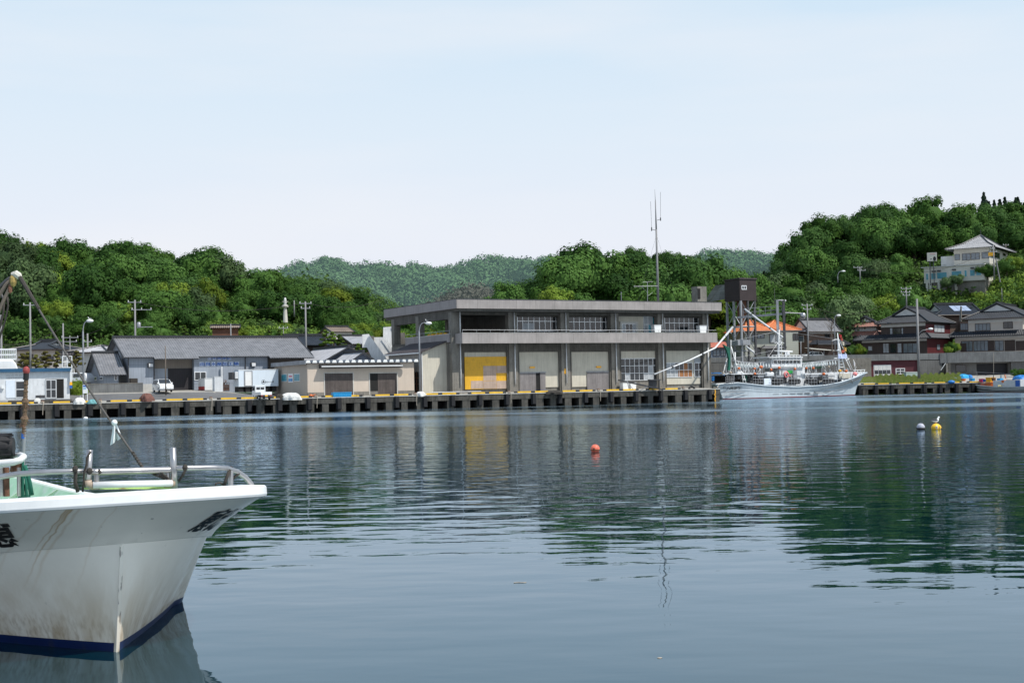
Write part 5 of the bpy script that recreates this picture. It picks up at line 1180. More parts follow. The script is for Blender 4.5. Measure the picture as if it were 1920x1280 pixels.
lampm = mat('lamp_glass', (.55,.57,.6), .1, .1, 4); tailm = mat('tail_lamp_red', (.35,.02,.02), .25, .1, 4)
def van(fr, label, s=1.0):
    o = thing('minivan', label, 'van', fr); W2 = .84
    prof = [(-2.18,.42),(-2.22,.95),(-2.1,1.25),(-1.85,1.56),(-1.2,1.65),(.2,1.66),(.62,1.6),(1.5,1.06),(2.1,.9),(2.24,.72),(2.24,.42),(1.9,.28),(-1.9,.28)]
    body = MB(); secs = []
    for y, k, t_ in ((-W2, .985, .0), (-W2*1.0, 1, .02), (-W2*.9, 1, .0), (0, 1.01, 0), (W2*.9, 1, 0), (W2, 1, .02), (W2, .985, 0)):
        sec = []
        for (x, z) in prof:
            tum = 1-.16*max(0, (z-1.0))/.65; sec.append((x*k, y*tum, z if abs(y) < W2*.95 else z-.03*(z > 1.4)))
        secs.append(sec)
    loft(body, secs); body.build('body', paint, o, bevel=.03)
    g = MB(); g.prism([(.66, -.64, 1.585), (.66, .64, 1.585), (1.46, .72, 1.1), (1.46, -.72, 1.1)], (.012, 0, .02)); g.build('windscreen', 'glass', o)
    for s_ in (-1, 1):
        for (a, b, c, d) in ((-1.95, -1.15, -1.75, -1.15), (-1.08, -.15, -1.08, -.15), (-.08, 1.15, -.08, .62)):
            y0 = s_*(W2+.006); y1 = s_*(W2*.87+.012)
            MB().add([(a, y0, 1.04), (b, y0, 1.04), (d, y1, 1.52), (c, y1, 1.52)], [(0, 1, 2, 3)]).build('side_window', 'glass', o)
        MB().ball((2.14, s_*.62, .78), .14, 10, 0, (.6, 1.35, .8)).build('headlight', lampm, o, smooth=True)
        MB().box(1.15, 1.3, s_*(W2+.05)-.08, s_*(W2+.05)+.08, 1.08, 1.22).build('mirror', paint, o, bevel=.03)
        for x in (-1.35, 1.35): wheel(o, x, s_*(W2-.08), .31)
    MB().box(2.225, 2.25, -.45, .45, .5, .62).build('grille', 'rubber', o); MB().box(2.25, 2.262, -.17, .17, .42, .52).build('number_plate', 'plaster', o)
    return o
p = onland(305, 735.2); print('van', p); van(Frame(p, -63), 'white minivan parked beside the wooden pole before the grey warehouse')
p = P(143, 722.5, 180); van(Frame(p, 160), 'white van partly hidden behind the bush right of the white office')
def kei_truck(fr, label):
    o = thing('small_truck', label, 'truck', fr); W2 = .70
    prof = [(.55,.32),(.55,1.70),(.75,1.76),(1.25,1.74),(1.5,1.18),(1.66,1.0),(1.68,.32)]; b = MB(); loft(b, [[(x, y*(1-.1*max(0, z-1)), z) for x, z in prof] for y in (-W2, -W2*.96, 0, W2*.96, W2)]); b.build('cab', paint, o, bevel=.025)
    mb = MB(); mb.box(-1.65, .5, -W2, W2, .62, .68); 
    mb.build('bed', paint, o)
    for y in (-W2, W2-.04): MB().box(-1.65, .5, y, y+.04, .68, .96).build('side_board', paint, o)
    MB().box(-1.69, -1.652, -W2, W2, .60, .96).build('tailgate', paint, o); MB().box(-1.6, 1.5, -.35, .35, .32, .6).build('chassis', 'rubber', o)
    mb = MB()
    for y in (-.62, .62): mb.rod((.5, y, .96), (.5, y, 1.72), .025, 6)
    mb.rod((.5, -.62, 1.72), (.5, .62, 1.72), .025, 6); mb.rod((.5, -.62, 1.2), (.5, .62, 1.2), .02, 6); mb.build('guard_frame', 'white', o)
    for y0, y1 in ((-.5, -.03), (.03, .5)): MB().box(.535, .548, y0, y1, 1.22, 1.55).build('rear_window', 'glass', o)
    for s_ in (-1, 1):
        MB().add([(.68, s_*(W2*.985+.004), 1.15), (1.38, s_*(W2*.985+.004), 1.15), (1.2, s_*(W2*.94+.01), 1.6), (.68, s_*(W2*.94+.01), 1.6)], [(0, 1, 2, 3)]).build('side_window', 'glass', o)
        MB().box(-1.72, -1.692, s_*.55-.11, s_*.55+.11, .47, .58).build('tail_lamp', tailm, o)
        MB().box(1.3, 1.36, s_*.82-.07, s_*.82+.07, 1.15, 1.4).build('mirror', 'rubber', o)
        wheel(o, 1.05, s_*(W2-.08), .27); wheel(o, -.95, s_*(W2-.08), .27)
    MB().box(-1.71, -1.693, -.17, .17, .42, .58).build('number_plate', 'yellow', o)
    MB().box(-1.70, -1.66, -W2, W2, .38, .46).build('bumper', 'steel_dark', o)
    return o
kt = kei_truck(Frame(onland(491, 749.3), 119), 'small white flatbed truck seen from behind at the quay edge')
fr = Frame(kt.location, 119); o = MB().box(-1.2, -.2, -.5, .1, .69, .95).build('folded_sheet', mat('pale_blue_cloth', (.25,.5,.62), .8, .3, 4, bump=.5), fr=fr, bevel=.05); tag(o, 'pale blue folded sheet lying in the bed of the small truck', 'sheet')
# refrigerated body
pr_ = onland(447.5, 729); print('ref', pr_); fr = Frame(pr_, 28); o = thing('refrigerated_body', 'long white refrigerated truck body standing on dark supports before the warehouse', 'container', fr); H = lambda px, py, y=0: fr.hit(px, py, y)
x1 = H(522, 700).x; z0 = H(480, 724.3).z; z1 = H(480, 693.3).z
MB().box(0, x1, 0, 2.3, z0, z1).build('body', mat('blue_white_panel', (.62,.70,.78), .4, .04, .5, streak=.08), o, bevel=.03)
MB().box(-.02, x1, -.03, 2.3, z1, z1+.07).build('top_rail', 'white', o)
a, b = H(459, 722), H(472, 696); mb = MB(); mb.box(a.x-.1, b.x+.1, -.04, -.003, z0+.04, b.z+.08); d_ = mb.build('door', 'steel', o); MB().box(a.x+.06, b.x-.06, -.07, -.042, z0+.15, b.z-.05).build('panel', 'white', d_)
mb = MB(); mb.box(-.75, -.02, .25, 2.05, z1-1.2, z1-.25); u_ = mb.build('cooling_unit', 'steel_dark', o, bevel=.04); MB().box(-.45, -.02, .02, .24, z1-1.1, z1-.2).build('housing', 'white_dirty', u_, bevel=.03)
mb = MB()
for x in np.linspace(.4, x1-.5, 6): mb.box(x-.3, x+.3, .2, 2.1, -.4, z0-.003)
mb.build('support', 'rubber', o)
lx, ly = H(494, 715.8).x, H(494, 715.8).z; mb = MB(); n = 20; R1, R2 = .29, .25
mb.add([(lx+r*math.cos(2*math.pi*k/n), -.012, ly+r*math.sin(2*math.pi*k/n)) for r in (R1, R2) for k in range(n)], [(k, (k+1) % n, n+(k+1) % n, n+k) for k in range(n)])
mb.poly([(lx-.2, -.012, ly-.1), (lx+.2, -.012, ly-.1), (lx, -.012, ly+.22)]); mb.build('emblem', 'ink', o)
a, b = H(498, 717.6), H(513.5, 713.8); sign_text('キユーソー便', a.x, b.x, a.z, b.z, -.012, 'ink', 'lettering', o, .03)
# white box and rusty bin
fr = Frame(onland(384, 732.3), 24); o = thing('insulated_box', 'white insulated box with red lower side standing in the warehouse yard', 'box', fr); x1 = fr.hit(407, 720).x; yb = fr.hitx(372, 720, 0).y; z1 = fr.hit(395, 709.5).z
MB().box(0, x1, 0, yb, .05, z1).build('body', 'white', o, bevel=.04); MB().box(-.035, -.003, .1, yb-.1, .1, z1*.36).build('red_panel', 'red', o); MB().box(-.03, x1+.03, -.03, yb+.03, z1, z1+.06).build('lid', 'white', o)
fr = Frame(P(402, 720, 176), 24); o = thing('insulated_box', 'smaller white box behind the one with the red side', 'box', fr); x1 = fr.hit(418, 712).x; MB().box(0, x1, 0, 1.2, -1, fr.hit(410, 706.5).z).build('body', 'white_dirty', o, bevel=.04); MB().box(-.03, x1+.03, -.03, 1.23, fr.hit(410, 706.5).z, fr.hit(410, 706.5).z+.06).build('lid', 'white', o)
fr = Frame(onland(408, 733.2), 24); o = thing('rusty_bin', 'rust brown wire bin full of scrap beside the white box', 'bin', fr); x1 = fr.hit(430, 725).x; z1 = fr.hit(420, 717).z
mb = MB(); mb.box(0, x1, .1, 1.3, 0, z1*.75); mb.build('body', 'rust', o); mb = MB()
for k in range(9): mb.rod((x1*k/8, 0, 0), (x1*k/8, 0, z1), .03, 5)
for z in (.05, z1*.5, z1): mb.rod((0, 0, z), (x1, 0, z), .035, 5)
mb.build('mesh', 'steel_dark', o); random.seed(8); mb = MB()
for k in range(14): mb.rod((random.uniform(.1, x1-.1), random.uniform(.2, 1.1), z1*.7), (random.uniform(.1, x1-.1), random.uniform(.2, 1.1), z1+random.uniform(.1, .5)), .04, 5)
mb.build('scrap', 'rust', o)
fr = Frame(P(245, 722, 177), 28); o = MB().box(0, .9, 0, .8, -.6, fr.hit(252, 709).z).build('wooden_crate', 'rope', fr=fr); tag(o, 'dark slatted crate above the wall against the grey warehouse', 'crate')
# nets, bundles
def heap(name, label, cat, px, py, Y, wpx, hpx, m, seed, bump=.16, z=None):
    rs = np.random.default_rng(seed); c = onland(px, py) if Y < 200 else P(px, py, Y); Y = c.y; w_ = wpx/F*Y/2; h = hpx/F*Y; mb = MB(); N_, K = 26, 10; vs = []; 
    for i in range(K+1):
        t_ = i/K*math.pi/2
        for j in range(N_):
            a = 2*math.pi*j/N_; r = math.cos(t_)**.8; k = 1+bump*(math.sin(3*a+seed)+.6*math.sin(7*a+seed*2+4*t_)+.4*rs.normal()*.6)
            vs.append((w_*r*k*math.cos(a), w_*.8*r*k*math.sin(a), h*math.sin(t_)**.8*(1+bump*.5*math.sin(5*a+3*t_))-.05))
    mb.add(vs, [(i*N_+j, i*N_+(j+1) % N_, (i+1)*N_+(j+1) % N_, (i+1)*N_+j) for i in range(K) for j in range(N_)]+[tuple(K*N_+j for j in range(N_))])
    o = mb.build(name, m, fr=Frame(c, seed*30), smooth=True); return tag(o, label, cat)
whitesheet = mat('white_sheeting', (.62,.62,.6), .8, .15, 3, bump=.8, bsc=5, stain=[((.15,.15,.15), .6, .68, .7)])
heap('net_pile', 'rusty brown heap of fishing net on the road near the quay', 'net', 275.5, 752, 165.5, 28, 15, 'net_brown', 2)
heap('net_pile', 'white sheeted heap behind the kerb next to the small truck', 'heap', 546, 749, 171.5, 40, 13, whitesheet, 5)
heap('net_pile', 'dark pile of rope between the small truck and the white heap', 'heap', 524, 747, 172.5, 16, 9, 'rope', 6)
heap('bundle', 'pale sheeted bundle at the foot of the bush by the white office', 'bundle', 149, 757, 164, 22, 12, whitesheet, 8)
heap('bundle', 'teal sheeted bundle beside the street lamp foot', 'bundle', 173, 756, 164.5, 22, 8, mat('teal_sheet', (.12,.30,.32), .8, .3, 3, bump=.6), 9)
heap('net_pile', 'pale tangled net round the foot of the lamp before the lean-to shed', 'net', 789, 742.5, 178, 20, 9, whitesheet, 12)
heap('net_pile', 'low pile of dark mats before the grey sliding doors', 'heap', 1040, 738, 184, 44, 7, 'rope', 15)
heap('bundle', 'small cream bundle on the office steps', 'bundle', 70, 758, 161.5, 14, 12, whitesheet, 18)
fr = Frame(P(625, 746, 171.5), 20.4); o = thing('plastic_crate', 'blue plastic fish crate behind the kerb before the beige store', 'crate', fr); x1 = fr.hit(659, 740).x; z1 = fr.hit(640, 735.3).z
mb = MB(); mb.box(0, x1, 0, 1.1, 0, .06); mb.box(0, x1, 0, .06, .06, z1); mb.box(0, x1, 1.04, 1.1, .06, z1); mb.box(0, .06, .06, 1.04, .06, z1); mb.box(x1-.06, x1, .06, 1.04, .06, z1)
for k in range(8): x = .1+(x1-.25)*k/7; mb.box(x, x+.06, -.04, -.002, .02, z1-.1)
mb.box(-.04, x1+.04, -.05, -.002, z1-.08, z1+.02); mb.box(-.04, x1+.04, -.045, -.002, z1*.45, z1*.45+.06); mb.build('body', 'crate_blue', o)
mb = MB(); mb.box(.08, x1-.08, .1, 1.0, .3, z1*.92); mb.build('contents', 'crate_blue', o)
for px, lab in ((583, 'left'), (590, 'right')):
    c = P(px, 746, 172); o = MB().ball((0, 0, .28), .26, 10, 0, (1, 1, .8)).build('net_float', 'orange', fr=Frame(c, 0), smooth=True); tag(o, 'orange float on the ground by the beige store, %s one of two' % lab, 'float')
fr = Frame(P(668, 744, 172.3), 20.4); o = thing('pipe_rack', 'thin grey pipe stand before the right hand doors of the beige store', 'stand', fr); mb = MB()
for x in (0, .9): mb.rod((x, 0, 0), (x, 0, .42), .025, 5)
mb.rod((0, 0, .42), (.9, 0, .42), .025, 5); mb.rod((0, 0, .2), (.9, 0, .3), .02, 5); mb.build('frame', 'steel_dark', o)
# long steel frame lying before the yellow shutter
fr = Frame(P(812, 741.5, 179), 20.4); o = thing('steel_gangway', 'long grey steel gangway lying before the yellow shutter', 'gangway', fr); x1 = fr.hit(902, 738).x; mb = MB()
for y in (0, .7): mb.rod((0, y, .12), (x1, y, .12), .05, 6); mb.rod((0, y, .42), (x1, y, .42), .05, 6)
for k in range(9): x = x1*k/8; mb.rod((x, 0, .12), (x, 0, .42), .035, 5); mb.rod((x, 0, .12), (x, .7, .12), .035, 5)
mb.build('frame', 'steel', o)
# notice board
fr = Frame(P(160.5, 757, 161.5), 14); o = thing('notice_board', 'white notice board with blue heading on two posts by the quay', 'notice board', fr); zz_ = lambda py: fr.l(P(160.5, py, 161.5)).z
for x in (-.27, .2): MB().rod((x, 0, 0), (x, 0, zz_(722)), .045, 8).build('post', 'white', o)
MB().box(-.3, .27, -.1, -.05, zz_(737), zz_(721)).build('board', 'white', o); MB().box(-.26, .23, -.115, -.102, zz_(725), zz_(722)).build('heading', 'blueink', o); MB().box(-.24, .1, -.112, -.102, zz_(729.5), zz_(726)).build('picture', mat('faded_map', (.3,.5,.62), .7, .4, 5), o)
MB().rod((-.6, .3, 0), (-.6, .3, 1.0), .05, 6).build('side_post', 'white', o)
# bench and box by the office
fr = Frame(P(3, 760, 159.7), 20.4); o = thing('bench', 'small white topped bench at the quay edge by the office', 'bench', fr); MB().box(-.2, .7, 0, .4, .42, .5).build('seat', 'white', o)
for x in (-.1, .55): MB().box(x, x+.08, .05, .35, 0, .418).build('leg', 'rust', o)
# yellow chain ladder at the quay corner
fr = Frame(FQ.w((T1-.9, -.07, 0)), 20.4); o = thing('quay_ladder', 'yellow chain hanging down the long quay corner by the squid boat stern', 'chain', fr); mb = MB(); random.seed(5)
for k in range(16): mb.ball((random.uniform(-.08, .08), -.03, QZ-.2-k*.1), .09, 6, 0, (1, .5, .8))
mb.build('links', 'yellow', o)
c = P(1297, 728, FQ.w((FQ.hit(1297, 730).x, 1.0, 0)).y)
o = MB().tube([(.36*math.cos(a), .36*math.sin(a), .12) for a in np.linspace(0, 6.28, 22)], .13, 8).build('tyre', 'rubber', fr=Frame(c+Vector((0, 0, -.1)), 0), smooth=True); o.rotation_euler = (R(35), 0, 0); tag(o, 'black tyre lying on the quay edge near the right end of the hall', 'tyre')
# long boom of boat hauler in front of bay four
Yq = 184
fr = Frame(P(1240, 732, 186), 20.4)
o = thing('loading_ramp', 'dark steel conveyor ramp leaning down in front of the broken windows', 'ramp', fr); l = lambda px, py: fr.l(P(px, py, 186))
mb = MB(); mb.prism([l(1161, 711), l(1244, 729), l(1244, 731.5), l(1161, 713.5)], fr.I @ Vector((-.1, .8, 0))); mb.build('belt', 'steel_dark', o)
mb = MB(); mb.rod(l(1175, 714), l(1190, 733), .05, 6); mb.rod(l(1180, 733), l(1176, 714), .04, 6); mb.rod(l(1196, 734), l(1214, 724), .05, 6); mb.build('stay', 'steel', o)
o = thing('work_table', 'dark table like frame under the end of the white pipe', 'table', fr); mb = MB(); a, b = l(1219, 711), l(1244, 711); mb.box(a.x, b.x, .5, 1.3, a.z-.12, a.z); mb.build('top', 'steel_dark', o)
for px in (1228, 1243): p_ = l(px, 735); mb = MB(); mb.rod((p_.x, .9, p_.z), (p_.x, .9, a.z-.12), .05, 6); mb.build('leg', 'steel_dark', o)
MB().box(l(1222, 720).x, l(1240, 720).x, 1.35, 1.45, a.z-1.6, a.z-.1).build('sheet', 'steel_dark', o)

# ================================================================ ice tower and conveyors on the right
TYw = 240
ft = Frame(P(1387.5, 563, TYw), 30); tw = thing('ice_tower', 'brown corrugated cabin raised on a steel frame tower right of the market hall', 'tower', ft); H = lambda px, py, y=0: ft.hit(px, py, y)
x1 = H(1418, 545).x; d1 = ft.hitx(1358.5, 545, 0).y; zt = H(1388, 523).z; zg = 2.6-ft.o.z
MB().box(0, x1, 0, d1, 0, zt).build('cabin', 'tower_brown', tw); mb = MB(); mb.prism([(-.15, -.15, zt), (-.15, d1+.15, zt), (-.15, d1+.15, zt+.12), (-.15, -.15, zt+.22)], (x1+.3, 0, 0)); mb.build('roof', 'roof_dark', tw)
pwin(ft, tw, 1390.5, 1400, 535, 543, -.07, 2, 1, fw=.12)
LG = [(.3, .2), (x1-.3, .2), (.3, d1-.2), (x1-.3, d1-.2), (.3, d1*.5), (x1*.5, .2)]
for x, y in LG: MB().box(x-.16, x+.16, y-.16, y+.16, zg, -.002).build('leg', 'steel_dark' if x > 1 else 'steel', tw)
lev = [0, zg*.32, zg*.62, zg*.9]
mb = MB()
for z in lev[1:]:
    for (a, b) in (((.3, .2), (x1-.3, .2)), ((.3, .2), (.3, d1-.2)), ((x1-.3, .2), (x1-.3, d1-.2)), ((.3, d1-.2), (x1-.3, d1-.2))): mb.rod((*a, z), (*b, z), .11, 6)
mb.build('ring_beam', 'steel', tw)
mb = MB()
for z0, z1 in zip(lev[:-1], lev[1:]):
    for (a, b) in (((.3, .2), (x1-.3, .2)), ((.3, .2), (.3, d1-.2)), ((x1-.3, .2), (x1-.3, d1-.2))): mb.rod((*a, z0), (*b, z1), .07, 5); mb.rod((*a, z1), (*b, z0), .07, 5)
mb.build('brace', 'steel', tw)
MB().box(-1.2, 1.6, -.6, 2.0, H(1385, 647).z, H(1385, 637).z).build('platform_tank', 'steel', tw); 
MB().prism([(1.2, 1.2, 0), (2.8, 1.2, 0), (2.3, 1.6, -4.2), (1.7, 1.6, -4.2)], (0, 1.2, 0)).build('hopper', 'rust', tw)
l = lambda px, py, Y=TYw: ft.l(P(px, py, Y))
mb = MB(); a = [l(1350, 534, 248), l(1359, 533, 247), l(1359, 561, 247), l(1334, 566, 251), l(1331, 562, 251)]; mb.prism(a, (.0, 1.4, 0)); mb.build('conveyor_ramp', mat('slatted_grey_ramp', (.20,.205,.2), .8, .2, 1, ribs=[('X', .35, .25, .4), ('Z', .8, .12, .3)]), tw)
def gpipe(pts, r, label, Y=TYw, m='pipe_white', name='delivery_pipe', rings=True):
    q_ = [P(*p) for p in pts]; fr = Frame(q_[0], 0); o = thing(name, label, 'pipe', fr); ql = [v-q_[0] for v in q_]
    mb = MB(); mb.tube(ql, r, 12); mb.build('pipe', m, o, smooth=True); r = r if not isinstance(r, list) else .17
    if rings:
        mb = MB()
        for a, b in zip(ql[:-1], ql[1:]):
            for t_ in (.5,): c = a.lerp(b, t_); d = (b-a).normalized(); mb.rod(c-d*.12, c+d*.12, r*1.25, 12)
        mb.build('joint_ring', 'steel_dark', o)
    return o
gpipe([(1373.5, 613.5, 237), (1341, 652, 197.5), (1292, 675.5, 193), (1227, 701.5, 187)], [.2, .12, .10, .09], 'long white bent pipe slanting from the tower down across the market hall')
gpipe([(1397, 580, 236), (1423, 600, 232), (1467, 632, 226)], .16, 'white pipe slanting from the tower down towards the squid boat')
gpipe([(1399.5, 649.5, 236), (1414, 661, 234)], .14, 'short white pipe end hanging low beside the tower', rings=False)
# pipe bridge with its two posts
fr = Frame(P(1458, 690, 236), 0); l = lambda px, py, Y=236: fr.l(P(px, py, Y)); o = thing('pipe_bridge', 'grey steel arm bridge reaching from the tower to two tall posts', 'bridge', fr)
mb = MB(); a, b = l(1383, 597, 239), l(1474, 589.5); mb.prism([a, b, b+Vector((0, 0, .35)), a+Vector((0, 0, .35))], (0, .5, 0)); mb.build('arm', 'steel', o)
mb = MB()
for k in range(8): t_ = k/7; c = a.lerp(b, .12+.8*t_); mb.rod(c, c+Vector((0, 0, 1.6-.1*t_)), .04, 5)
for dz in (.95, 1.6): mb.rod(a.lerp(b, .12)+Vector((0, 0, dz)), a.lerp(b, .92)+Vector((0, 0, dz-.05)), .04, 5)
mb.build('handrail', 'steel', o)
for px, m, yt in ((1457.5, 'steel', 562), (1469.5, 'steel_dark', 562.5)):
    p0, p1 = l(px, 700), l(px-.5, yt); MB().box(p1.x-.2, p1.x+.2, -.2+p1.y, .2+p1.y, p0.z, p1.z).build('post', m, o)
mb = MB(); mb.rod(l(1457, 563), l(1470, 563), .12, 6); mb.rod(l(1470, 586), l(1503, 587.5), .1, 6); mb.build('top_beam', 'steel', o)
for px in (1466.5, 1472.5): MB().ball(l(px, 563.5), .16, 8).build('lamp', 'white', o)
mb = MB(); c = l(1505.5, 596.5); mb.lathe(c, [(.2, -.1), (.5, 0), (.5, .75), (.1, .95)], 12); mb.build('steel_pot', 'stainless', o, smooth=True)
upole(1516, 569, 674, 244, 'grey utility pole behind the squid boat with several crossarms', [(.3, -1.1, 1.1), (1.0, -.8, .8)], .2)
upole(1453.5, 541, 600, 238, 'very thin aerial rising behind the pipe bridge', [], .04, mt='steel_dark')
upole(1700, 538, 578, 268, 'hillside utility pole crowded with fittings above the dark tiled house', [(.3, -1.2, 1.2), (1.0, -1.2, .9), (1.6, -.8, .8)], .18)
upole(1613, 500, 530, 300, 'small utility pole on the wooded slope at the right', [(.2, -1.6, .6), (.8, -.6, 1.4)], .18)
upole(1864.5, 459, 524, 296, 'grey utility pole with crossarms in front of the hilltop house', [(.8, -.9, .4), (1.5, -.9, .9)], .2)
upole(1887, 458, 494, 322, 'dark wooden pole at the right corner of the hilltop house', [(.2, -.8, .8)], .16, mt='wood')
b_ = P(1875, 520, 296); t_ = P(1867, 484, 296); fr = Frame(b_, 0); o = MB().rod((0, 0, -1), t_-b_, .14, 6).build('pole_brace', 'pole', fr=fr); tag(o, 'slanting brace pole beside the grey pole at the hilltop house', 'pole')
upole(1879, 540, 566, 284, 'pale post standing among the shrubs of the bright slope', [], .1)
lamp(1723.5, 560, 716, 240, 1745, 616.5, 'tall grey pole with a street lamp arm before the dark red garage', r=.17, mid=627)
lamp(1566, 591, 658, 254, 1572.5, 591.3, 'curved street lamp beside the brown house behind the squid boat', r=.09)
lamp(1571, 509, 530, 300, 1581.5, 508.5, 'small curved street lamp on the wooded slope', r=.09)
wire(P(1613, 501, 300), P(1864, 466, 296), 3.0, 'overhead wire from the wooded slope to the hilltop house pole')
wire(P(1516, 572, 244), P(1700, 541, 268), 3.0, 'overhead wire crossing the trees at the right')
# ================================================================ terraces and houses, right bank
def xwin(fr, par, px0, px1, py0, py1, x, gl='glass', fm='frame_dark', nx=2):
    """window on the right hand face x = const"""
    y0 = fr.hitx(px0, (py0+py1)/2, x).y; y1 = fr.hitx(px1, (py0+py1)/2, x).y; z0 = fr.hitx((px0+px1)/2, py1, x).z; z1 = fr.hitx((px0+px1)/2, py0, x).z
    w_ = MB().box(x+.002, x+.08, y0, y1, z0, z1).build('window', fm, par)
    for k in range(nx): a = y0+(y1-y0)*k/nx; b = y0+(y1-y0)*(k+1)/nx; MB().box(x+.081, x+.095, a+.08, b-.08, z0+.08, z1-.08).build('pane', gl, w_)
# retaining wall / garages (left part)
fg = Frame(P(1580, 711, 259), 4); o = thing('garage_terrace', 'dark red garage under a grey block parapet below the tiled house', 'garage', fg); H = lambda px, py, y=0: fg.hit(px, py, y)
x1 = H(1722, 690).x; zt = H(1650, 676).z; zp = H(1650, 664).z
MB().box(-6, x1, 0, 12, -.6, zt).build('wall', 'maroon', o); MB().box(-24, x1+9.0, -.45, -.002, zt, zp).build('parapet', 'block', o); MB().box(-24, x1+9.0, 0, 26, zt+.004, zp-.9).build('terrace_slab', 'concrete', o)
a, b = H(1639.5, 711), H(1669.5, 685); fr_ = MB().box(a.x-.1, b.x+.1, -.08, -.003, -.1, b.z+.12).build('garage_door', 'frame', o)
mb = MB(); n = 4; zm0, zm1 = H(1655, 700.5).z, H(1655, 694).z
for k in range(n):
    xa = a.x+(b.x-a.x)*k/n+.05; xb = a.x+(b.x-a.x)*(k+1)/n-.05; mb.box(xa, xb, -.12, -.082, .05, zm0-.05, 0); mb.box(xa, xb, -.12, -.082, zm1+.05, b.z, 0); mb.box(xa, xb, -.12, -.082, zm0-.02, zm1+.02, 1)
mb.build('pane', ['plaster', 'glass'], fr_)
a, b = H(1625.5, 711), H(1639, 687); MB().box(a.x, b.x, -.06, -.003, -.1, b.z).build('door', 'redwall', o)
pwin(fg, o, 1679.5, 1697, 690, 701.5, -.09, 2, 2, fw=.13, dy=.085)
# grey wall between garage and second terrace
fr = Frame(P(1723, 710, 259.5), 4); o = thing('retaining_wall', 'tall grey retaining wall between the red garage and the concrete stairs', 'wall', fr); x2 = fr.hit(1767, 690).x; MB().box(.02, x2, 0, 3, -1.5, fr.hit(1740, 675.5).z).build('body', 'retain', o)
fr = Frame(P(1332, 706, 256), 3); o = thing('retaining_wall', 'long grey retaining wall behind the squid boat', 'wall', fr); x2 = fr.hit(1578, 690).x; zc = fr.hit(1450, 677).z; MB().box(-8, x2, 0, 1.2, -1.2, zc).build('body', 'retain', o); MB().box(-8, x2, -.05, 1.2, zc, zc+.9).build('coping', 'block', o); MB().box(-8, x2+6, 1.25, 30, -1, zc+.3).build('upper_ground', 'concrete', o)
a, b = fr.hit(1455, 692), fr.hit(1545, 677); MB().box(a.x, b.x, -.2, -.06, a.z, b.z).build('green_sheet', mat('dark_green_sheet', (.015,.06,.04), .7, .2, 1, ribs=('X', .6, .08, .5)), o)
# right part: parapet over dark boat garages
fg2 = Frame(P(1766, 707, 260), -6); o = thing('boat_garage', 'concrete boat garage with dark openings and a broad grey parapet at the right edge', 'garage', fg2); H = lambda px, py, y=0: fg2.hit(px, py, y)
x1 = H(1990, 690).x; zt = H(1840, 679).z; zp = H(1840, 660).z; zo = H(1850, 681.5, .8).z
xa, xb, xc, xd = H(1776, 690).x, H(1831, 690, .8).x, H(1891, 690, .8).x, H(1896, 690).x
MB().box(xa, x1, -.4, -.0, zt-.0, zp).build('parapet', 'block', o); MB().box(-.3, xa-.002, -.35, 0, zt, zp-.05).build('parapet', 'block', o)
MB().box(-.3, x1, .002, 22, zt+.05, zp-.8).build('terrace_slab', 'concrete', o)
mb = MB(); mb.box(xa, xb, .8, 4, -1.3, zt+.048); mb.box(xb, xc, .8, 4, zo, zt+.048); mb.box(xc, xd, .8, 4, -1.3, zt+.048); mb.box(xd+.002, x1, .0, 4, -1.3, zt+.046); mb.build('wall', 'retain', o)
MB().box(xb, xc, 2.2, 2.3, -1.3, zo).build('shutter', mat('dark_garage_shutter', (.015,.016,.022), .5, .3, .5, ribs=('X', 1.1, .03, .6)), o)
pwin(fg2, o, 1792, 1812, 683.5, 697, .72, 1, 1, fw=.1, fm='frame_dark', dy=.075)
MB().box(xa+.2, xa+.7, .0, .5, -1.3, zt).build('pillar', 'concrete', o)
fr = Frame(P(1764, 707, 258.5), -6); s_ = thing('concrete_stairs', 'narrow dark stairs with white handrail between the retaining walls', 'stairs', fr); mb = MB()
x2 = fr.hit(1774, 690).x
for k in range(9): mb.box(x2*k/9, x2, .4, 1.5, -1+0*k, .1+fr.hit(1770, 680).z*(k)/9)
mb.build('steps', 'concrete_dark', s_); mb = MB(); mb.prism([fr.hit(1764, 693), fr.hit(1773, 680), fr.hit(1773, 681.8), fr.hit(1764, 694.8)], (0, .2, 0)); mb.build('handrail', 'white', s_); MB().box(x2, x2+.35, .0, 1.5, -1, fr.hit(1774, 681).z).build('pillar', 'concrete', s_)
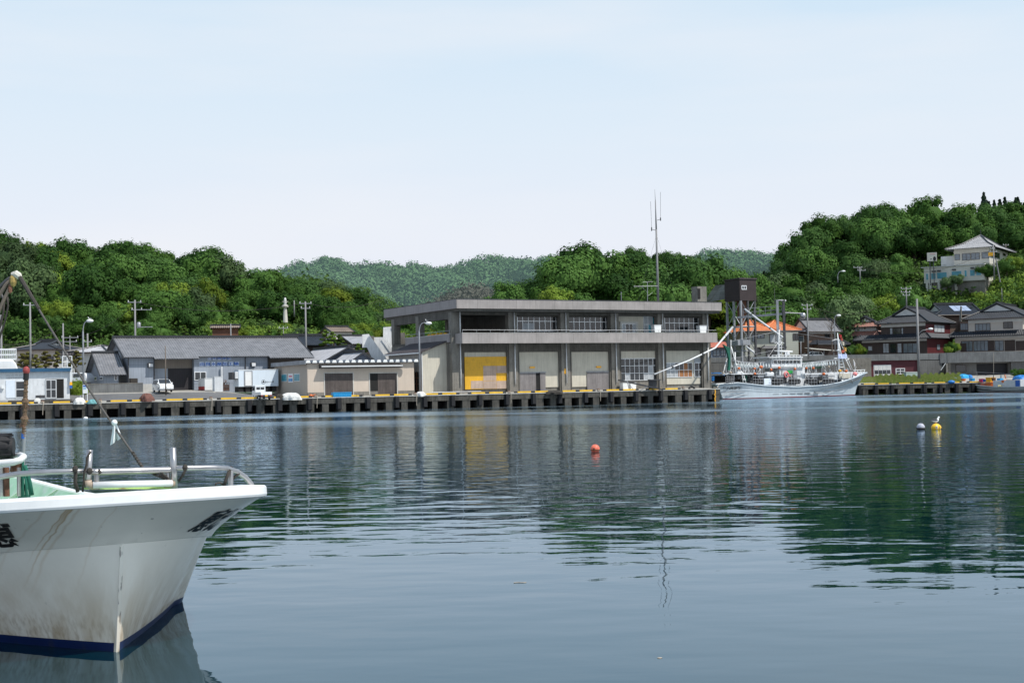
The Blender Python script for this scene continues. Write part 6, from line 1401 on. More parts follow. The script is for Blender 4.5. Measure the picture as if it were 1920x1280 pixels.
def two_storey(px0, pxc, pxr, Y, ang, ye, yr, yu0, yl, lowl, lowe, ybase, label, wallU, wallR, wallL, roof, gm='plaster', lout=1.3, wins=(), rwins=(), gab=.5, axis='y', over=.9, shutters=()):
    fr = Frame(P(px0, ybase, Y), ang); o = thing('tiled_house', label, 'house', fr); x1 = fr.hit(pxc, ye).x; dp = fr.hitx(pxr, ye, x1).y; pm = (px0+pxc)/2
    ze_ = fr.hit(pm, ye, -over).z; zr_ = fr.hit(pm, yr, dp/2 if axis == 'x' else 1.5).z; zl_ = fr.hit(pm, yl).z
    MB().box(0, x1, 0, dp, zl_-.3, ze_).build('wall', wallU, o); MB().box(x1+.002, x1+.03, .05, dp, zl_-.2, ze_-.4).build('side_wall', wallR, o)
    MB().box(.02, x1-.02, -.03, -.002, ze_-.75, ze_-.05).build('upper_band', gm, o)
    hip_roof(o, 0, x1, 0, dp, ze_, zr_, roof, over, gab=gab, gm=gm, axis=axis)
    x0l = fr.hit(lowl, lowe).x; MB().box(x0l, x1+.3, -.3, dp+.2, -1.5, zl_-.35).build('lower_wall', wallL, o); MB().box(x1+.302, x1+.33, -.2, dp+.2, -1.5, zl_-.9).build('lower_side_wall', wallR, o)
    pent(o, x0l, x1+.3, -.3, dp+.2, zl_+.25, lout, .95, roof)
    MB().box(x0l+.02, x1+.28, -.33, -.302, zl_-1.25, zl_-.7).build('lower_band', gm, o)
    for a in wins: pwin(fr, o, a[0], a[1], a[2], a[3], -.08-(.3 if a[2] > yl else 0), a[4], 1, gl=a[5], fm='frame_dark', fw=.1, dy=.075)
    for a in rwins: xwin(fr, o, *a[:4], x1+.03 if a[2] < yl else x1+.33, a[4], nx=a[5])
    for a in shutters:
        mb = MB(); y = -.04-(.3 if a[2] > yl else 0); p_, q_ = fr.hit(a[0], a[3], y), fr.hit(a[1], a[2], y); mb.box(p_.x, q_.x, y-.05, y+.035, p_.z, q_.z); mb.build('shutter', 'brownwall', o)
    return fr, o
two_storey(1653, 1735, 1781, 272, -38, 604.5, 577, 608, 628, 1617, 640, 663, 'large black tiled house with dark red walls above the red garage', 'brownwall', 'redwall', 'brownwall', 'tile_black',
    wins=[(1668, 1674, 614, 627, 1, 'curtain'), (1674.5, 1689, 615, 627, 2, 'glass'), (1689.5, 1694, 614, 627, 1, 'curtain'), (1655, 1667, 643, 662, 2, 'curtain'), (1668, 1681, 643, 662, 1, 'glass'), (1682, 1691, 643, 662, 1, 'curtain'), (1693, 1720, 643, 662, 3, 'glass_blue'), (1627, 1636, 648, 658, 1, 'curtain')],
    rwins=[(1751, 1770, 609, 623, 'curtain', 3), (1756, 1762, 645, 656, 'glass_blue', 1), (1769, 1776, 645, 654, 'glass_blue', 1)])
two_storey(1817, 1917, 1960, 272, -32, 596, 569, 600, 622, 1791, 632, 658, 'cream two storey house with black tiled roofs at the right edge', 'creamwall', 'creamwall', 'creamwall', 'tile_black',
    wins=[(1828, 1857, 606, 620, 4, 'glass_blue'), (1881, 1899, 603, 616, 2, 'glass'), (1802, 1824, 639, 659, 3, 'brown' if 0 else 'glass_blue'), (1825, 1853, 638, 658.5, 4, 'glass_blue'), (1865, 1882, 638, 658, 2, 'glass_blue')],
    shutters=[(1801, 1812, 643, 659), (1884, 1903, 637, 658), (1905, 1921, 638.5, 657), (1853, 1864, 638, 658)], over=1.0)
two_storey(1597, 1643, 1652, 279, -36, 612, 595, 616, 623, 1590, 630, 655, 'brown red tiled house partly behind the large black tiled house', 'plaster', 'plaster', 'brownwall', 'tile_red', wins=[(1599, 1613, 624.5, 635, 2, 'glass_blue'), (1615, 1628, 624, 634, 2, 'glass_blue')], lout=.8)
# house with solar panels between the two
fr = Frame(P(1760, 625, 285), 6); o = thing('tiled_house', 'black tiled house with solar panels between the two large houses', 'house', fr); x1 = fr.hit(1850, 590).x; ze_ = fr.hit(1800, 590).z; zr_ = fr.hit(1800, 571, 5).z
walls(o, 0, x1, 0, 9, -6, ze_, 'brownwall2'); hip_roof(o, 0, x1, 0, 9, ze_, zr_, 'tile_black', .9, gab=.6)
a = fr.hit(1790, 583.5, .5); b = fr.hit(1815, 575, 2.5); s_ = (zr_-ze_)/5.4; mb = MB()
for k in range(3): x0_ = a.x+(b.x-a.x)*k/3; x1_ = a.x+(b.x-a.x)*(k+1)/3-.08; z0_ = ze_+1.6*s_; mb.prism([(x0_, .7, z0_+.12), (x1_, .7, z0_+.12), (x1_, 3.4, z0_+2.7*s_+.12), (x0_, 3.4, z0_+2.7*s_+.12)], (0, 0, .06))
mb.build('solar_panel', mat('solar_glass', (.30,.36,.48), .12, .1, 1), o)
fr = Frame(P(1800, 622, 283), -20); o = thing('sun_porch', 'glazed porch with wooden sides left of the cream house', 'porch', fr); x1 = fr.hit(1816, 610).x; MB().box(0, x1, 0, 3, -2, fr.hit(1808, 603).z).build('wall', 'brownwall2', o); pwin(fr, o, 1800.5, 1815, 606, 619, -.09, 3, 1, gl='glass_blue', fm='frame_dark', dy=.085)
fr = Frame(P(1801, 602, 280), 0); o = MB().tube([(0, 0, 0), (.2, 0, 3.0)], [.28, .16], 4).build('stone_post', 'concrete', fr=fr); tag(o, 'slanting pale grey stone post beside the glazed porch', 'post')
# orange roofed house and neighbours
fr = Frame(P(1398, 673, 266), 10); o = thing('tiled_house', 'pale grey green house with bright orange tiled roof behind the tower', 'house', fr); H = lambda px, py, y=0: fr.hit(px, py, y); x1 = H(1497, 640).x
walls(o, 0, x1, 0, 9, -3, H(1450, 619.5).z, 'greenwall'); hip_roof(o, 0, x1*.5, -.02, 9.02, H(1420, 620, -.8).z, H(1420, 600.5, 4).z, 'tile_orange', .9, ridge='tile_orange', name='roof'); hip_roof(o, x1*.45, x1, .8, 9, H(1470, 619, 0).z, H(1470, 601.5, 5).z, 'tile_orange', .8, ridge='tile_orange', name='roof')
MB().box(-.05, x1+.05, -.06, -.002, H(1450, 622.5).z, H(1450, 620.5).z).build('eave_band', 'brownwall', o)
for a in ((1410, 1418.5, 626, 641, 1, 'glass_blue'), (1419.5, 1433.5, 626, 634.5, 2, 'glass_blue'), (1443, 1467, 626, 643, 2, 'curtain'), (1487, 1497, 625, 637.5, 2, 'glass'), (1415, 1427, 651, 665, 1, 'glass'), (1436, 1458, 650, 670, 2, 'glass')): pwin(fr, o, *a[:4], -.09, a[4], 1, gl=a[5], fm='frame_dark', fw=.1, dy=.085)
pent(o, H(1434, 648).x, H(1462, 648).x, 0, 1, H(1450, 648).z, 1.0, .4, 'tile_grey')
fr = Frame(P(1326, 690, 261), 4); o = thing('low_house', 'low house with red tiled roof and blue grey windows beside the market hall', 'house', fr); x1 = fr.hit(1363, 660).x
walls(o, -4, x1, 0, 6, -4, fr.hit(1345, 650).z, mat('blue_grey_wall', (.16,.2,.26), .7, .1, 1)); gable_roof(o, -4, x1, 0, 6, fr.hit(1345, 649.5).z, fr.hit(1345, 640.5, 3).z, mat('salmon_roof_tile', (.50,.17,.12), .6, .2, 1.2), over=.5)
for a in ((1337, 1350, 655, 667), (1352, 1361, 655, 667)): pwin(fr, o, *a, -.09, 2, 1, gl='glass_blue', fm='frame_dark', dy=.085)
fr = Frame(P(1514.5, 650, 272), 30); o = thing('tiled_house', 'brown sided house with grey tiled roof and white gable behind the utility pole', 'house', fr); H = lambda px, py, y=0: fr.hit(px, py, y); x1 = H(1568, 630).x; dp = fr.hitx(1491, 630, 0).y; dp = min(dp, 10)
walls(o, 0, x1, 0, dp, -3, H(1540, 622).z, 'brownwall2'); MB().box(-.01, x1+.01, -.05, -.002, H(1540, 625.5).z, H(1540, 622).z).build('plaster_band', 'plaster', o); hip_roof(o, 0, x1, 0, dp, H(1540, 621, -.8).z, H(1540, 600, dp/2).z, 'tile_grey', .9, gab=.75)
pwin(fr, o, 1547, 1556, 626, 633, -.09, 2, 1, fm='frame_dark', dy=.085); pent(o, H(1524, 640).x, x1, -1.5, 2, H(1540, 638).z, 1.2, .8, 'tile_black'); MB().box(H(1524, 640).x, x1, -1.5, -.06, -3, H(1540, 641).z).build('porch_wall', 'brownwall2', o)
for (y0, y1) in ((1, 3.4), (4, 6.4)): w_ = MB().box(-.08, -.002, y0, y1, H(1510, 641).z, H(1510, 628).z).build('window', 'frame', o); MB().box(-.1, -.082, y0+.12, y1-.12, H(1510, 641).z+.12, H(1510, 628).z-.12).build('pane', 'glass_blue', w_)
fr = Frame(P(1524, 673, 262), 8); o = thing('carport', 'low carport with pale flat roof below the brown sided house', 'carport', fr); x1 = fr.hit(1566, 655).x; z1 = fr.hit(1540, 653).z; MB().prism([(-.5, -.5, z1-.1), (x1, -.5, z1-.55), (x1, 3, z1-.3), (-.5, 3, z1+.2)], (0, 0, .1)).build('roof', 'plaster2', o)
for x in (0, x1*.5, x1-.3): MB().rod((x, 0, -1), (x, 0, z1-.3), .07, 6).build('post', 'steel', o)
MB().box(0, x1, 2.8, 3, -1, z1-.4).build('rear_wall', 'brownwall', o)
van(Frame(P(1521.5, 675, 263), 200), 'white small van parked on the upper road behind the squid boat')
van(Frame(P(1348, 716.5, 240), 195), 'white car standing behind the stern of the squid boat')
bc = van(Frame(P(1334.5, 716.5, 238), 188), 'blue car half hidden by the corner of the market hall')
bp2 = mat('blue_car_paint', (.02,.16,.45), .25, .05, 1, coat=.5)
for c in bc.children:
    if c.name.startswith('body'): c.data.materials[0] = bp2
# hilltop house
fr = Frame(P(1789, 497, 312), -33); o = thing('hilltop_house', 'cream house with grey pyramid roof high on the hill at the right', 'house', fr); H = lambda px, py, y=0: fr.hit(px, py, y); x1 = H(1855, 480).x; dp = fr.hitx(1890, 480, x1).y
walls(o, 0, x1, 0, dp, -4, H(1822, 465).z, 'plaster2')
ov = 1.6; ze_ = H(1822, 464.5, -ov).z; zr_ = fr.hit(1837, 441.5, dp/2).z; X0, X1, Y0, Y1 = -ov, x1+ov, -ov, dp+ov; cxm, cym = (X0+X1)/2, (Y0+Y1)/2
mb = MB(); Zm = ze_+(zr_-ze_)*.38; f_ = .52                # concave slopes: eaves flatter than the top
cs = [(X0, Y0), (X1, Y0), (X1, Y1), (X0, Y1)]; ms = [(cxm+(a-cxm)*f_, cym+(b-cym)*f_) for a, b in cs]
for k in range(4):
    a, b = cs[k], cs[(k+1) % 4]; c, d = ms[(k+1) % 4], ms[k]; mb.tiles([(*a, ze_), (*b, ze_), (*c, Zm), (*d, Zm)], .4); mb.tiles([(*d, Zm), (*c, Zm), (cxm, cym, zr_)], .4)
r_ = mb.build('roof', mat('weathered_grey_tile', (.30,.30,.31), .6, .3, 1.6, ribs=('Z', .2, .2, .35), stain=[((.12,.12,.13), .5, .62, .6)]), o); rb = MB()
for k in range(4): rb.tube([(*cs[k], ze_+.1), (*ms[k], Zm+.1), (cxm, cym, zr_+.1)], .16, 6)
rb.rod((cxm, cym, zr_), (cxm, cym, zr_+1.3), .07, 6); rb.build('ridge', 'ridge_tile', r_)
for a in ((1789.8, 1800, 476.5, 487.5, 1), (1803.5, 1819.5, 475, 488, 2), (1820.5, 1837, 474, 487, 2), (1840.5, 1854, 472.5, 484.5, 1)): pwin(fr, o, *a[:4], -.1, a[4], 1, gl='glass_blue', fm='frame_dark', dy=.09)
xwin(fr, o, 1857, 1874, 472.5, 483, x1, 'glass', nx=3); xwin(fr, o, 1880, 1885, 475, 480, x1, 'glass', nx=1)
MB().box(-3.2, -.01, 1, 5, -4, H(1782, 480, 1).z).build('side_wing', 'plaster', o)
fr = Frame(P(1733, 531, 306), -34); lo = thing('hillside_annex', 'long low white building with teal windows below the pyramid roofed house', 'annex', fr); H = lambda px, py, y=0: fr.hit(px, py, y); x1 = H(1845, 508).x; zt = H(1785, 499).z
MB().box(0, x1, 0, 8, 0, zt).build('wall', 'plaster2', lo); MB().box(-.6, x1+.2, -.3, 8.2, zt, zt+.15).build('parapet', 'plaster', lo)
MB().box(.3, x1, .6, 8, -7, -.004).build('base_wall', 'concrete', lo)
for px in (1736, 1742, 1758, 1790): x = H(px, 535).x; MB().box(x, x+.5, .0, .55, -5, -.006).build('column', 'plaster2', lo)
for (a, b) in ((1735.8, 1740.8), (1745.3, 1754.7), (1756.3, 1775.7), (1783.7, 1803.3), (1808, 1813), (1818.2, 1828), (1829.6, 1840)):
    pm = (a+b)/2; dy_ = -(pm-1740)*.088; pwin(fr, lo, a, b, 512.5+dy_, 524.8+dy_, -.08, 1, 1, gl='glass_teal', fm='plaster', dy=.075)
for px in (1750, 1760, 1788, 1822.5): dy_ = -(px-1740)*.088; a = H(px-3.3, 511+dy_, -.35); b = H(px+3.3, 508+dy_, -.35); MB().box(a.x, b.x, -.35, -.01, a.z, b.z).build('awning_box', 'steel_dark', lo)
fr2 = Frame(P(1738.5, 501, 303), -20); o = thing('billboard', 'square cream billboard with faded red lettering on two posts', 'billboard', fr2); a, b = fr2.hit(1738.5, 490), fr2.hit(1756, 473); MB().box(a.x, b.x, 0, .5, a.z, b.z).build('board', 'plaster2', o)
for px in (1743.5, 1750.5): x = fr2.hit(px, 495).x; MB().box(x-.1, x+.1, .1, .35, -4, a.z-.003).build('post', 'steel_dark', o)
mb = MB(); c, d = fr2.hit(1744, 477.3), fr2.hit(1753.5, 474.8)
for k in range(6): mb.box(c.x+(d.x-c.x)*k/6, c.x+(d.x-c.x)*(k+.7)/6, -.015, -.003, c.z, d.z)
mb.build('lettering', mat('faded_red_letters', (.6,.35,.33), .8, .2, 3), o); mb = MB(); c = fr2.hit(1752.3, 485); mb.ball((c.x, -.01, c.z), .32, 10, 0, (1, .03, 1.6)); c = fr2.hit(1745.8, 485.6); mb.ball((c.x, -.01, c.z), .14, 8, 0, (1, .05, 1)); mb.build('silhouette', 'ink', o)
fr = Frame(P(1853, 480, 298), -20); o = MB().box(0, 1.3, 0, .12, 0, .75).build('orange_sign', 'yellow', fr=fr); tag(o, 'orange panel fixed beside the pole at the hilltop house', 'sign')
# right quay clutter
def yard(px, py, Y): return Frame(P(px, py, Y), 0)
fr = Frame(P(1699, 708, 250), 4); o = thing('water_container', 'pale green box container beside the tall lamp pole', 'container', fr); x1 = fr.hit(1721.5, 702).x; z1 = fr.hit(1710, 698).z; MB().box(0, x1, 0, 1.3, -.3, z1).build('body', mat('pale_green_plastic', (.42,.52,.48), .5, .08, 1), o, bevel=.05); MB().box(-.04, x1+.04, -.04, 1.34, z1, z1+.12).build('lid', 'plaster', o)
heap('tarp', 'blue tarpaulin heap before the dark boat garage, middle one', 'tarpaulin', 1806, 709, 247, 22, 8, 'crate_blue', 31); heap('tarp', 'darker blue tarpaulin right of the middle tarpaulin', 'tarpaulin', 1818, 708, 248, 14, 6, 'tarp_blue', 33)
heap('tarp', 'grey blue covered heap behind the orange baskets', 'tarpaulin', 1789, 714, 243, 16, 7, mat('grey_blue_sheet', (.13,.2,.26), .8, .3, 2, bump=.6), 34)
heap('tarp', 'pale blue sheets lying in the grass below the retaining wall', 'tarpaulin', 1753, 709, 252, 20, 5, mat('washed_blue_sheet', (.12,.22,.38), .8, .3, 2, bump=.6), 36)
def tub(px, py, Y, wpx, hpx, m, label, name='basket'):
    fr = Frame(P(px, py, Y), 0); w_ = wpx/F*Y/2; h = hpx/F*Y; o = thing(name, label, name, fr); MB().lathe((0, 0, 0), [(w_*.8, 0), (w_, h), (w_*.93, h), (w_*.74, .06)], 14).build('body', m, o, smooth=False); MB().tube([(w_*1.02*math.cos(a), w_*1.02*math.sin(a), h) for a in np.linspace(0, 6.28, 15)], .04, 5).build('rim', m, o)
tub(1792, 716.5, 240.5, 9.5, 4.2, 'orange', 'orange fish basket on the quay, left one'); tub(1806.5, 714.5, 240.5, 9, 4.5, 'orange', 'orange fish basket on the quay, right one'); tub(1799.5, 714, 241, 4, 4, 'blueink', 'small dark blue bucket between the orange baskets', 'bucket')
fr = Frame(P(1784, 719.5, 235.0), 0); o = MB().ball((0, 0, .32), .5, 14, 0, (1.25, .9, .62)).build('fender_float', 'tarp_blue', fr=fr, smooth=True); tag(o, 'blue and white float lying on the edge of the right quay', 'float')
heap('tarp', 'bright blue tarpaulin on the land at the right edge', 'tarpaulin', 1916, 716, 240, 34, 13, 'tarp_blue', 41)
def grass_strip(px0, px1, Y0, Y1, n, h, label):
    rs = np.random.default_rng(int(px0)); u = rs.uniform(px0, px1, n); Y = rs.uniform(Y0, Y1, n); x = (u-960)/F*Y; l_ = [FR.l((a, b, 0)) for a, b in zip(x, Y)]; z = np.array([gr(0, q.y) for q in l_]); hh = rs.uniform(.2, 1, n)*h*(.5+.5*np.sin(u*.3)**2); p = np.stack([x, Y, z], 1); d = rs.normal(size=(n, 3))*.12; d[:, 2] = 1; s = rs.normal(size=(n, 3))*.03; s[:, 2] = 0; sx = np.array([.035, 0, 0])
    v = np.stack([p-sx, p+sx, p+sx*.3+d*hh[:, None], p-sx*.3+d*hh[:, None]], 1).reshape(-1, 3); me = np_mesh('grass', v, np.arange(len(v)).reshape(-1, 4), [ML['hay'], ML['meadow']], rs.integers(0, 2, n)); o = bpy.data.objects.new('grass', me); C.objects.link(o); tag(o, label, 'grass'); o['kind'] = 'stuff'
grass_strip(1640, 1800, 237.5, 256, 26000, .85, 'wild green grass growing on the right quay below the garages'); grass_strip(1595, 1660, 240, 256, 4000, .4, 'thin grass on the right quay behind the bow of the squid boat')
def bushes(lst, label, grp):
    for (px, py, Y, r, k) in lst: tree(P(px, py, Y)-Vector((0, 0, .3)), r, k, 0, label, grp, .9, 'bush')
bushes([(1598, 664, 265, 1.5, 'mid'), (1608, 664, 265, 1.6, 'bright'), (1616, 665, 266, 1.3, 'mid')], 'round garden shrub above the garage left of the black tiled house', 'garden shrubs left of the black tiled house')
bushes([(1783, 660, 266, 1.6, 'mid'), (1790, 658, 267, 1.4, 'bright'), (1778, 661, 265, 1.1, 'bright')], 'leafy shrub between the black tiled house and the cream house', 'leafy shrubs between the two large houses')
bushes([(1904, 705, 248, 1.2, 'mid'), (1915, 706, 248, 1.3, 'mid')], 'low plant at the quay by the right edge', 'low plants at the right edge')
bushes([(1842, 520, 300, 2.2, 'mid'), (1852, 521, 300, 2.4, 'dark'), (1888, 512, 305, 2.6, 'mid'), (1900, 505, 305, 2.4, 'bright'), (1795, 533, 300, 1.8, 'pale'), (1775, 538, 300, 1.8, 'pale')], 'shrub growing round the hilltop house', 'shrubs round the hilltop house')
# bare branched small tree
fr = Frame(P(1560, 650, 262), 0); o = thing('bare_tree', 'slender nearly leafless tree beside the street lamp behind the squid boat', 'tree', fr); mb = MB(); random.seed(2); hT = P(1560, 590, 262).z-fr.o.z; mb.tube([(0, 0, -1), (0, 0, hT*.5), (.1, 0, hT*.8)], [.12, .09, .05], 6)
for k in range(22): a = random.uniform(0, 6.28); z0 = hT*random.uniform(.35, .75); L_ = random.uniform(.8, 1.8); mb.tube([(0, 0, z0), (L_*.5*math.cos(a), L_*.5*math.sin(a), z0+L_*.5), (L_*math.cos(a), L_*math.sin(a), z0+L_*1.2)], [.04, .025, .008], 4)
mb.build('branches', 'wood', o)
# ================================================================ foreground boat
def proj(p):
    p = Vector(p); d = p.y*math.cos(TH)+(p.z-HC)*math.sin(TH); a = F*p.x/d; b = F*((p.z-HC)*math.cos(TH)-p.y*math.sin(TH))/d
    c, s = math.cos(RHO), math.sin(RHO); return 960+a*c-b*s, 640-(a*s+b*c)
fh = Frame((-4.34, 15.1, 0), math.degrees(math.atan2(.839, -.545)))
bow = thing('fishing_boat', 'large white fishing boat bow with rust stains in the left foreground', 'boat', fh)
def cr(pts, q):                          # Catmull-Rom through control points
    n = len(pts); i = int(min(max(math.floor(q), 0), n-2)); t = q-i
    p0, p1, p2, p3 = (pts[max(i-1, 0)], pts[i], pts[i+1], pts[min(i+2, n-1)])
    if i == 0: p0 = (p2[0] if False else 2*p1[0]-p2[0], 2*p1[1]-p2[1])
    return tuple(.5*(2*b+(c-a)*t+(2*a-5*b+4*c-d)*t*t+(3*b-a-3*c+d)*t**3) for a, b, c, d in zip(p0, p1, p2, p3))
sheer = lambda s: float(np.interp(s, [-.8, -.4, .3, 1, 2, 3, 4.5, 6, 8, 10, 14], [1.77, 1.74, 1.675, 1.6, 1.48, 1.36, 1.22, 1.12, 1.07, 1.07, 1.22]))
CB = [(.15, 0), (.4, .1), (1.1, .42), (2.0, .9), (2.8, 1.35), (3.6, 1.75), (6, 1.9), (10, 1.85), (14, 1.65)]
C0 = [(0, 0), (.28, .17), (.9, .55), (1.8, 1.07), (2.6, 1.5), (3.4, 1.9), (6, 2.05), (10, 2.0), (14, 1.8)]
CK = [(-.2, 0), (-.06, .34), (.18, .68), (.5, 1.0), (1, 1.32), (2, 1.72), (5, 2.12), (10, 2.15), (14, 1.95)]
CG = [(-.80, 0), (-.76, .6), (-.64, 1.12), (-.4, 1.5), (.3, 1.8), (1.2, 2.05), (4, 2.42), (9, 2.42), (14, 2.15)]
def lv(q, k):                            # k: 0 keel .. 1 waterline .. 2 knuckle .. 3 gunwale
    if k <= 1: a, b = cr(CB, q), cr(C0, q); return (a[0]+(b[0]-a[0])*k, a[1]+(b[1]-a[1])*k, -.7+.7*k)
    if k <= 2:
        a, b = cr(C0, q), cr(CK, q); t = k-1; z = (sheer(b[0])-.54)*t; return (a[0]+(b[0]-a[0])*t, a[1]+(b[1]-a[1])*(t**.9 if t else 0), z)
    a, b = cr(CK, q), cr(CG, q); t = k-2; e = t**1.25
    zk = sheer(a[0])-.54+.006; zg = sheer(b[0])-.13; return (a[0]+(b[0]-a[0])*e, a[1]+(.06*min(1, q*5)+(b[1]-a[1]-.06*min(1, q*5))*e), zk+(zg-zk)*t)
QS = [i/8 for i in range(65)]
hullpaint = mat('boat_hull_paint', (.88,.84,.76), .35, .06, 1.2, coat=.3)
def hull_nodes(m):                       # brown staining rising from the waterline, rust run, scuffs
    nt = m.node_tree; L = nt.links; bs = nt.nodes['Principled BSDF']; src = bs.inputs['Base Color'].links[0].from_socket
    tc = nn(nt, 'ShaderNodeTexCoord'); sp = nn(nt, 'ShaderNodeSeparateXYZ'); L.new(tc.outputs['Object'], sp.inputs[0])
    def noise(scale, s3, det=5):
        mp = nn(nt, 'ShaderNodeMapping'); mp.inputs['Scale'].default_value = s3; L.new(tc.outputs['Object'], mp.inputs[0]); n = nn(nt, 'ShaderNodeTexNoise'); n.inputs['Scale'].default_value = scale; n.inputs['Detail'].default_value = det; L.new(mp.outputs[0], n.inputs[0]); return n.outputs[0]
    def mth(op, a, b=0.0):
        x = nn(nt, 'ShaderNodeMath', operation=op)
        for i, v in enumerate((a, b)):
            if hasattr(v, 'name'): L.new(v, x.inputs[i])
            else: x.inputs[i].default_value = v
        return x.outputs[0]
    def rng(x, a, b, c, d, st='SMOOTHSTEP'):
        r = nn(nt, 'ShaderNodeMapRange', interpolation_type=st); L.new(x, r.inputs[0])
        for i, v in enumerate((a, b, c, d)): r.inputs[i+1].default_value = v
        return r.outputs[0]
    def mix(f, a, col):
        x = nn(nt, 'ShaderNodeMix', data_type='RGBA'); L.new(f, x.inputs[0]); L.new(a, x.inputs[6]); x.inputs[7].default_value = (*col, 1); return x.outputs[2]
    z = sp.outputs[2]; y = sp.outputs[1]; x_ = sp.outputs[0]
    st = noise(2.2, (1.6, 1.6, .35)); st2 = noise(9, (2.5, 2.5, .3))
    low = mth('MULTIPLY', rng(z, 1.2, .12, 0, 1), rng(mth('ADD', st, mth('MULTIPLY', st2, .22)), .35, .85, .25, .9)); out = mix(mth('MULTIPLY', low, .78), src, (.40, .275, .135))
    deep = mth('MULTIPLY', rng(z, .5, .15, 0, 1), rng(st2, .4, .7, 0, .4)); out = mix(deep, out, (.26, .17, .08))
    # long rust run under the gunwale on the left hand bow
    w1 = noise(3.5, (1, 1, 1.5), 2); off = mth('ADD', y, mth('MULTIPLY', mth('SUBTRACT', w1, .5), .07)); off2 = mth('ADD', off, mth('MULTIPLY', z, .16))
    def line(c, w_, z0, z1, am): return mth('MULTIPLY', mth('MULTIPLY', rng(mth('ABSOLUTE', mth('SUBTRACT', off2, c)), w_, 0, 0, 1), rng(z, z0, z1, 0, am)), mth('LESS_THAN', x_, .9))
    for c, w_, z0, z1, am in ((.93, .016, .55, 1.5, .6), (.985, .014, .9, 1.55, .55), (.955, .06, 1.3, 1.66, .7), (.86, .03, .3, 1.4, .25), (.5, .02, .4, 1.3, .15), (1.2, .03, .5, 1.5, .2)): out = mix(line(c, w_, z0, z1, am), out, (.42, .22, .03))
    sc = mth('MULTIPLY', rng(noise(6, (1, 1, .5), 7), .69, .72, 0, .55), rng(mth('ABSOLUTE', y), .5, .1, .25, 1)); out = mix(sc, out, (.10, .09, .08))
    seam = mth('MULTIPLY', mth('LESS_THAN', mth('ABSOLUTE', y), .022), rng(noise(14, (1, 1, .25), 4), .54, .6, 0, .6)); out = mix(mth('MULTIPLY', seam, mth('LESS_THAN', z, 1.15)), out, (.08, .06, .05))
    L.new(out, bs.inputs['Base Color'])
hull_nodes(hullpaint)
bootblue = mat('blue_boot_paint', (.003,.013,.075), .4, .2, 1.5, stain=[((.03,.03,.035), .55, .68, .7)])
mb = MB(); ks = [0, .5, 1, 1.09, 1.14, 1.16, 1.4, 1.7, 2.0, 2.001, 2.2, 2.4, 2.6, 2.8, 3.0]; nq = len(QS)
ks = [0, .5, 1.0, 'b', 1.35, 1.6, 1.8, 2.0, 2.0001, 2.15, 2.3, 2.5, 2.7, 2.85, 3.0]
def lvz(q, k):
    if k == 'b':
        b = cr(CK, q); t = .098/(sheer(b[0])-.54); return lv(q, 1+t)
    return lv(q, k)
for side in (-1, 1):
    vs = [(p[0], side*p[1], p[2]) for q in QS for p in (lvz(q*8/8, k) for k in ks)]; n = len(ks)
    for i in range(nq-1):
        for j in range(n-1):
            pass
    base = len(mb.v); mb.v += vs
    for i in range(nq-1):
        for j in range(n-1):
            f = (base+i*n+j, base+(i+1)*n+j, base+(i+1)*n+j+1, base+i*n+j+1); mb.f.append(f if side < 0 else f[::-1]); mb.m.append(1 if j < 3 else 0)
hb = mb.build('hull', [hullpaint, bootblue], bow)
import bmesh
bm = bmesh.new(); bm.from_mesh(hb.data); bmesh.ops.remove_doubles(bm, verts=bm.verts, dist=.0004); bmesh.ops.recalc_face_normals(bm, faces=bm.faces); bm.to_mesh(hb.data); bm.free()
me = hb.data; me.polygons.foreach_set('use_smooth', [True]*len(me.polygons))
me.set_sharp_from_angle(angle=R(25)) if hasattr(me, 'set_sharp_from_angle') else None
# stem strip
mb = MB(); pts = [lv(0, k) for k in np.linspace(.9, 1.98, 10)]; 
for a, b in zip(pts[:-1], pts[1:]): mb.prism([(a[0]-.004, -.018, a[2]), (a[0]-.004, .018, a[2]), (a[0]+.04, .03, a[2]), (a[0]+.04, -.03, a[2])], (b[0]-a[0], 0, b[2]-a[2]))
mb.build('stem_strip', hullpaint, bow)
# rubbing strake, cap and inner bulwark
gun = mat('gunwale_paint', (.72,.74,.75), .4, .06, 2, streak=.05, stain=[((.30,.17,.10), .64, .72, .7), ((.1,.09,.08), .74, .77, .8)])
green = mat('pale_green_deck_paint', (.40,.62,.44), .6, .15, 2, stain=[((.6,.62,.6), .5, .62, .7)])
gf = mat('bright_deck_edge', (.66,.72,.64), .6, .1, 2)
mb = MB(); sec = []; QQ = [i/8 for i in range(65)]
ring = []
for q in QQ[::-1]: ring.append((q, 1))
for q in QQ[1:]: ring.append((q, -1))
def gsec(q, side):
    s, w_ = cr(CG, q)[:2]; h = sheer(s); e = 1e-3; a = cr(CG, max(q-.05, 0)); b = cr(CG, min(q+.05, 8)); tx, ty = b[0]-a[0], b[1]-a[1]; l_ = math.hypot(tx, ty) or 1; nx, ny = -ty/l_, tx/l_   # outward normal in (s,w)
    if q == 0: nx, ny = -1, 0
    P_ = lambda d, z: (s+nx*d, side*(w_+ny*d), z)
    ka, kb = cr(CK, q), cr(C0, q)
    def inn(d): return (max(ka[0], s+.3)+d*2, side*max(0, min(ka[1], w_-.3)-d*1.6), h-.47)
    return [P_(.0, h-.135), P_(.045, h-.125), P_(.055, h-.10), P_(.05, h-.02), P_(.03, h), P_(-.13, h+.004), P_(-.15, h-.02), inn(.10), inn(.2)]
secs = [gsec(q, sd) for q, sd in ring]; n = len(secs[0]); base = [p for s_ in secs for p in s_]
fs = [(i*n+j, (i+1)*n+j, (i+1)*n+j+1, i*n+j+1) for i in range(len(secs)-1) for j in range(n-1)]; mb.add(base, fs)
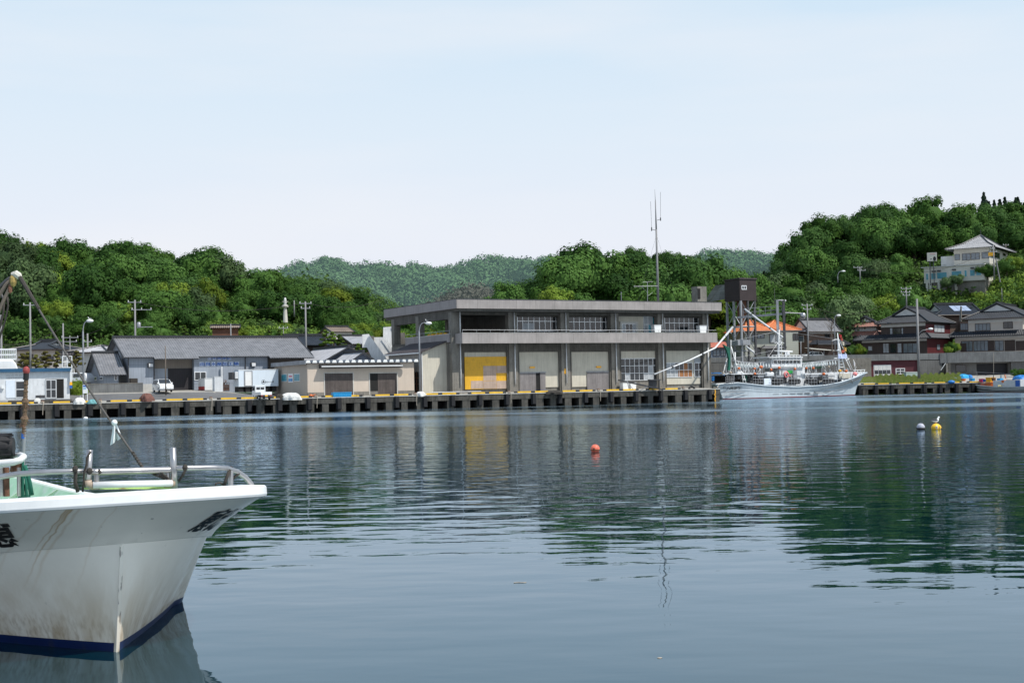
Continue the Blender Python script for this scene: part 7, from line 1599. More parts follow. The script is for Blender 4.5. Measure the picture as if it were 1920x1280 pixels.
mb.m = [0 if (k % (n-1)) < 5 else (1 if (k % (n-1)) >= 6 else 2) for k in range(len(fs))]
mb.build('gunwale', [gun, green, gf], bow, smooth=False)
mb = MB(); dk = [(q, sd) for q, sd in ring]; L_ = [gsec(q, 1)[8] for q in QQ]; R_ = [gsec(q, -1)[8] for q in QQ]
mb.add([(a[0], a[1], a[2]+.02) for a in L_]+[(a[0], a[1], a[2]+.02) for a in R_], [(i, i+1, len(QQ)+i+1, len(QQ)+i) for i in range(len(QQ)-1)]); mb.build('deck', green, bow)
# bulwark stays inside the right hand side
for k in range(13):
    q = 4.6+k*.27; p_ = gsec(q, -1); a, b = Vector(p_[6]), Vector(p_[7]); mb = MB(); mb.prism([a, b, b+Vector((0, .16, .0)), a+Vector((0, .03, 0))], (.035, 0, 0)); mb.build('bulwark_stay', gf, bow)
# name on both bows
def hull_text(body, side, px_start, qa, qb, v0, v1, name='lettering', spaced=1.0):
    v, f = text_mesh(body, 1.0, .03); xs = [p[0] for p in v]; ys = [p[1] for p in v]; a, b, c, d = min(xs), max(xs), min(ys), max(ys); mb = MB(); out = []
    for p in v:
        tx = (p[0]-a)/(b-a); ty = (p[1]-c)/(d-c); q = qa+(qb-qa)*tx; k = 2+v0+(v1-v0)*ty; h = lv(q, k); h2 = lv(q+.02, k); h3 = lv(q, k+.02); P0 = Vector((h[0], side*h[1], h[2])); T1_ = Vector((h2[0], side*h2[1], h2[2]))-P0; T2 = Vector((h3[0], side*h3[1], h3[2]))-P0; N = T1_.cross(T2).normalized()
        if N.y*side < 0: N = -N
        out.append(P0+N*.006)
    mb.add(out, f); return mb.build(name, 'ink', bow)
def q_at(px, side, k=2.5):
    best = min(np.linspace(.05, 6, 400), key=lambda q: abs(proj(fh.w((lv(q, k)[0], side*lv(q, k)[1], lv(q, k)[2])))[0]-px)); return float(best)
qa = q_at(384, -1); hull_text('恵比', -1, 0, qa, qa+1.7, .14, .72)
qc = q_at(30, 1); hull_text('恵', 1, 0, qc+.85, qc, .12, .80)
ELB = mat('stained_elbow', (.33,.26,.20), .6, .3, 12, stain=[((.25,.11,.05), .5, .62, .7)])
# anchor roller frame, posts and rails
D = lambda px: float(np.interp(px, [-60, 0, 100, 250, 400, 490], [13.95, 14.05, 14.2, 14.56, 15.1, 15.75]))
g = lambda px, py, dd=.1: fh.l(P(px, py, D(px)+dd))
for (x0, y0, x1, y1, r) in ((168, 843, 164.5, 914, .034), (324, 839, 327, 916, .034)):
    o = MB().rod(g(x0, y0), g(x1, y1), r, 14).build('bow_post', 'stainless', bow, smooth=True)
MB().tube([g(174, 909, .08), g(250, 907, .06), g(322, 905.5, .08)], .036, 14).build('roller', 'pipe_white', bow, smooth=True)
MB().tube([g(168, 884, .12), g(180, 884, .12), g(316, 880.5, .12), g(324, 880, .12)], .035, 12).build('cross_bar', 'stainless', bow, smooth=True)
for (x, y0, y1) in ((181, 889, 908), (314, 886, 903)): MB().rod(g(x, y0, .14), g(x, y1, .14), .028, 10).build('stub_post', 'stainless', bow)
MB().tube([g(165, 900), g(165.5, 908), g(172, 910.5), g(186, 909.5)], .042, 10).build('elbow', ELB, bow, smooth=True); MB().tube([g(308, 906.5), g(326, 906)], .042, 10).build('elbow', ELB, bow, smooth=True)
mb = MB(); a, b = g(160, 917, .12), g(332, 916, .12); mb.prism([a, b, b+Vector((.1, 0, 0)), a+Vector((.1, 0, 0))], (0, 0, .05)); mb.build('green_plank', mat('bright_green_plank', (.45,.62,.2), .7, .2, 6, stain=[((.2,.1,.04), .5, .62, .8)]), bow)
MB().tube([g(-30, 901, .25), g(0, 893.5, .22), g(30, 888.5, .2), g(60, 886, .18), g(100, 884, .15), g(130, 883, .13), g(165, 883.5, .1)], .030, 10).build('bow_rail', 'stainless', bow, smooth=True)
MB().tube([g(327, 877), g(360, 876.8), g(400, 876.3, .08), g(425, 877.5, .05), g(445, 884, .03), g(460, 894.5, .0), g(470, 906, -.02), g(474, 913, -.03)], .030, 10).build('bow_rail', 'stainless', bow, smooth=True)
MB().rod(g(433, 881, .05), g(432.5, 912, .03), .028, 10).build('rail_post', 'stainless', bow)
MB().rod(g(-8, 896, .25), g(-6, 930, .22), .03, 10).build('rail_post', 'stainless', bow)
def rope(pts, r, name='rope', m='rope'): return MB().tube([g(*p) for p in pts], r, 6).build(name, m, bow, smooth=True)
rope([(170, 846, .06), (163, 858, .05), (162, 872, .05), (158, 884, .05), (157, 905, .1), (155, 922, .1)], .012); rope([(141, 876, .1), (142, 889, .08), (141, 903, .1), (146, 922, .1)], .02); rope([(346, 874, .06), (348, 880, .04), (343, 890, .08), (335, 902, .1)], .015)
rope([(431, 880, .02), (424, 898, .04), (420, 911, .06)], .02); rope([(449, 887, .0), (440, 893, .05), (434, 901, .08)], .016); rope([(403, 912, .1), (405, 906, .1), (412, 904.5, .1), (418, 908, .1), (419, 913, .1)], .01)
for (x, y) in ((433, 879), (450, 887), (347, 876), (141, 879), (168, 883)): MB().ball(g(x, y, .06), .032, 8, 0, (1, 1, 1.2)).build('rope_knot', 'rope', bow)
rope([(190, 884, .02), (187, 887, .02), (186, 880, .04)], .014)
# davit structure, tyre and net at the far left
g2 = lambda px, py, Y=14.5: fh.l(P(px, py, Y))
MB().tube([g2(-40, 862.5, 14.5), g2(0, 868, 14.5), g2(25, 866, 14.5), g2(38, 862, 14.5), g2(44, 856, 14.6), g2(38, 853.5, 14.8), g2(28, 856, 15)], .036, 12).build('davit_pipe', 'pipe_white', bow, smooth=True)
mb = MB(); mb.prism([g2(-40, 871), g2(0, 871), g2(38, 864), g2(34, 868), g2(0, 878), g2(-40, 882)], (.02, 0, .0)); mb.build('davit_plate', 'plaster', bow)
for x0, x1 in ((3, 4), (12, 13), (35, 35.5)): MB().rod(g2(x0, 876, 14.6), g2(x1, 930, 14.6), .03 if x0 < 30 else .02, 8).build('davit_leg', 'stainless' if x0 != 12 else 'rust', bow)
MB().prism([g2(20, 873, 14.9), g2(42, 868, 14.9), g2(47, 872, 14.9), g2(26, 885, 14.9)], (.05, 0, -.05)).build('davit_bracket', 'rust', bow)
mb = MB(); random.seed(6)
for k in range(26):
    x = 44+random.uniform(-8, 9); y = 930-random.uniform(0, 60)*(1-abs(x-44)/12); mb.tube([g2(x, y-18, 14.9), g2(x+random.uniform(-3, 3), y, 14.85), g2(x+random.uniform(-4, 4), 935, 14.8)], .009, 4)
mb.build('hanging_net', 'green_net', bow)
rope([(46, 872, .5), (52, 890, .5), (56, 905, .5), (60, 928, .5)], .022, 'rope', 'green_net')
fr = Frame(P(-18, 839, 14.8), 10); t_ = MB(); N = 26
t_.tube([(-.24+.48*k/8, 0, 0) for k in range(9)], [.10, .14, .15, .147, .15, .147, .15, .14, .10], N); o = t_.build('tyre_fender', 'rubber', fr=fr); tag(o, 'black ribbed tyre roller standing on the white davit pipe at the left edge', 'tyre')
rb = MB()
for k in range(12): a = k/12*2*math.pi; rb.box(-.225, .225, .142*math.cos(a)-.009, .142*math.cos(a)+.009, .142*math.sin(a)-.009, .142*math.sin(a)+.009)
rb.build('tread', 'rubber', o)
# twine wrapped pole
fr = Frame(P(44, 852, 16.2), 0); l = lambda px, py: fr.l(P(px, py, 16.2)); o = thing('wrapped_pole', 'twine wrapped pole with red ball top standing at the left edge of the foreground boat', 'pole', fr)
MB().tube([l(43, 885), l(44, 852), l(46, 800)], .02, 8).build('shaft', 'steel', o)
random.seed(9); pts = []; rr = []
for k in range(60):
    t_ = k/59; px = 44.5+4.5*t_; py = 818-106*t_; pts.append(l(px, py)); rr.append(.021+.009*random.random()+(.016*math.exp(-((t_-.62)/.05)**2)+.02*math.exp(-((t_-.30)/.05)**2)))
MB().tube(pts, rr, 9).build('twine', mat('old_twine', (.20,.13,.085), .95, .5, 14, bump=1, bsc=60), o)
MB().tube([l(48.5, 712), l(49, 700)], .032, 10).build('black_sleeve', 'rubber', o); MB().ball(l(49.3, 694.5), .042, 12, 0, (1, 1, 1.2)).build('ball', mat('faded_red_ball', (.28,.05,.05), .7, .4, 30), o, smooth=True); MB().tube([l(43.6, 822), l(43.9, 812)], .026, 8).build('blue_tape', 'blueink', o)
mb = MB()
for k in range(30):
    t_ = random.choice([.3, .62])+random.uniform(-.08, .08); c = l(44.5+4.5*t_, 818-106*t_); a = random.uniform(0, 6.28); mb.rod(c, c+Vector((.06*math.cos(a), .06*math.sin(a), -.05)), .006, 4, .001)
mb.build('frayed_ends', 'rust', o)
# boom with hanging gear and the bow stay
Yb = 17.5; fr = Frame(P(28, 520, Yb), 0); l = lambda px, py, d=0: fr.l(P(px, py, Yb+d)); bm = thing('boom', 'dark weathered boom bundle reaching into the view at the upper left', 'boom', fr)
def bt(name, pts, r, m): return MB().tube([l(*p) for p in pts], r, 8).build(name, m, bm, smooth=True)
bt('spar', [(-30, 596), (-5, 560), (12, 532), (27, 519)], [.028, .028, .026, .022], 'wood'); bt('spar', [(-30, 630), (-4, 588), (10, 556), (22, 530), (28, 520)], [.026, .026, .024, .022, .02], 'wood'); bt('spar', [(-30, 560), (-5, 542), (14, 524), (24, 518)], [.02, .022, .022, .02], 'steel_dark')
bt('hanging_line', [(14, 556), (15, 575), (10, 600), (3, 622), (-6, 650)], .013, 'rope'); bt('hanging_line', [(8, 560), (6, 585), (1, 610), (-8, 630)], .016, 'rope'); bt('hanging_line', [(20, 535), (16, 548), (8, 556), (2, 575), (-6, 600)], .014, 'rope_pale'); bt('hanging_line', [(0, 545), (6, 560), (0, 580), (-10, 600)], .016, 'steel_dark')
MB().tube([l(22, 515), l(30, 514), l(36, 518), l(40, 521)], [.03, .05, .045, .02], 8).build('cap_fitting', 'plaster2', bm); MB().ball(l(25, 525), .06, 10, 0, (.8, .8, 1.5)).build('block', mat('ochre_block', (.35,.25,.08), .7, .3, 8), bm); MB().ball(l(19, 541), .045, 8, 0, (.7, .7, 1.5)).build('block', 'rust', bm); MB().tube([l(21, 530), l(20, 536), l(18, 542)], .014, 6).build('shackle', 'plaster', bm)
a_ = P(37, 519, 17.5); b_ = P(272, 882, 14.9); fr = Frame(b_, 0); st = thing('bow_stay', 'taut dark stay rope running from the boom down to the bow', 'rope', fr); l3 = lambda px, py: None
def on(t_): return fr.l(b_.lerp(a_, t_))
def tpx(py):
    lo, hi = 0, 1
    for _ in range(40):
        m_ = (lo+hi)/2
        if proj(b_.lerp(a_, m_))[1] > py: lo = m_
        else: hi = m_
    return lo
kk = [on(t_)-Vector((0, 0, .18*4*t_*(1-t_)*.35)) for t_ in np.linspace(0, 1, 24)]
MB().tube(kk, .013, 7).build('rope', mat('stay_rope', (.085,.08,.075), .9, .4, 40), st, smooth=True)
tk = tpx(575); MB().tube([on(tk)-Vector((0, 0, .03)), on(1)], [.022, .028], 7).build('splice', 'rope', st)
c0 = on(tpx(868)); 
mb = MB()
for k in range(6): t_ = tpx(872-k*5); mb.ball(on(t_)-Vector((0, 0, .012)), .022, 8)
mb.build('lashing', 'rope', st); e0 = fr.l(P(293, 891, 14.85)); mb = MB()
for k in range(3): mb.tube([on(tpx(880)), e0+Vector((.02*k, 0, .02*k)), e0+Vector((.08+.02*k, .05, -.04))], .012, 6)
mb.build('tail', 'rope', st)
# white rag tied on the stay
c = P(214, 792, 15.4); tt = tpx(793); c = b_.lerp(a_, tt)-Vector((0, 0, .05)); fr = Frame(c, 0); mb = MB(); nx, nz = 9, 12; vs = []; Yr = c.y
cl = lambda px, py, d: fr.l(P(px, py, Yr+d)); 
for j in range(nz):
    t_ = j/(nz-1); xl = 213-6.5*t_; xr = 217+12*t_; yl = 790+45*t_; yr = 790+30*t_
    for i in range(nx): u_ = i/(nx-1); vs.append(cl(xl+(xr-xl)*u_, yl+(yr-yl)*u_-(6 if (.42 < u_ < .58) else 0)*t_, -.05+.06*math.sin(u_*11+t_*2)*t_))
mb.add(vs, [(j*nx+i, j*nx+i+1, (j+1)*nx+i+1, (j+1)*nx+i) for j in range(nz-1) for i in range(nx-1)]); mb.ball(cl(214.5, 792, -.04), .035, 8)
o = mb.build('white_rag', mat('white_cloth', (.72,.76,.77), .85, .06, 6), fr=fr, smooth=True); tag(o, 'white rag knotted on the bow stay above the water', 'rag')
# ================================================================ buoys, gull, floating bits
def buoy(px, py, rpx, m, label, sq=(1, 1, 1), sub=.25, name='buoy'):
    p = Pz(px, py, 0); r = rpx/F*p.y; fr = Frame((p.x, p.y, r*(1-2*sub)*sq[2]), 15); o = thing(name, label, 'buoy', fr); MB().ball((0, 0, 0), r, 28, 0, sq).build('float', m, o, smooth=True); return o, r, fr
o, r, fr = buoy(1116, 846.5, 8.6, mat('red_buoy', (.78,.17,.10), .45, .15, 9, stain=[((.35,.06,.04), .52, .66, .7)]), 'round red buoy floating alone in the middle of the harbour', sub=.2)
MB().ball((-.1, -r*.86, .02), .035, 8).build('eye', 'rubber', o); mb = MB(); mb.tube([(r*1.002*math.cos(a), r*1.002*math.sin(a), -.035) for a in np.linspace(0, 6.28, 30)], .016, 6); mb.build('weed_line', mat('weed', (.05,.05,.02), .9, .4, 9), o)
o, r, fr = buoy(1726.5, 805, 7.4, mat('grey_buoy', (.42,.43,.5), .5, .15, 7, streak=.4), 'round grey buoy left of the yellow one', sub=.2)
MB().tube([(r*math.cos(a)*.96, r*math.sin(a)*.96, -r*.32) for a in np.linspace(0, 6.28, 30)], .05, 6).build('dark_band', 'rubber', o, smooth=True)
o, r, fr = buoy(1755, 804.5, 9.2, mat('yellow_buoy', (.85,.50,.03), .45, .12, 7), 'yellow buoy carrying a gull at the right', (1.0, .8, .86), .3)
MB().lathe((0, 0, 0), [(0.01, 0), (.09, 0.0), (.03, .14)], 10).build('cone_end', 'yellow', o).location = (r*.9, 0, -.02)
MB().box(-r*.5, -r*.1, -r*.79, -r*.70, -.05, .10).build('number_patch', 'plaster', o); v, f = text_mesh('30', 1.0, .02); mb = MB(); mb.add([(-r*.5+p[0]*.085, -r*.80, -.04+p[1]*.15) for p in v], f); mb.build('lettering', 'ink', o); MB().box(r*.3, r*.42, -r*.76, -r*.66, -.08, .07).build('brown_mark', 'rust', o)
gull_(Frame((fr.o.x, fr.o.y, fr.o.z+r*.84), 20), 'white gull with dark wings standing on the yellow buoy', 1.0)
o, r, fr = buoy(160.5, 784.5, 3.2, 'white', 'small white float close to the quay wall at the left', (1.3, 1, .8), .3)
p = Pz(975, 1092, 0); o = MB().tube([(-.09, 0, .004), (-.03, .01, .008), (.05, -.01, .006), (.09, .012, .004)], .005, 5).build('twig', 'rope_pale', fr=Frame(p, 4)); tag(o, 'small pale twig floating on the smooth water', 'twig')
p = Pz(1237, 1233, 0); o = MB().ball((0, 0, .003), .02, 8, 0, (1.4, 1, .25)).build('floating_leaf', 'rope_pale', fr=Frame(p, 4)); tag(o, 'tiny pale leaf floating near the bottom of the view', 'leaf')
# ================================================================ squid boat
def hull_boat(par, L_, B, sheer_pts, z_wl=0, hb=(.74, 1, 1, .97, .82, .5, .06), hw=(.66, .9, .93, .88, .66, .3, .0), xw=(0.02, .905), mats=(), paint_z=.18, n=36, knuckles=(.55,), tr=.03, body_l='hull'):
    """hull from stern x=0 to bow x=L; centreline y=0; sheer_pts: (x, z)"""
    hx = [0, .15, .35, .55, .75, .9, 1.0]; mb = MB(); sx = [a for a, b in sheer_pts]; sz = [b for a, b in sheer_pts]; lev = [-.5, 0, paint_z/1.0, .34, .5, .52, .72, .88, 1.0]
    rows = []
    for i in range(n+1):
        t = i/n; g = np.interp(t, hx, hb)*B/2; w = np.interp(t, hx, hw)*B/2; xg = t*L_; xq = L_*(xw[0]+(xw[1]-xw[0])*t); zg = float(np.interp(xg, sx, sz)); row = []
        for k, v in enumerate(lev):
            if v < 0: z = -.5; y = w*.85; x = xq
            elif k == 1: z = 0; y = w; x = xq
            elif k == 2: z = paint_z; y = w+(g-w)*.05; x = xq+(xg-xq)*.05
            else:
                z = zg*v; e = v**1.8; y = w+(g-w)*e+(.05 if k >= 5 else 0)*(1-.5*v); x = xq+(xg-xq)*v**1.6
            row.append((x, y, z))
        rows.append(row)
    for sd in (-1, 1):
        base = len(mb.v); mb.v += [(x, sd*y, z) for r_ in rows for x, y, z in r_]; m_ = len(lev)
        for i in range(n):
            for j in range(m_-1): mb.f.append((base+i*m_+j, base+(i+1)*m_+j, base+(i+1)*m_+j+1, base+i*m_+j+1)); mb.m.append(1 if j < 2 else 0)
    m_ = len(lev); tr_ = [(x, -y, z) for x, y, z in rows[0]]+[(x, y, z) for x, y, z in rows[0][::-1]]; mb.poly(tr_)
    o = mb.build('hull', mats, par); me = o.data; me.polygons.foreach_set('use_smooth', [True]*len(me.polygons)); me.set_sharp_from_angle(angle=R(30))
    gl = [(r_[-1][0], -r_[-1][1]-.04, r_[-1][2]) for r_ in rows]; gr_ = [(r_[-1][0], r_[-1][1]+.04, r_[-1][2]) for r_ in rows]
    c = MB(); c.tube(gl+[(gl[-1][0]+.1, 0, gl[-1][2])]+gr_[::-1]+[gl[0]], .11, 6); c.build('gunwale', mats[0], par)
    d = MB(); d.add([(a[0], a[1]+.1, a[2]-.55) for a in gl]+[(a[0], a[1]-.1, a[2]-.55) for a in gr_], [(i, i+1, len(gl)+i+1, len(gl)+i) for i in range(len(gl)-1)]); d.build('deck', 'concrete', par)
    return rows
pa, pb = Pz(1356.5, 749, 0), Pz(1600, 741.6, 0); dv = pb-pa; ang = math.degrees(math.atan2(dv.y, dv.x)); nrm_ = Vector((-dv.y, dv.x, 0)).normalized()
BM = 5.6; fq = Frame(pa+nrm_*2.2-dv.normalized()*.55, ang); sq = thing('squid_boat', 'white squid fishing boat hung with lamps moored beside the ice tower', 'boat', fq)
HN = lambda px, py, y=-2.7: fq.hit(px, py, y)
gp_ = [(1341, 720.6, -2.0), (1381, 717.4, -2.5), (1434, 723.2, -2.8), (1493, 725.4, -2.8), (1543, 722.5, -2.6), (1574, 716.5, -2.0), (1598, 707.6, -1.0), (1612, 701.5, -.4), (1623.5, 698.5, 0)]
gp_ = [HN(a, b, c) for a, b, c in gp_]; x_st = gp_[0].x; L_s = gp_[-1].x-x_st
sqf = Frame(fq.w((x_st, 0, 0)), ang); sq.location = sqf.o
hp = mat('pale_boat_hull', (.47,.53,.58), .4, .07, .7, streak=.25, stain=[((.22,.12,.05), .68, .76, .6)]); rp = mat('dark_red_boot', (.14,.012,.018), .5, .2, 1)
hull_boat(sq, L_s, BM, [(p.x-x_st, p.z) for p in gp_], xw=(.045, .918), mats=[hp, rp], paint_z=.16)
HN = lambda px, py, y=-2.7: sqf.hit(px, py, y)
def sp_(*a): return HN(*a)
for pts in ([(1353, 736), (1381, 734.5), (1410, 735.5), (1440, 738.3), (1490, 740), (1545, 736.5), (1585, 728)], [(1354, 741), (1380, 739.8), (1420, 741), (1449, 741.5)]):
    MB().tube([sp_(a, b, -2.5 if a < 1560 else -1.6) for a, b in pts], .04, 5).build('rubbing_strake', 'steel', sq)
for px in (1449, 1466, 1481, 1495, 1509, 1528, 1548): a = sp_(px, 738.7-(px-1449)*.04+(-1.5 if px > 1520 else 0), -2.62); MB().box(a.x, a.x+1.3, -2.66, -2.4, a.z-.06, a.z).build('fender_rail', 'steel_dark', sq)
a, b = sp_(1352.5, 730.8, -2.5), sp_(1388, 724.5, -2.55); v, f = text_mesh('第八光洋丸', 1.0, .05); xs = [p[0] for p in v]; ys = [p[1] for p in v]; mb = MB(); mb.add([(a.x+(p[0]-min(xs))/(max(xs)-min(xs))*(b.x-a.x), -2.75-.0*p[1], a.z+(p[1]-min(ys))/(max(ys)-min(ys))*(b.z-a.z)*1.0) for p in v], f); mb.build('lettering', 'ink', sq)
wt = 'white_dirty'
def sbox(px0, px1, py0, py1, y0, y1, m=wt, name='cabin', z0=None, bev=.04):
    a, b = sp_(px0, py1, y0), sp_(px1, py0, y0); return MB().box(a.x, b.x, y0, y1, a.z if z0 is None else z0, b.z).build(name, m, sq, bevel=bev)
sbox(1462, 1509, 689, 724, -1.5, 1.7); sbox(1447, 1504, 671, 687.8, -1.3, 1.5, name='wheelhouse'); sbox(1444, 1508, 687.9, 690, -1.8, 1.9, name='wheelhouse_deck')
ww = sbox(1449, 1502, 674, 681, -1.37, -1.31, 'glass', 'wheelhouse_windows', bev=0)
for k in range(8): a = sp_(1450+k*7.2, 677, -1.4); MB().box(a.x, a.x+.12, -1.42, -1.375, sp_(1470, 681.5, -1.4).z, sp_(1470, 673.5, -1.4).z).build('mullion', wt, sq)
sbox(1442, 1506, 668.5, 671, -1.7, 1.8, name='wheelhouse_roof')
sbox(1477, 1486, 694, 700, -1.6, -1.52, mat('green_board', (.02,.30,.06), .6, .1, 2), 'green_board', bev=0); sbox(1487, 1494, 694, 716, -1.58, -1.52, 'steel', 'cabin_door', bev=0); sbox(1463, 1475, 703, 719, -1.58, -1.52, 'steel_dark', 'cabin_door', bev=0)
sbox(1354, 1436, 699.8, 702.4, -2.0, 2.2, name='canopy'); sbox(1358, 1432, 702.6, 717, -.6, 1.6, 'dark', 'shelter'); sbox(1395, 1401, 703, 716, -1.2, -.6, 'green_net', 'net_bundle'); 
sbox(1433, 1446, 709, 722, -2.2, -1.2, 'skywhite', 'winch_box'); sbox(1509, 1560, 699, 702.5, -1.9, -1.6, name='deck_rail_board'); sbox(1556, 1600, 697, 712, -1.2, 1.2, name='forecastle'); sbox(1553, 1564, 700, 716, -1.9, -1.0, 'plaster', 'locker'); sbox(1574, 1594, 700, 709, -1.45, -1.3, 'beige', 'hatch_board', bev=0)
sbox(1438, 1452, 697, 706, -2.2, -1.4, wt, 'raft_canister', bev=.2); sbox(1566, 1574, 718, 719, -2, 1, 'dark', 'hatch')
# masts, spars
def spar(name, pts, r, m='white'): return MB().tube([sp_(*p) for p in pts], r, 7).build(name, m, sq, smooth=True)
spar('main_mast', [(1459.5, 672, 0), (1460, 640, 0), (1461, 618, 0)], [.16, .12, .07]); spar('main_mast', [(1465, 672, .6), (1465, 650, .6), (1462, 626, .2)], .06)
for y in (664, 658, 652, 646, 640, 634): spar('rung', [(1459.6, y, 0), (1465, y, .5)], .04)
spar('radar', [(1461.5, 657.8, -.5), (1485.5, 659, -.5)], .14); MB().ball(sp_(1476, 663, -.3), .42, 12, 0, (1, 1, .8)).build('radome', wt, sq, smooth=True); spar('radar_post', [(1473, 659, -.5), (1473, 669, -.5)], .09)
spar('antenna_arm', [(1452, 643.5, 0), (1456, 641.5, 0), (1461, 648, 0), (1466, 641.5, 0), (1470, 643.5, 0)], .05); 
for px, y0, y1 in ((1440.5, 664, 690), (1447.5, 666, 690), (1490, 664, 700), (1502, 640, 696), (1457, 608, 640), (1463, 612, 640)): spar('whip_aerial', [(px, y1, -1), (px-.4, y0, -1)], .045, 'steel')
for (x0, x1, y) in ((1448, 1500, 680), (1450, 1504, 685), (1447, 1500, 676), (1452, 1470, 668)): spar('bridge_rail', [(x0, y-10, -1.6), (x1, y-10, -1.6)], .045)
for k in range(9): spar('bridge_stanchion', [(1449+k*6.4, 679, -1.6), (1449+k*6.4, 665, -1.6)], .035)
spar('fore_mast', [(1573.5, 693, 0), (1571.5, 640, 0), (1570.3, 624, 0)], [.17, .14, .06]); spar('fore_mast_leg', [(1584.5, 694, 0), (1577, 664, 0), (1572, 640, 0)], .1)
for y in (688, 683, 677, 671): spar('rung', [(1573, y, 0), (1573+(y-650)*.27, y, 0)], .05)
spar('stay', [(1572, 634, 0), (1585, 662, 0), (1599, 694, 0)], .06); spar('stay', [(1583, 668, -.5), (1596, 694, -.5)], .07); spar('stay', [(1586, 676, .3), (1592, 672, .3)], .07); spar('yard', [(1560, 639, 0), (1566, 636.5, 0), (1573, 636, 0), (1577, 638, 0)], .06); spar('yard', [(1564, 672, -.3), (1577, 671, -.3), (1583, 669, -.3)], .1); MB().ball(sp_(1571.5, 657, -.2), .3, 8, 0, (1, 1, .5)).build('mast_lamp', wt, sq)
spar('aft_mast', [(1361.5, 702, 0), (1362, 676, 0), (1363, 672, 0)], [.16, .14, .1], 'steel'); spar('aft_stay', [(1356, 700, -1), (1362, 675, 0)], .06); spar('aft_post', [(1370.5, 702, -.5), (1370.5, 637, -.5)], .045); spar('a_frame', [(1371, 650, 0), (1379, 680, 0), (1388, 702, 0)], .08); spar('a_frame', [(1378, 660, 1), (1379, 700, 1)], .1); spar('a_frame', [(1378, 678, .5), (1388, 694, .5), (1397, 702, .5)], .07)
spar('arch', [(1379, 699, -1.8), (1381, 697.6, -1.8), (1390, 697.5, -1.8), (1394, 701, -1.8), (1396, 710, -1.8), (1399, 719, -1.8)], .1); spar('arch', [(1380, 699.5, -1.8), (1391, 701, -1.8), (1393.5, 719, -1.8)], .1); spar('arch', [(1392, 711, -1.8), (1398, 711, -1.8)], .08)
for k, px in enumerate((1403.5, 1414, 1419, 1424.5, 1430, 1442)): spar('lamp_frame', [(px, 702, -.6+.3*(k % 3)), (px+(2 if k % 2 else 0), 681-(k % 2), -.6+.3*(k % 3))], .05)
spar('lamp_frame', [(1412, 702, -.8), (1415, 683, -.8), (1419, 681, -.8), (1423, 684, -.8), (1426, 701, -.8)], .05)
for (px0, px1) in ((1520, 1530), (1541, 1549)): spar('lamp_frame', [(px0, 699, .3), (px0+3, 678, .3)], .06); spar('lamp_frame', [(px1, 699, -.3), (px0+3, 678, -.3)], .06)
# green net hanging aft, flags
mb = MB(); A_ = [(1356.5, 645.5), (1361, 648), (1368.5, 652), (1370, 672), (1369, 694), (1365.5, 694), (1367, 672), (1363, 656)]; mb.prism([sp_(a, b, -.9) for a, b in A_], (0, .3, 0)); mb.build('hanging_net', 'green_net', sq)
def flag(px0, py0, px1, py1, m, y=-.2, sl=2):
    mb = MB(); n = 6; vs = []
    for i in range(n): t = i/(n-1); vs += [sp_(px0+(px1-px0)*t, py0+sl*t, y+.15*math.sin(t*7)), sp_(px0+(px1-px0)*t, py1+sl*t, y+.15*math.sin(t*7+1))]
    mb.add(vs, [(2*i, 2*i+2, 2*i+3, 2*i+1) for i in range(n-1)]); mb.build('flag', m, sq)
fm_ = lambda n, c: mat(n, c, .8, .2, 3)
flag(1573.5, 626, 1578, 632, 'red'); flag(1575, 632, 1580, 637, fm_('orange_red_flag', (.38,.07,.05))); flag(1578, 639, 1583, 646, 'beige'); flag(1582, 650, 1587, 657, fm_('amber_flag', (.5,.3,.08))); flag(1578, 657, 1585, 662, fm_('salmon_flag', (.55,.14,.09)), sl=-3); flag(1571.5, 663.5, 1588, 672, fm_('pale_blue_banner', (.45,.52,.75)), -.6, 0); flag(1600.5, 675, 1603.5, 683, fm_('white_pennant', (.7,.68,.7)), 0, 5); spar('pennant_pole', [(1600.5, 674, 0), (1604, 696, 0)], .04)
# lamp cable with hanging lamps
top = [(1374, 674.5), (1392, 678.5), (1412, 679.5), (1440, 679), (1470, 680), (1500, 681), (1530, 678), (1552, 675.5), (1572, 674)]
spar('lamp_cable', [(a, b, -1.1) for a, b in top], .06, 'steel'); spar('lamp_cable', [(a, b+1.5, 1.2) for a, b in top], .06, 'steel')
bulb = mat('lamp_bulb_glass', (.62,.66,.66), .15, .1, 3, coat=.5); bm_ = None
px = 1379
while px < 1571:
    if not (1446 < px < 1508):
        y = float(np.interp(px, [a for a, b in top], [b for a, b in top])); c = sp_(px, y, -1.1)
        mb = MB(); mb.lathe((0, 0, -.85), [(.02, 0), (.13, .12), (.16, .3), (.09, .5), (.07, .62), (.02, .83)], 8)
        if bm_ is None: bm_ = mb.build('fishing_lamp', bulb, sq, smooth=True); o = bm_
        else: o = bm_.copy(); C.objects.link(o); o.parent = sq
        o.location = c; o2 = bm_.copy(); C.objects.link(o2); o2.parent = sq; o2.location = c+Vector((.2, 2.3, -.1))
    px += 5.2
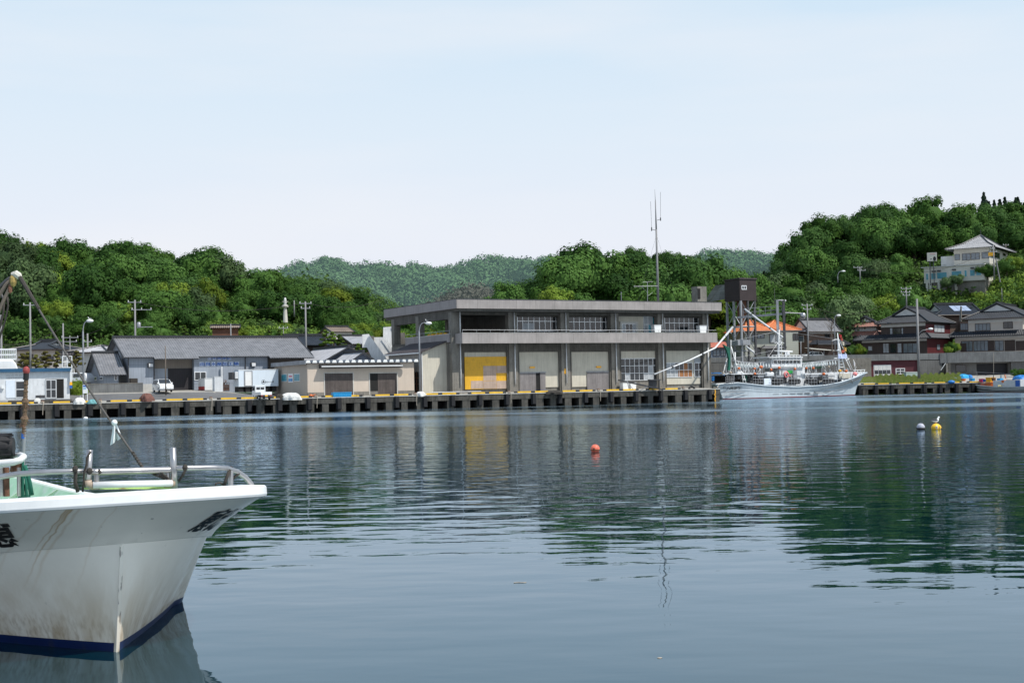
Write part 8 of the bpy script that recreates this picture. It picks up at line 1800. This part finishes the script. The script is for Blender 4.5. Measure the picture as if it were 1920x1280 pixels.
# squid jigging cages
for (px0, px1) in ((1412, 1431), (1447, 1468), (1479, 1500), (1511, 1532), (1543, 1564), (1361, 1376)):
    y0, y1 = (706 if px0 < 1370 else 705), 722.5 if px0 > 1400 else 719
    mb = MB(); n1 = 5
    for k in range(n1): x = px0+(px1-px0)*k/(n1-1); mb.rod(sp_(x, y1, -2.75), sp_(x-.3, y0, -2.45), .028, 5)
    for k in range(4): y = y0+(y1-y0)*k/3; t_ = k/3; mb.rod(sp_(px0, y, -2.45-.3*t_), sp_(px1, y, -2.45-.3*t_), .028, 5)
    cg = mb.build('jigging_frame', 'steel', sq); a, b = sp_(px0+2, (y0+y1)/2+1, -2.0), sp_(px1-2, (y0+y1)/2+1, -2.0); MB().tube([a, b], .42, 12).build('drum', 'rubber', cg, smooth=True)
    if px0 > 1370: MB().box(a.x+.2, b.x-.2, -2.6, -2.2, sp_(px0, 707, -2.5).z, sp_(px0, 703.5, -2.5).z).build('jig_motor', 'steel', cg)
fo = [(1385.5, 690.5, 3, 'orange'), (1415, 691, 2.6, 'orange'), (1427, 688, 4, 'orange'), (1415.5, 700.5, 3, 'orange'), (1446, 693, 3, 'orange'), (1461, 689.5, 3.7, 'orange'), (1490.5, 691.5, 3.4, 'orange'), (1512, 690, 2.8, 'orange'), (1525, 690, 3.2, 'orange'), (1544.5, 701, 3.6, 'orange'), (1554, 687.5, 2.8, 'rope_pale'), (1575, 695, 3.2, 'yellow'), (1586.5, 695.5, 3.6, 'orange'), (1481, 705, 2.6, 'orange'), (1370, 698.5, 3.2, 'rope_pale'), (1356, 699, 2.4, 'rope_pale'), (1603.5, 701, 5.6, 'pink')]
for i, (px, py, r, m) in enumerate(fo):
    c = sp_(px, py, -2.2 if i not in (16,) else -1.4); o = MB().ball((0, 0, 0), r*.85/F*214, 12, 0, (1.1, .9, .92)).build('float', m, fr=Frame(sqf.w(c), 15*i), smooth=True)
    nm = {'orange': ('small orange float hanging in the rigging of the squid boat', 'orange floats hung round the squid boat'), 'pink': ('large pink float at the bow of the squid boat', None), 'yellow': ('yellow float before the fore mast of the squid boat', None), 'rope_pale': ('pale worn float hanging on the squid boat', 'pale floats hung on the squid boat')}[m]; tag(o, nm[0], 'float', nm[1])
o = MB().tube([(.42*math.cos(a), 0, .42*math.sin(a)) for a in np.linspace(0, 6.28, 20)], .12, 8).build('life_ring', 'pink', fr=Frame(sqf.w(sp_(1474.5, 702, -1.75)), ang), smooth=True); tag(o, 'pale red life ring on the cabin side of the squid boat', 'life ring')
# bow pulpit and deck clutter
for (x0, x1, y) in ((1600, 1622, 693), (1601, 1621, 697), (1600, 1622, 700)): spar('pulpit_rail', [(x0, y+1, -.8), (x1, y-.5+.5, 0)], .05)
for px in (1602, 1608, 1614, 1621): spar('pulpit_post', [(px, 703-(px-1602)*.12, -.6+(px-1602)*.03), (px, 692.8, -.6+(px-1602)*.03)], .05)
random.seed(21); DG = mat('mixed_deck_gear', (.10,.105,.11), .7, .6, 1.5, col2=(.03,.035,.04))
for k in range(60):
    px = random.uniform(1360, 1598); y = random.uniform(-1.6, 2.2); a = sp_(px, random.uniform(706, 720), y); MB().box(a.x, a.x+random.uniform(.3, 1.0), y, y+random.uniform(.3, .8), a.z-.3, a.z+random.uniform(.1, .5)).build('deck_gear', DG, sq, bevel=.05)

mb = MB()
for k in range(170):
    px = random.uniform(1362, 1598); y = random.uniform(-2, 1.6); p0 = sp_(px, random.uniform(700, 716), y); p1 = sp_(px+random.uniform(-9, 9), random.uniform(683, 706), y+random.uniform(-.5, .5)); mb.rod(p0, p1, .028, 4)
mb.build('rigging', 'white_dirty', sq)
mb = MB()
for k in range(120):
    px = random.uniform(1352, 1598); y = random.uniform(-2, 1.6); p0 = sp_(px, random.uniform(704, 719), y); p1 = sp_(px+random.uniform(-12, 12), random.uniform(676, 704), y+random.uniform(-.5, .5)); mb.rod(p0, p1, .024, 4)
mb.build('dark_rigging', 'rope', sq)
mb = MB()
for (a, b) in (((1461, 620, 0), (1572, 636, 0)), ((1461, 620, 0), (1371, 640, 0)), ((1571, 628, 0), (1620, 697, 0)), ((1460, 640, 0), (1502, 690, -1)), ((1460, 640, 0), (1420, 700, -1)), ((1363, 674, 0), (1460, 655, 0))): mb.rod(sp_(*a), sp_(*b), .02, 4)
mb.build('wire_stay', 'steel', sq)
for (a, b, lb) in (((1596, 712), (1606, 727), 'thin mooring rope from the squid boat bow to the right quay'), ((1350, 718), (1338, 726), 'thin mooring rope from the squid boat stern to the long quay')):
    p0 = P(a[0], a[1], 224 if a[0] > 1500 else 210); p1 = P(b[0], b[1], 234 if a[0] > 1500 else 197); o = MB().tube([Vector((0, 0, 0)), (p1-p0)*.5-Vector((0, 0, .4)), p1-p0], .05, 5).build('mooring_rope', 'rope_pale', fr=Frame(p0, 0)); tag(o, lb, 'rope')
# ================================================================ small boat at the right
pa, pb = Pz(1821, 735.6, 0), Pz(1925, 736.2, 0); dv = pa-pb; dn = dv.normalized(); nr = Vector((-dn.y, dn.x, 0))  # bow to the left
ang2 = math.degrees(math.atan2(dn.y, dn.x)); ctr = pb-nr*1.25 if nr.y < 0 else pb+nr*1.25
if nr.y < 0: ctr = pb-nr*1.3
f2 = Frame(ctr-dn*6.0, ang2); sb = thing('small_boat', 'worn grey white fishing boat loaded with coloured boxes at the right edge', 'boat', f2)
sgn2 = 1 if nr.y < 0 else -1; ny_ = (1.3 if (f2.I @ Vector((0, -1, 0))).y > 0 else -1.3); HB = lambda px, py, y=None: f2.hit(px, py, ny_ if y is None else y)
bx = HB(1808.5, 715, 0).x; shp = [(HB(px, py, ny_*k).x, HB(px, py, ny_*k).z) for px, py, k in ((1935, 725, 1), (1900, 725.6, 1), (1871, 725.8, 1), (1843, 723.6, .95), (1820.6, 719.6, .5), (1809, 715.3, 0))]; shp = [(0, shp[0][1])]+shp
hull_boat(sb, bx, 2.8, sorted(shp), xw=(.03, .94), mats=[mat('worn_boat_hull', (.42,.43,.41), .6, .15, 1, streak=.35, stain=[((.20,.11,.06), .62, .72, .6)]), mat('rusty_boot', (.10,.04,.03), .7, .3, 2)], paint_z=.15, n=28)
MB().tube([HB(a, b, ny_*k) for a, b, k in ((1818, 726, .5), (1828, 728.3, .85), (1845, 731, 1.02), (1871, 732.3, 1.05), (1935, 731.5, 1.05))], .06, 5).build('rubbing_strake', 'rubber', sb)
def b2(px0, px1, py0, py1, y, d, m, name, bev=.03):
    a, b = HB(px0, py1, y), HB(px1, py0, y); x0, x1 = min(a.x, b.x), max(a.x, b.x); y2 = y-math.copysign(d, ny_); return MB().box(x0, x1, min(y, y2), max(y, y2), a.z, b.z).build(name, m, sb, bevel=bev)
k_ = ny_
b2(1862, 1902, 713, 726, k_*.6, 1.6, 'white_dirty', 'cabin'); b2(1902.5, 1913, 711, 726, k_*.62, 1.6, 'white_dirty', 'cabin'); b2(1904, 1911.5, 713, 725, k_*.66, .05, 'blueink', 'cabin_door', 0); b2(1884, 1894, 712, 716.5, k_*.3, .8, 'steel_dark', 'engine_cover'); b2(1869, 1875, 709, 713, k_*.3, .6, 'crate_blue', 'blue_lid')
a, b = HB(1877, 716, 0), HB(1877, 703, 0); MB().rod(a, b, .13, 10).build('exhaust', 'steel', sb); a, b = HB(1863, 712, 0), HB(1863, 661, 0); MB().rod(a, HB(1863, 700, 0), .06, 6).build('mast', 'steel_dark', sb); MB().rod(HB(1863, 700, 0), b, .03, 5).build('mast_top', 'rope_pale', sb)
mb = MB()
for (x0, y0, x1, y1) in ((1830, 697.5, 1863, 699), (1863, 699, 1888, 701), (1888, 701, 1900, 700), (1832, 704, 1850, 704), (1846, 703, 1862, 706), (1832, 697, 1832, 716), (1888, 700, 1888, 712)): mb.rod(HB(x0, y0, 0), HB(x1, y1, 0), .03, 5)
mb.build('rigging', 'steel', sb)
def load(px0, px1, py0, py1, m, lab, y=None, cat='box', nm='fish_box', d=.9):
    y = k_*.3 if y is None else y; a, b = HB(px0, py1, y), HB(px1, py0, y); x0, x1 = min(a.x, b.x), max(a.x, b.x); y2 = y-math.copysign(d, ny_); o = f2.w(((x0+x1)/2, (y+y2)/2, a.z)); w_ = (x1-x0)/2; h = b.z-a.z
    t = thing(nm, lab, cat, Frame(o, ang2)); MB().prism([(-w_*.88, -d/2, 0), (w_*.88, -d/2, 0), (w_, -d/2, h), (-w_, -d/2, h)], (0, d, 0)).build('body', m, t, bevel=.03); MB().box(-w_*1.04, w_*1.04, -d*.53, d*.53, h, h+.07).build('rim', m, t, bevel=.02)
load(1848, 1857, 708, 716.5, 'yellow', 'amber yellow fish box stacked on the orange one on the small boat'); load(1848, 1858, 717.5, 724, 'orange', 'orange fish box under the yellow one on the small boat'); load(1835, 1841, 710.5, 716, 'magenta', 'magenta bucket on the small boat', nm='bucket', cat='bucket', d=.5); load(1817, 1823, 709.5, 716.5, 'crate_blue', 'light blue bucket at the bow of the small boat', nm='bucket', cat='bucket', d=.5, y=0); load(1842.5, 1846.5, 711.5, 716, 'blueink', 'small dark blue box beside the magenta bucket', d=.4); load(1837, 1846, 720.5, 724, mat('salmon_plastic', (.7,.2,.12), .5, .1, 2), 'flat salmon coloured box in front of the orange one', d=.6)
load(1877.5, 1882, 713, 717.5, 'orange', 'small orange box beside the exhaust pipe on the small boat', y=k_*.62, d=.4); load(1859, 1863, 709, 714, 'rust', 'dark red bundle beside the yellow box on the small boat', d=.4)
fr = Frame(f2.w(HB(1887, 710, 0)), ang2); o = MB().prism([(0, 0, 0), (.35, 0, .1), (.6, 0, .75), (.3, 0, .7)], (0, .06, 0)).build('orange_flag', 'orange', fr=fr); tag(o, 'orange red pennant standing on the small boat', 'flag')
fr = Frame(f2.w(HB(1875, 723.5, k_*1.02)), 0); mb = MB()
for k in range(6): mb.ball((random.uniform(-.3, .3), 0, random.uniform(-.1, .1)), .12, 8)
o = mb.build('float_bunch', mat('pale_yellow_float', (.7,.6,.3), .6, .2, 3), fr=fr); tag(o, 'bunch of pale yellow floats hung over the side of the small boat', 'floats')
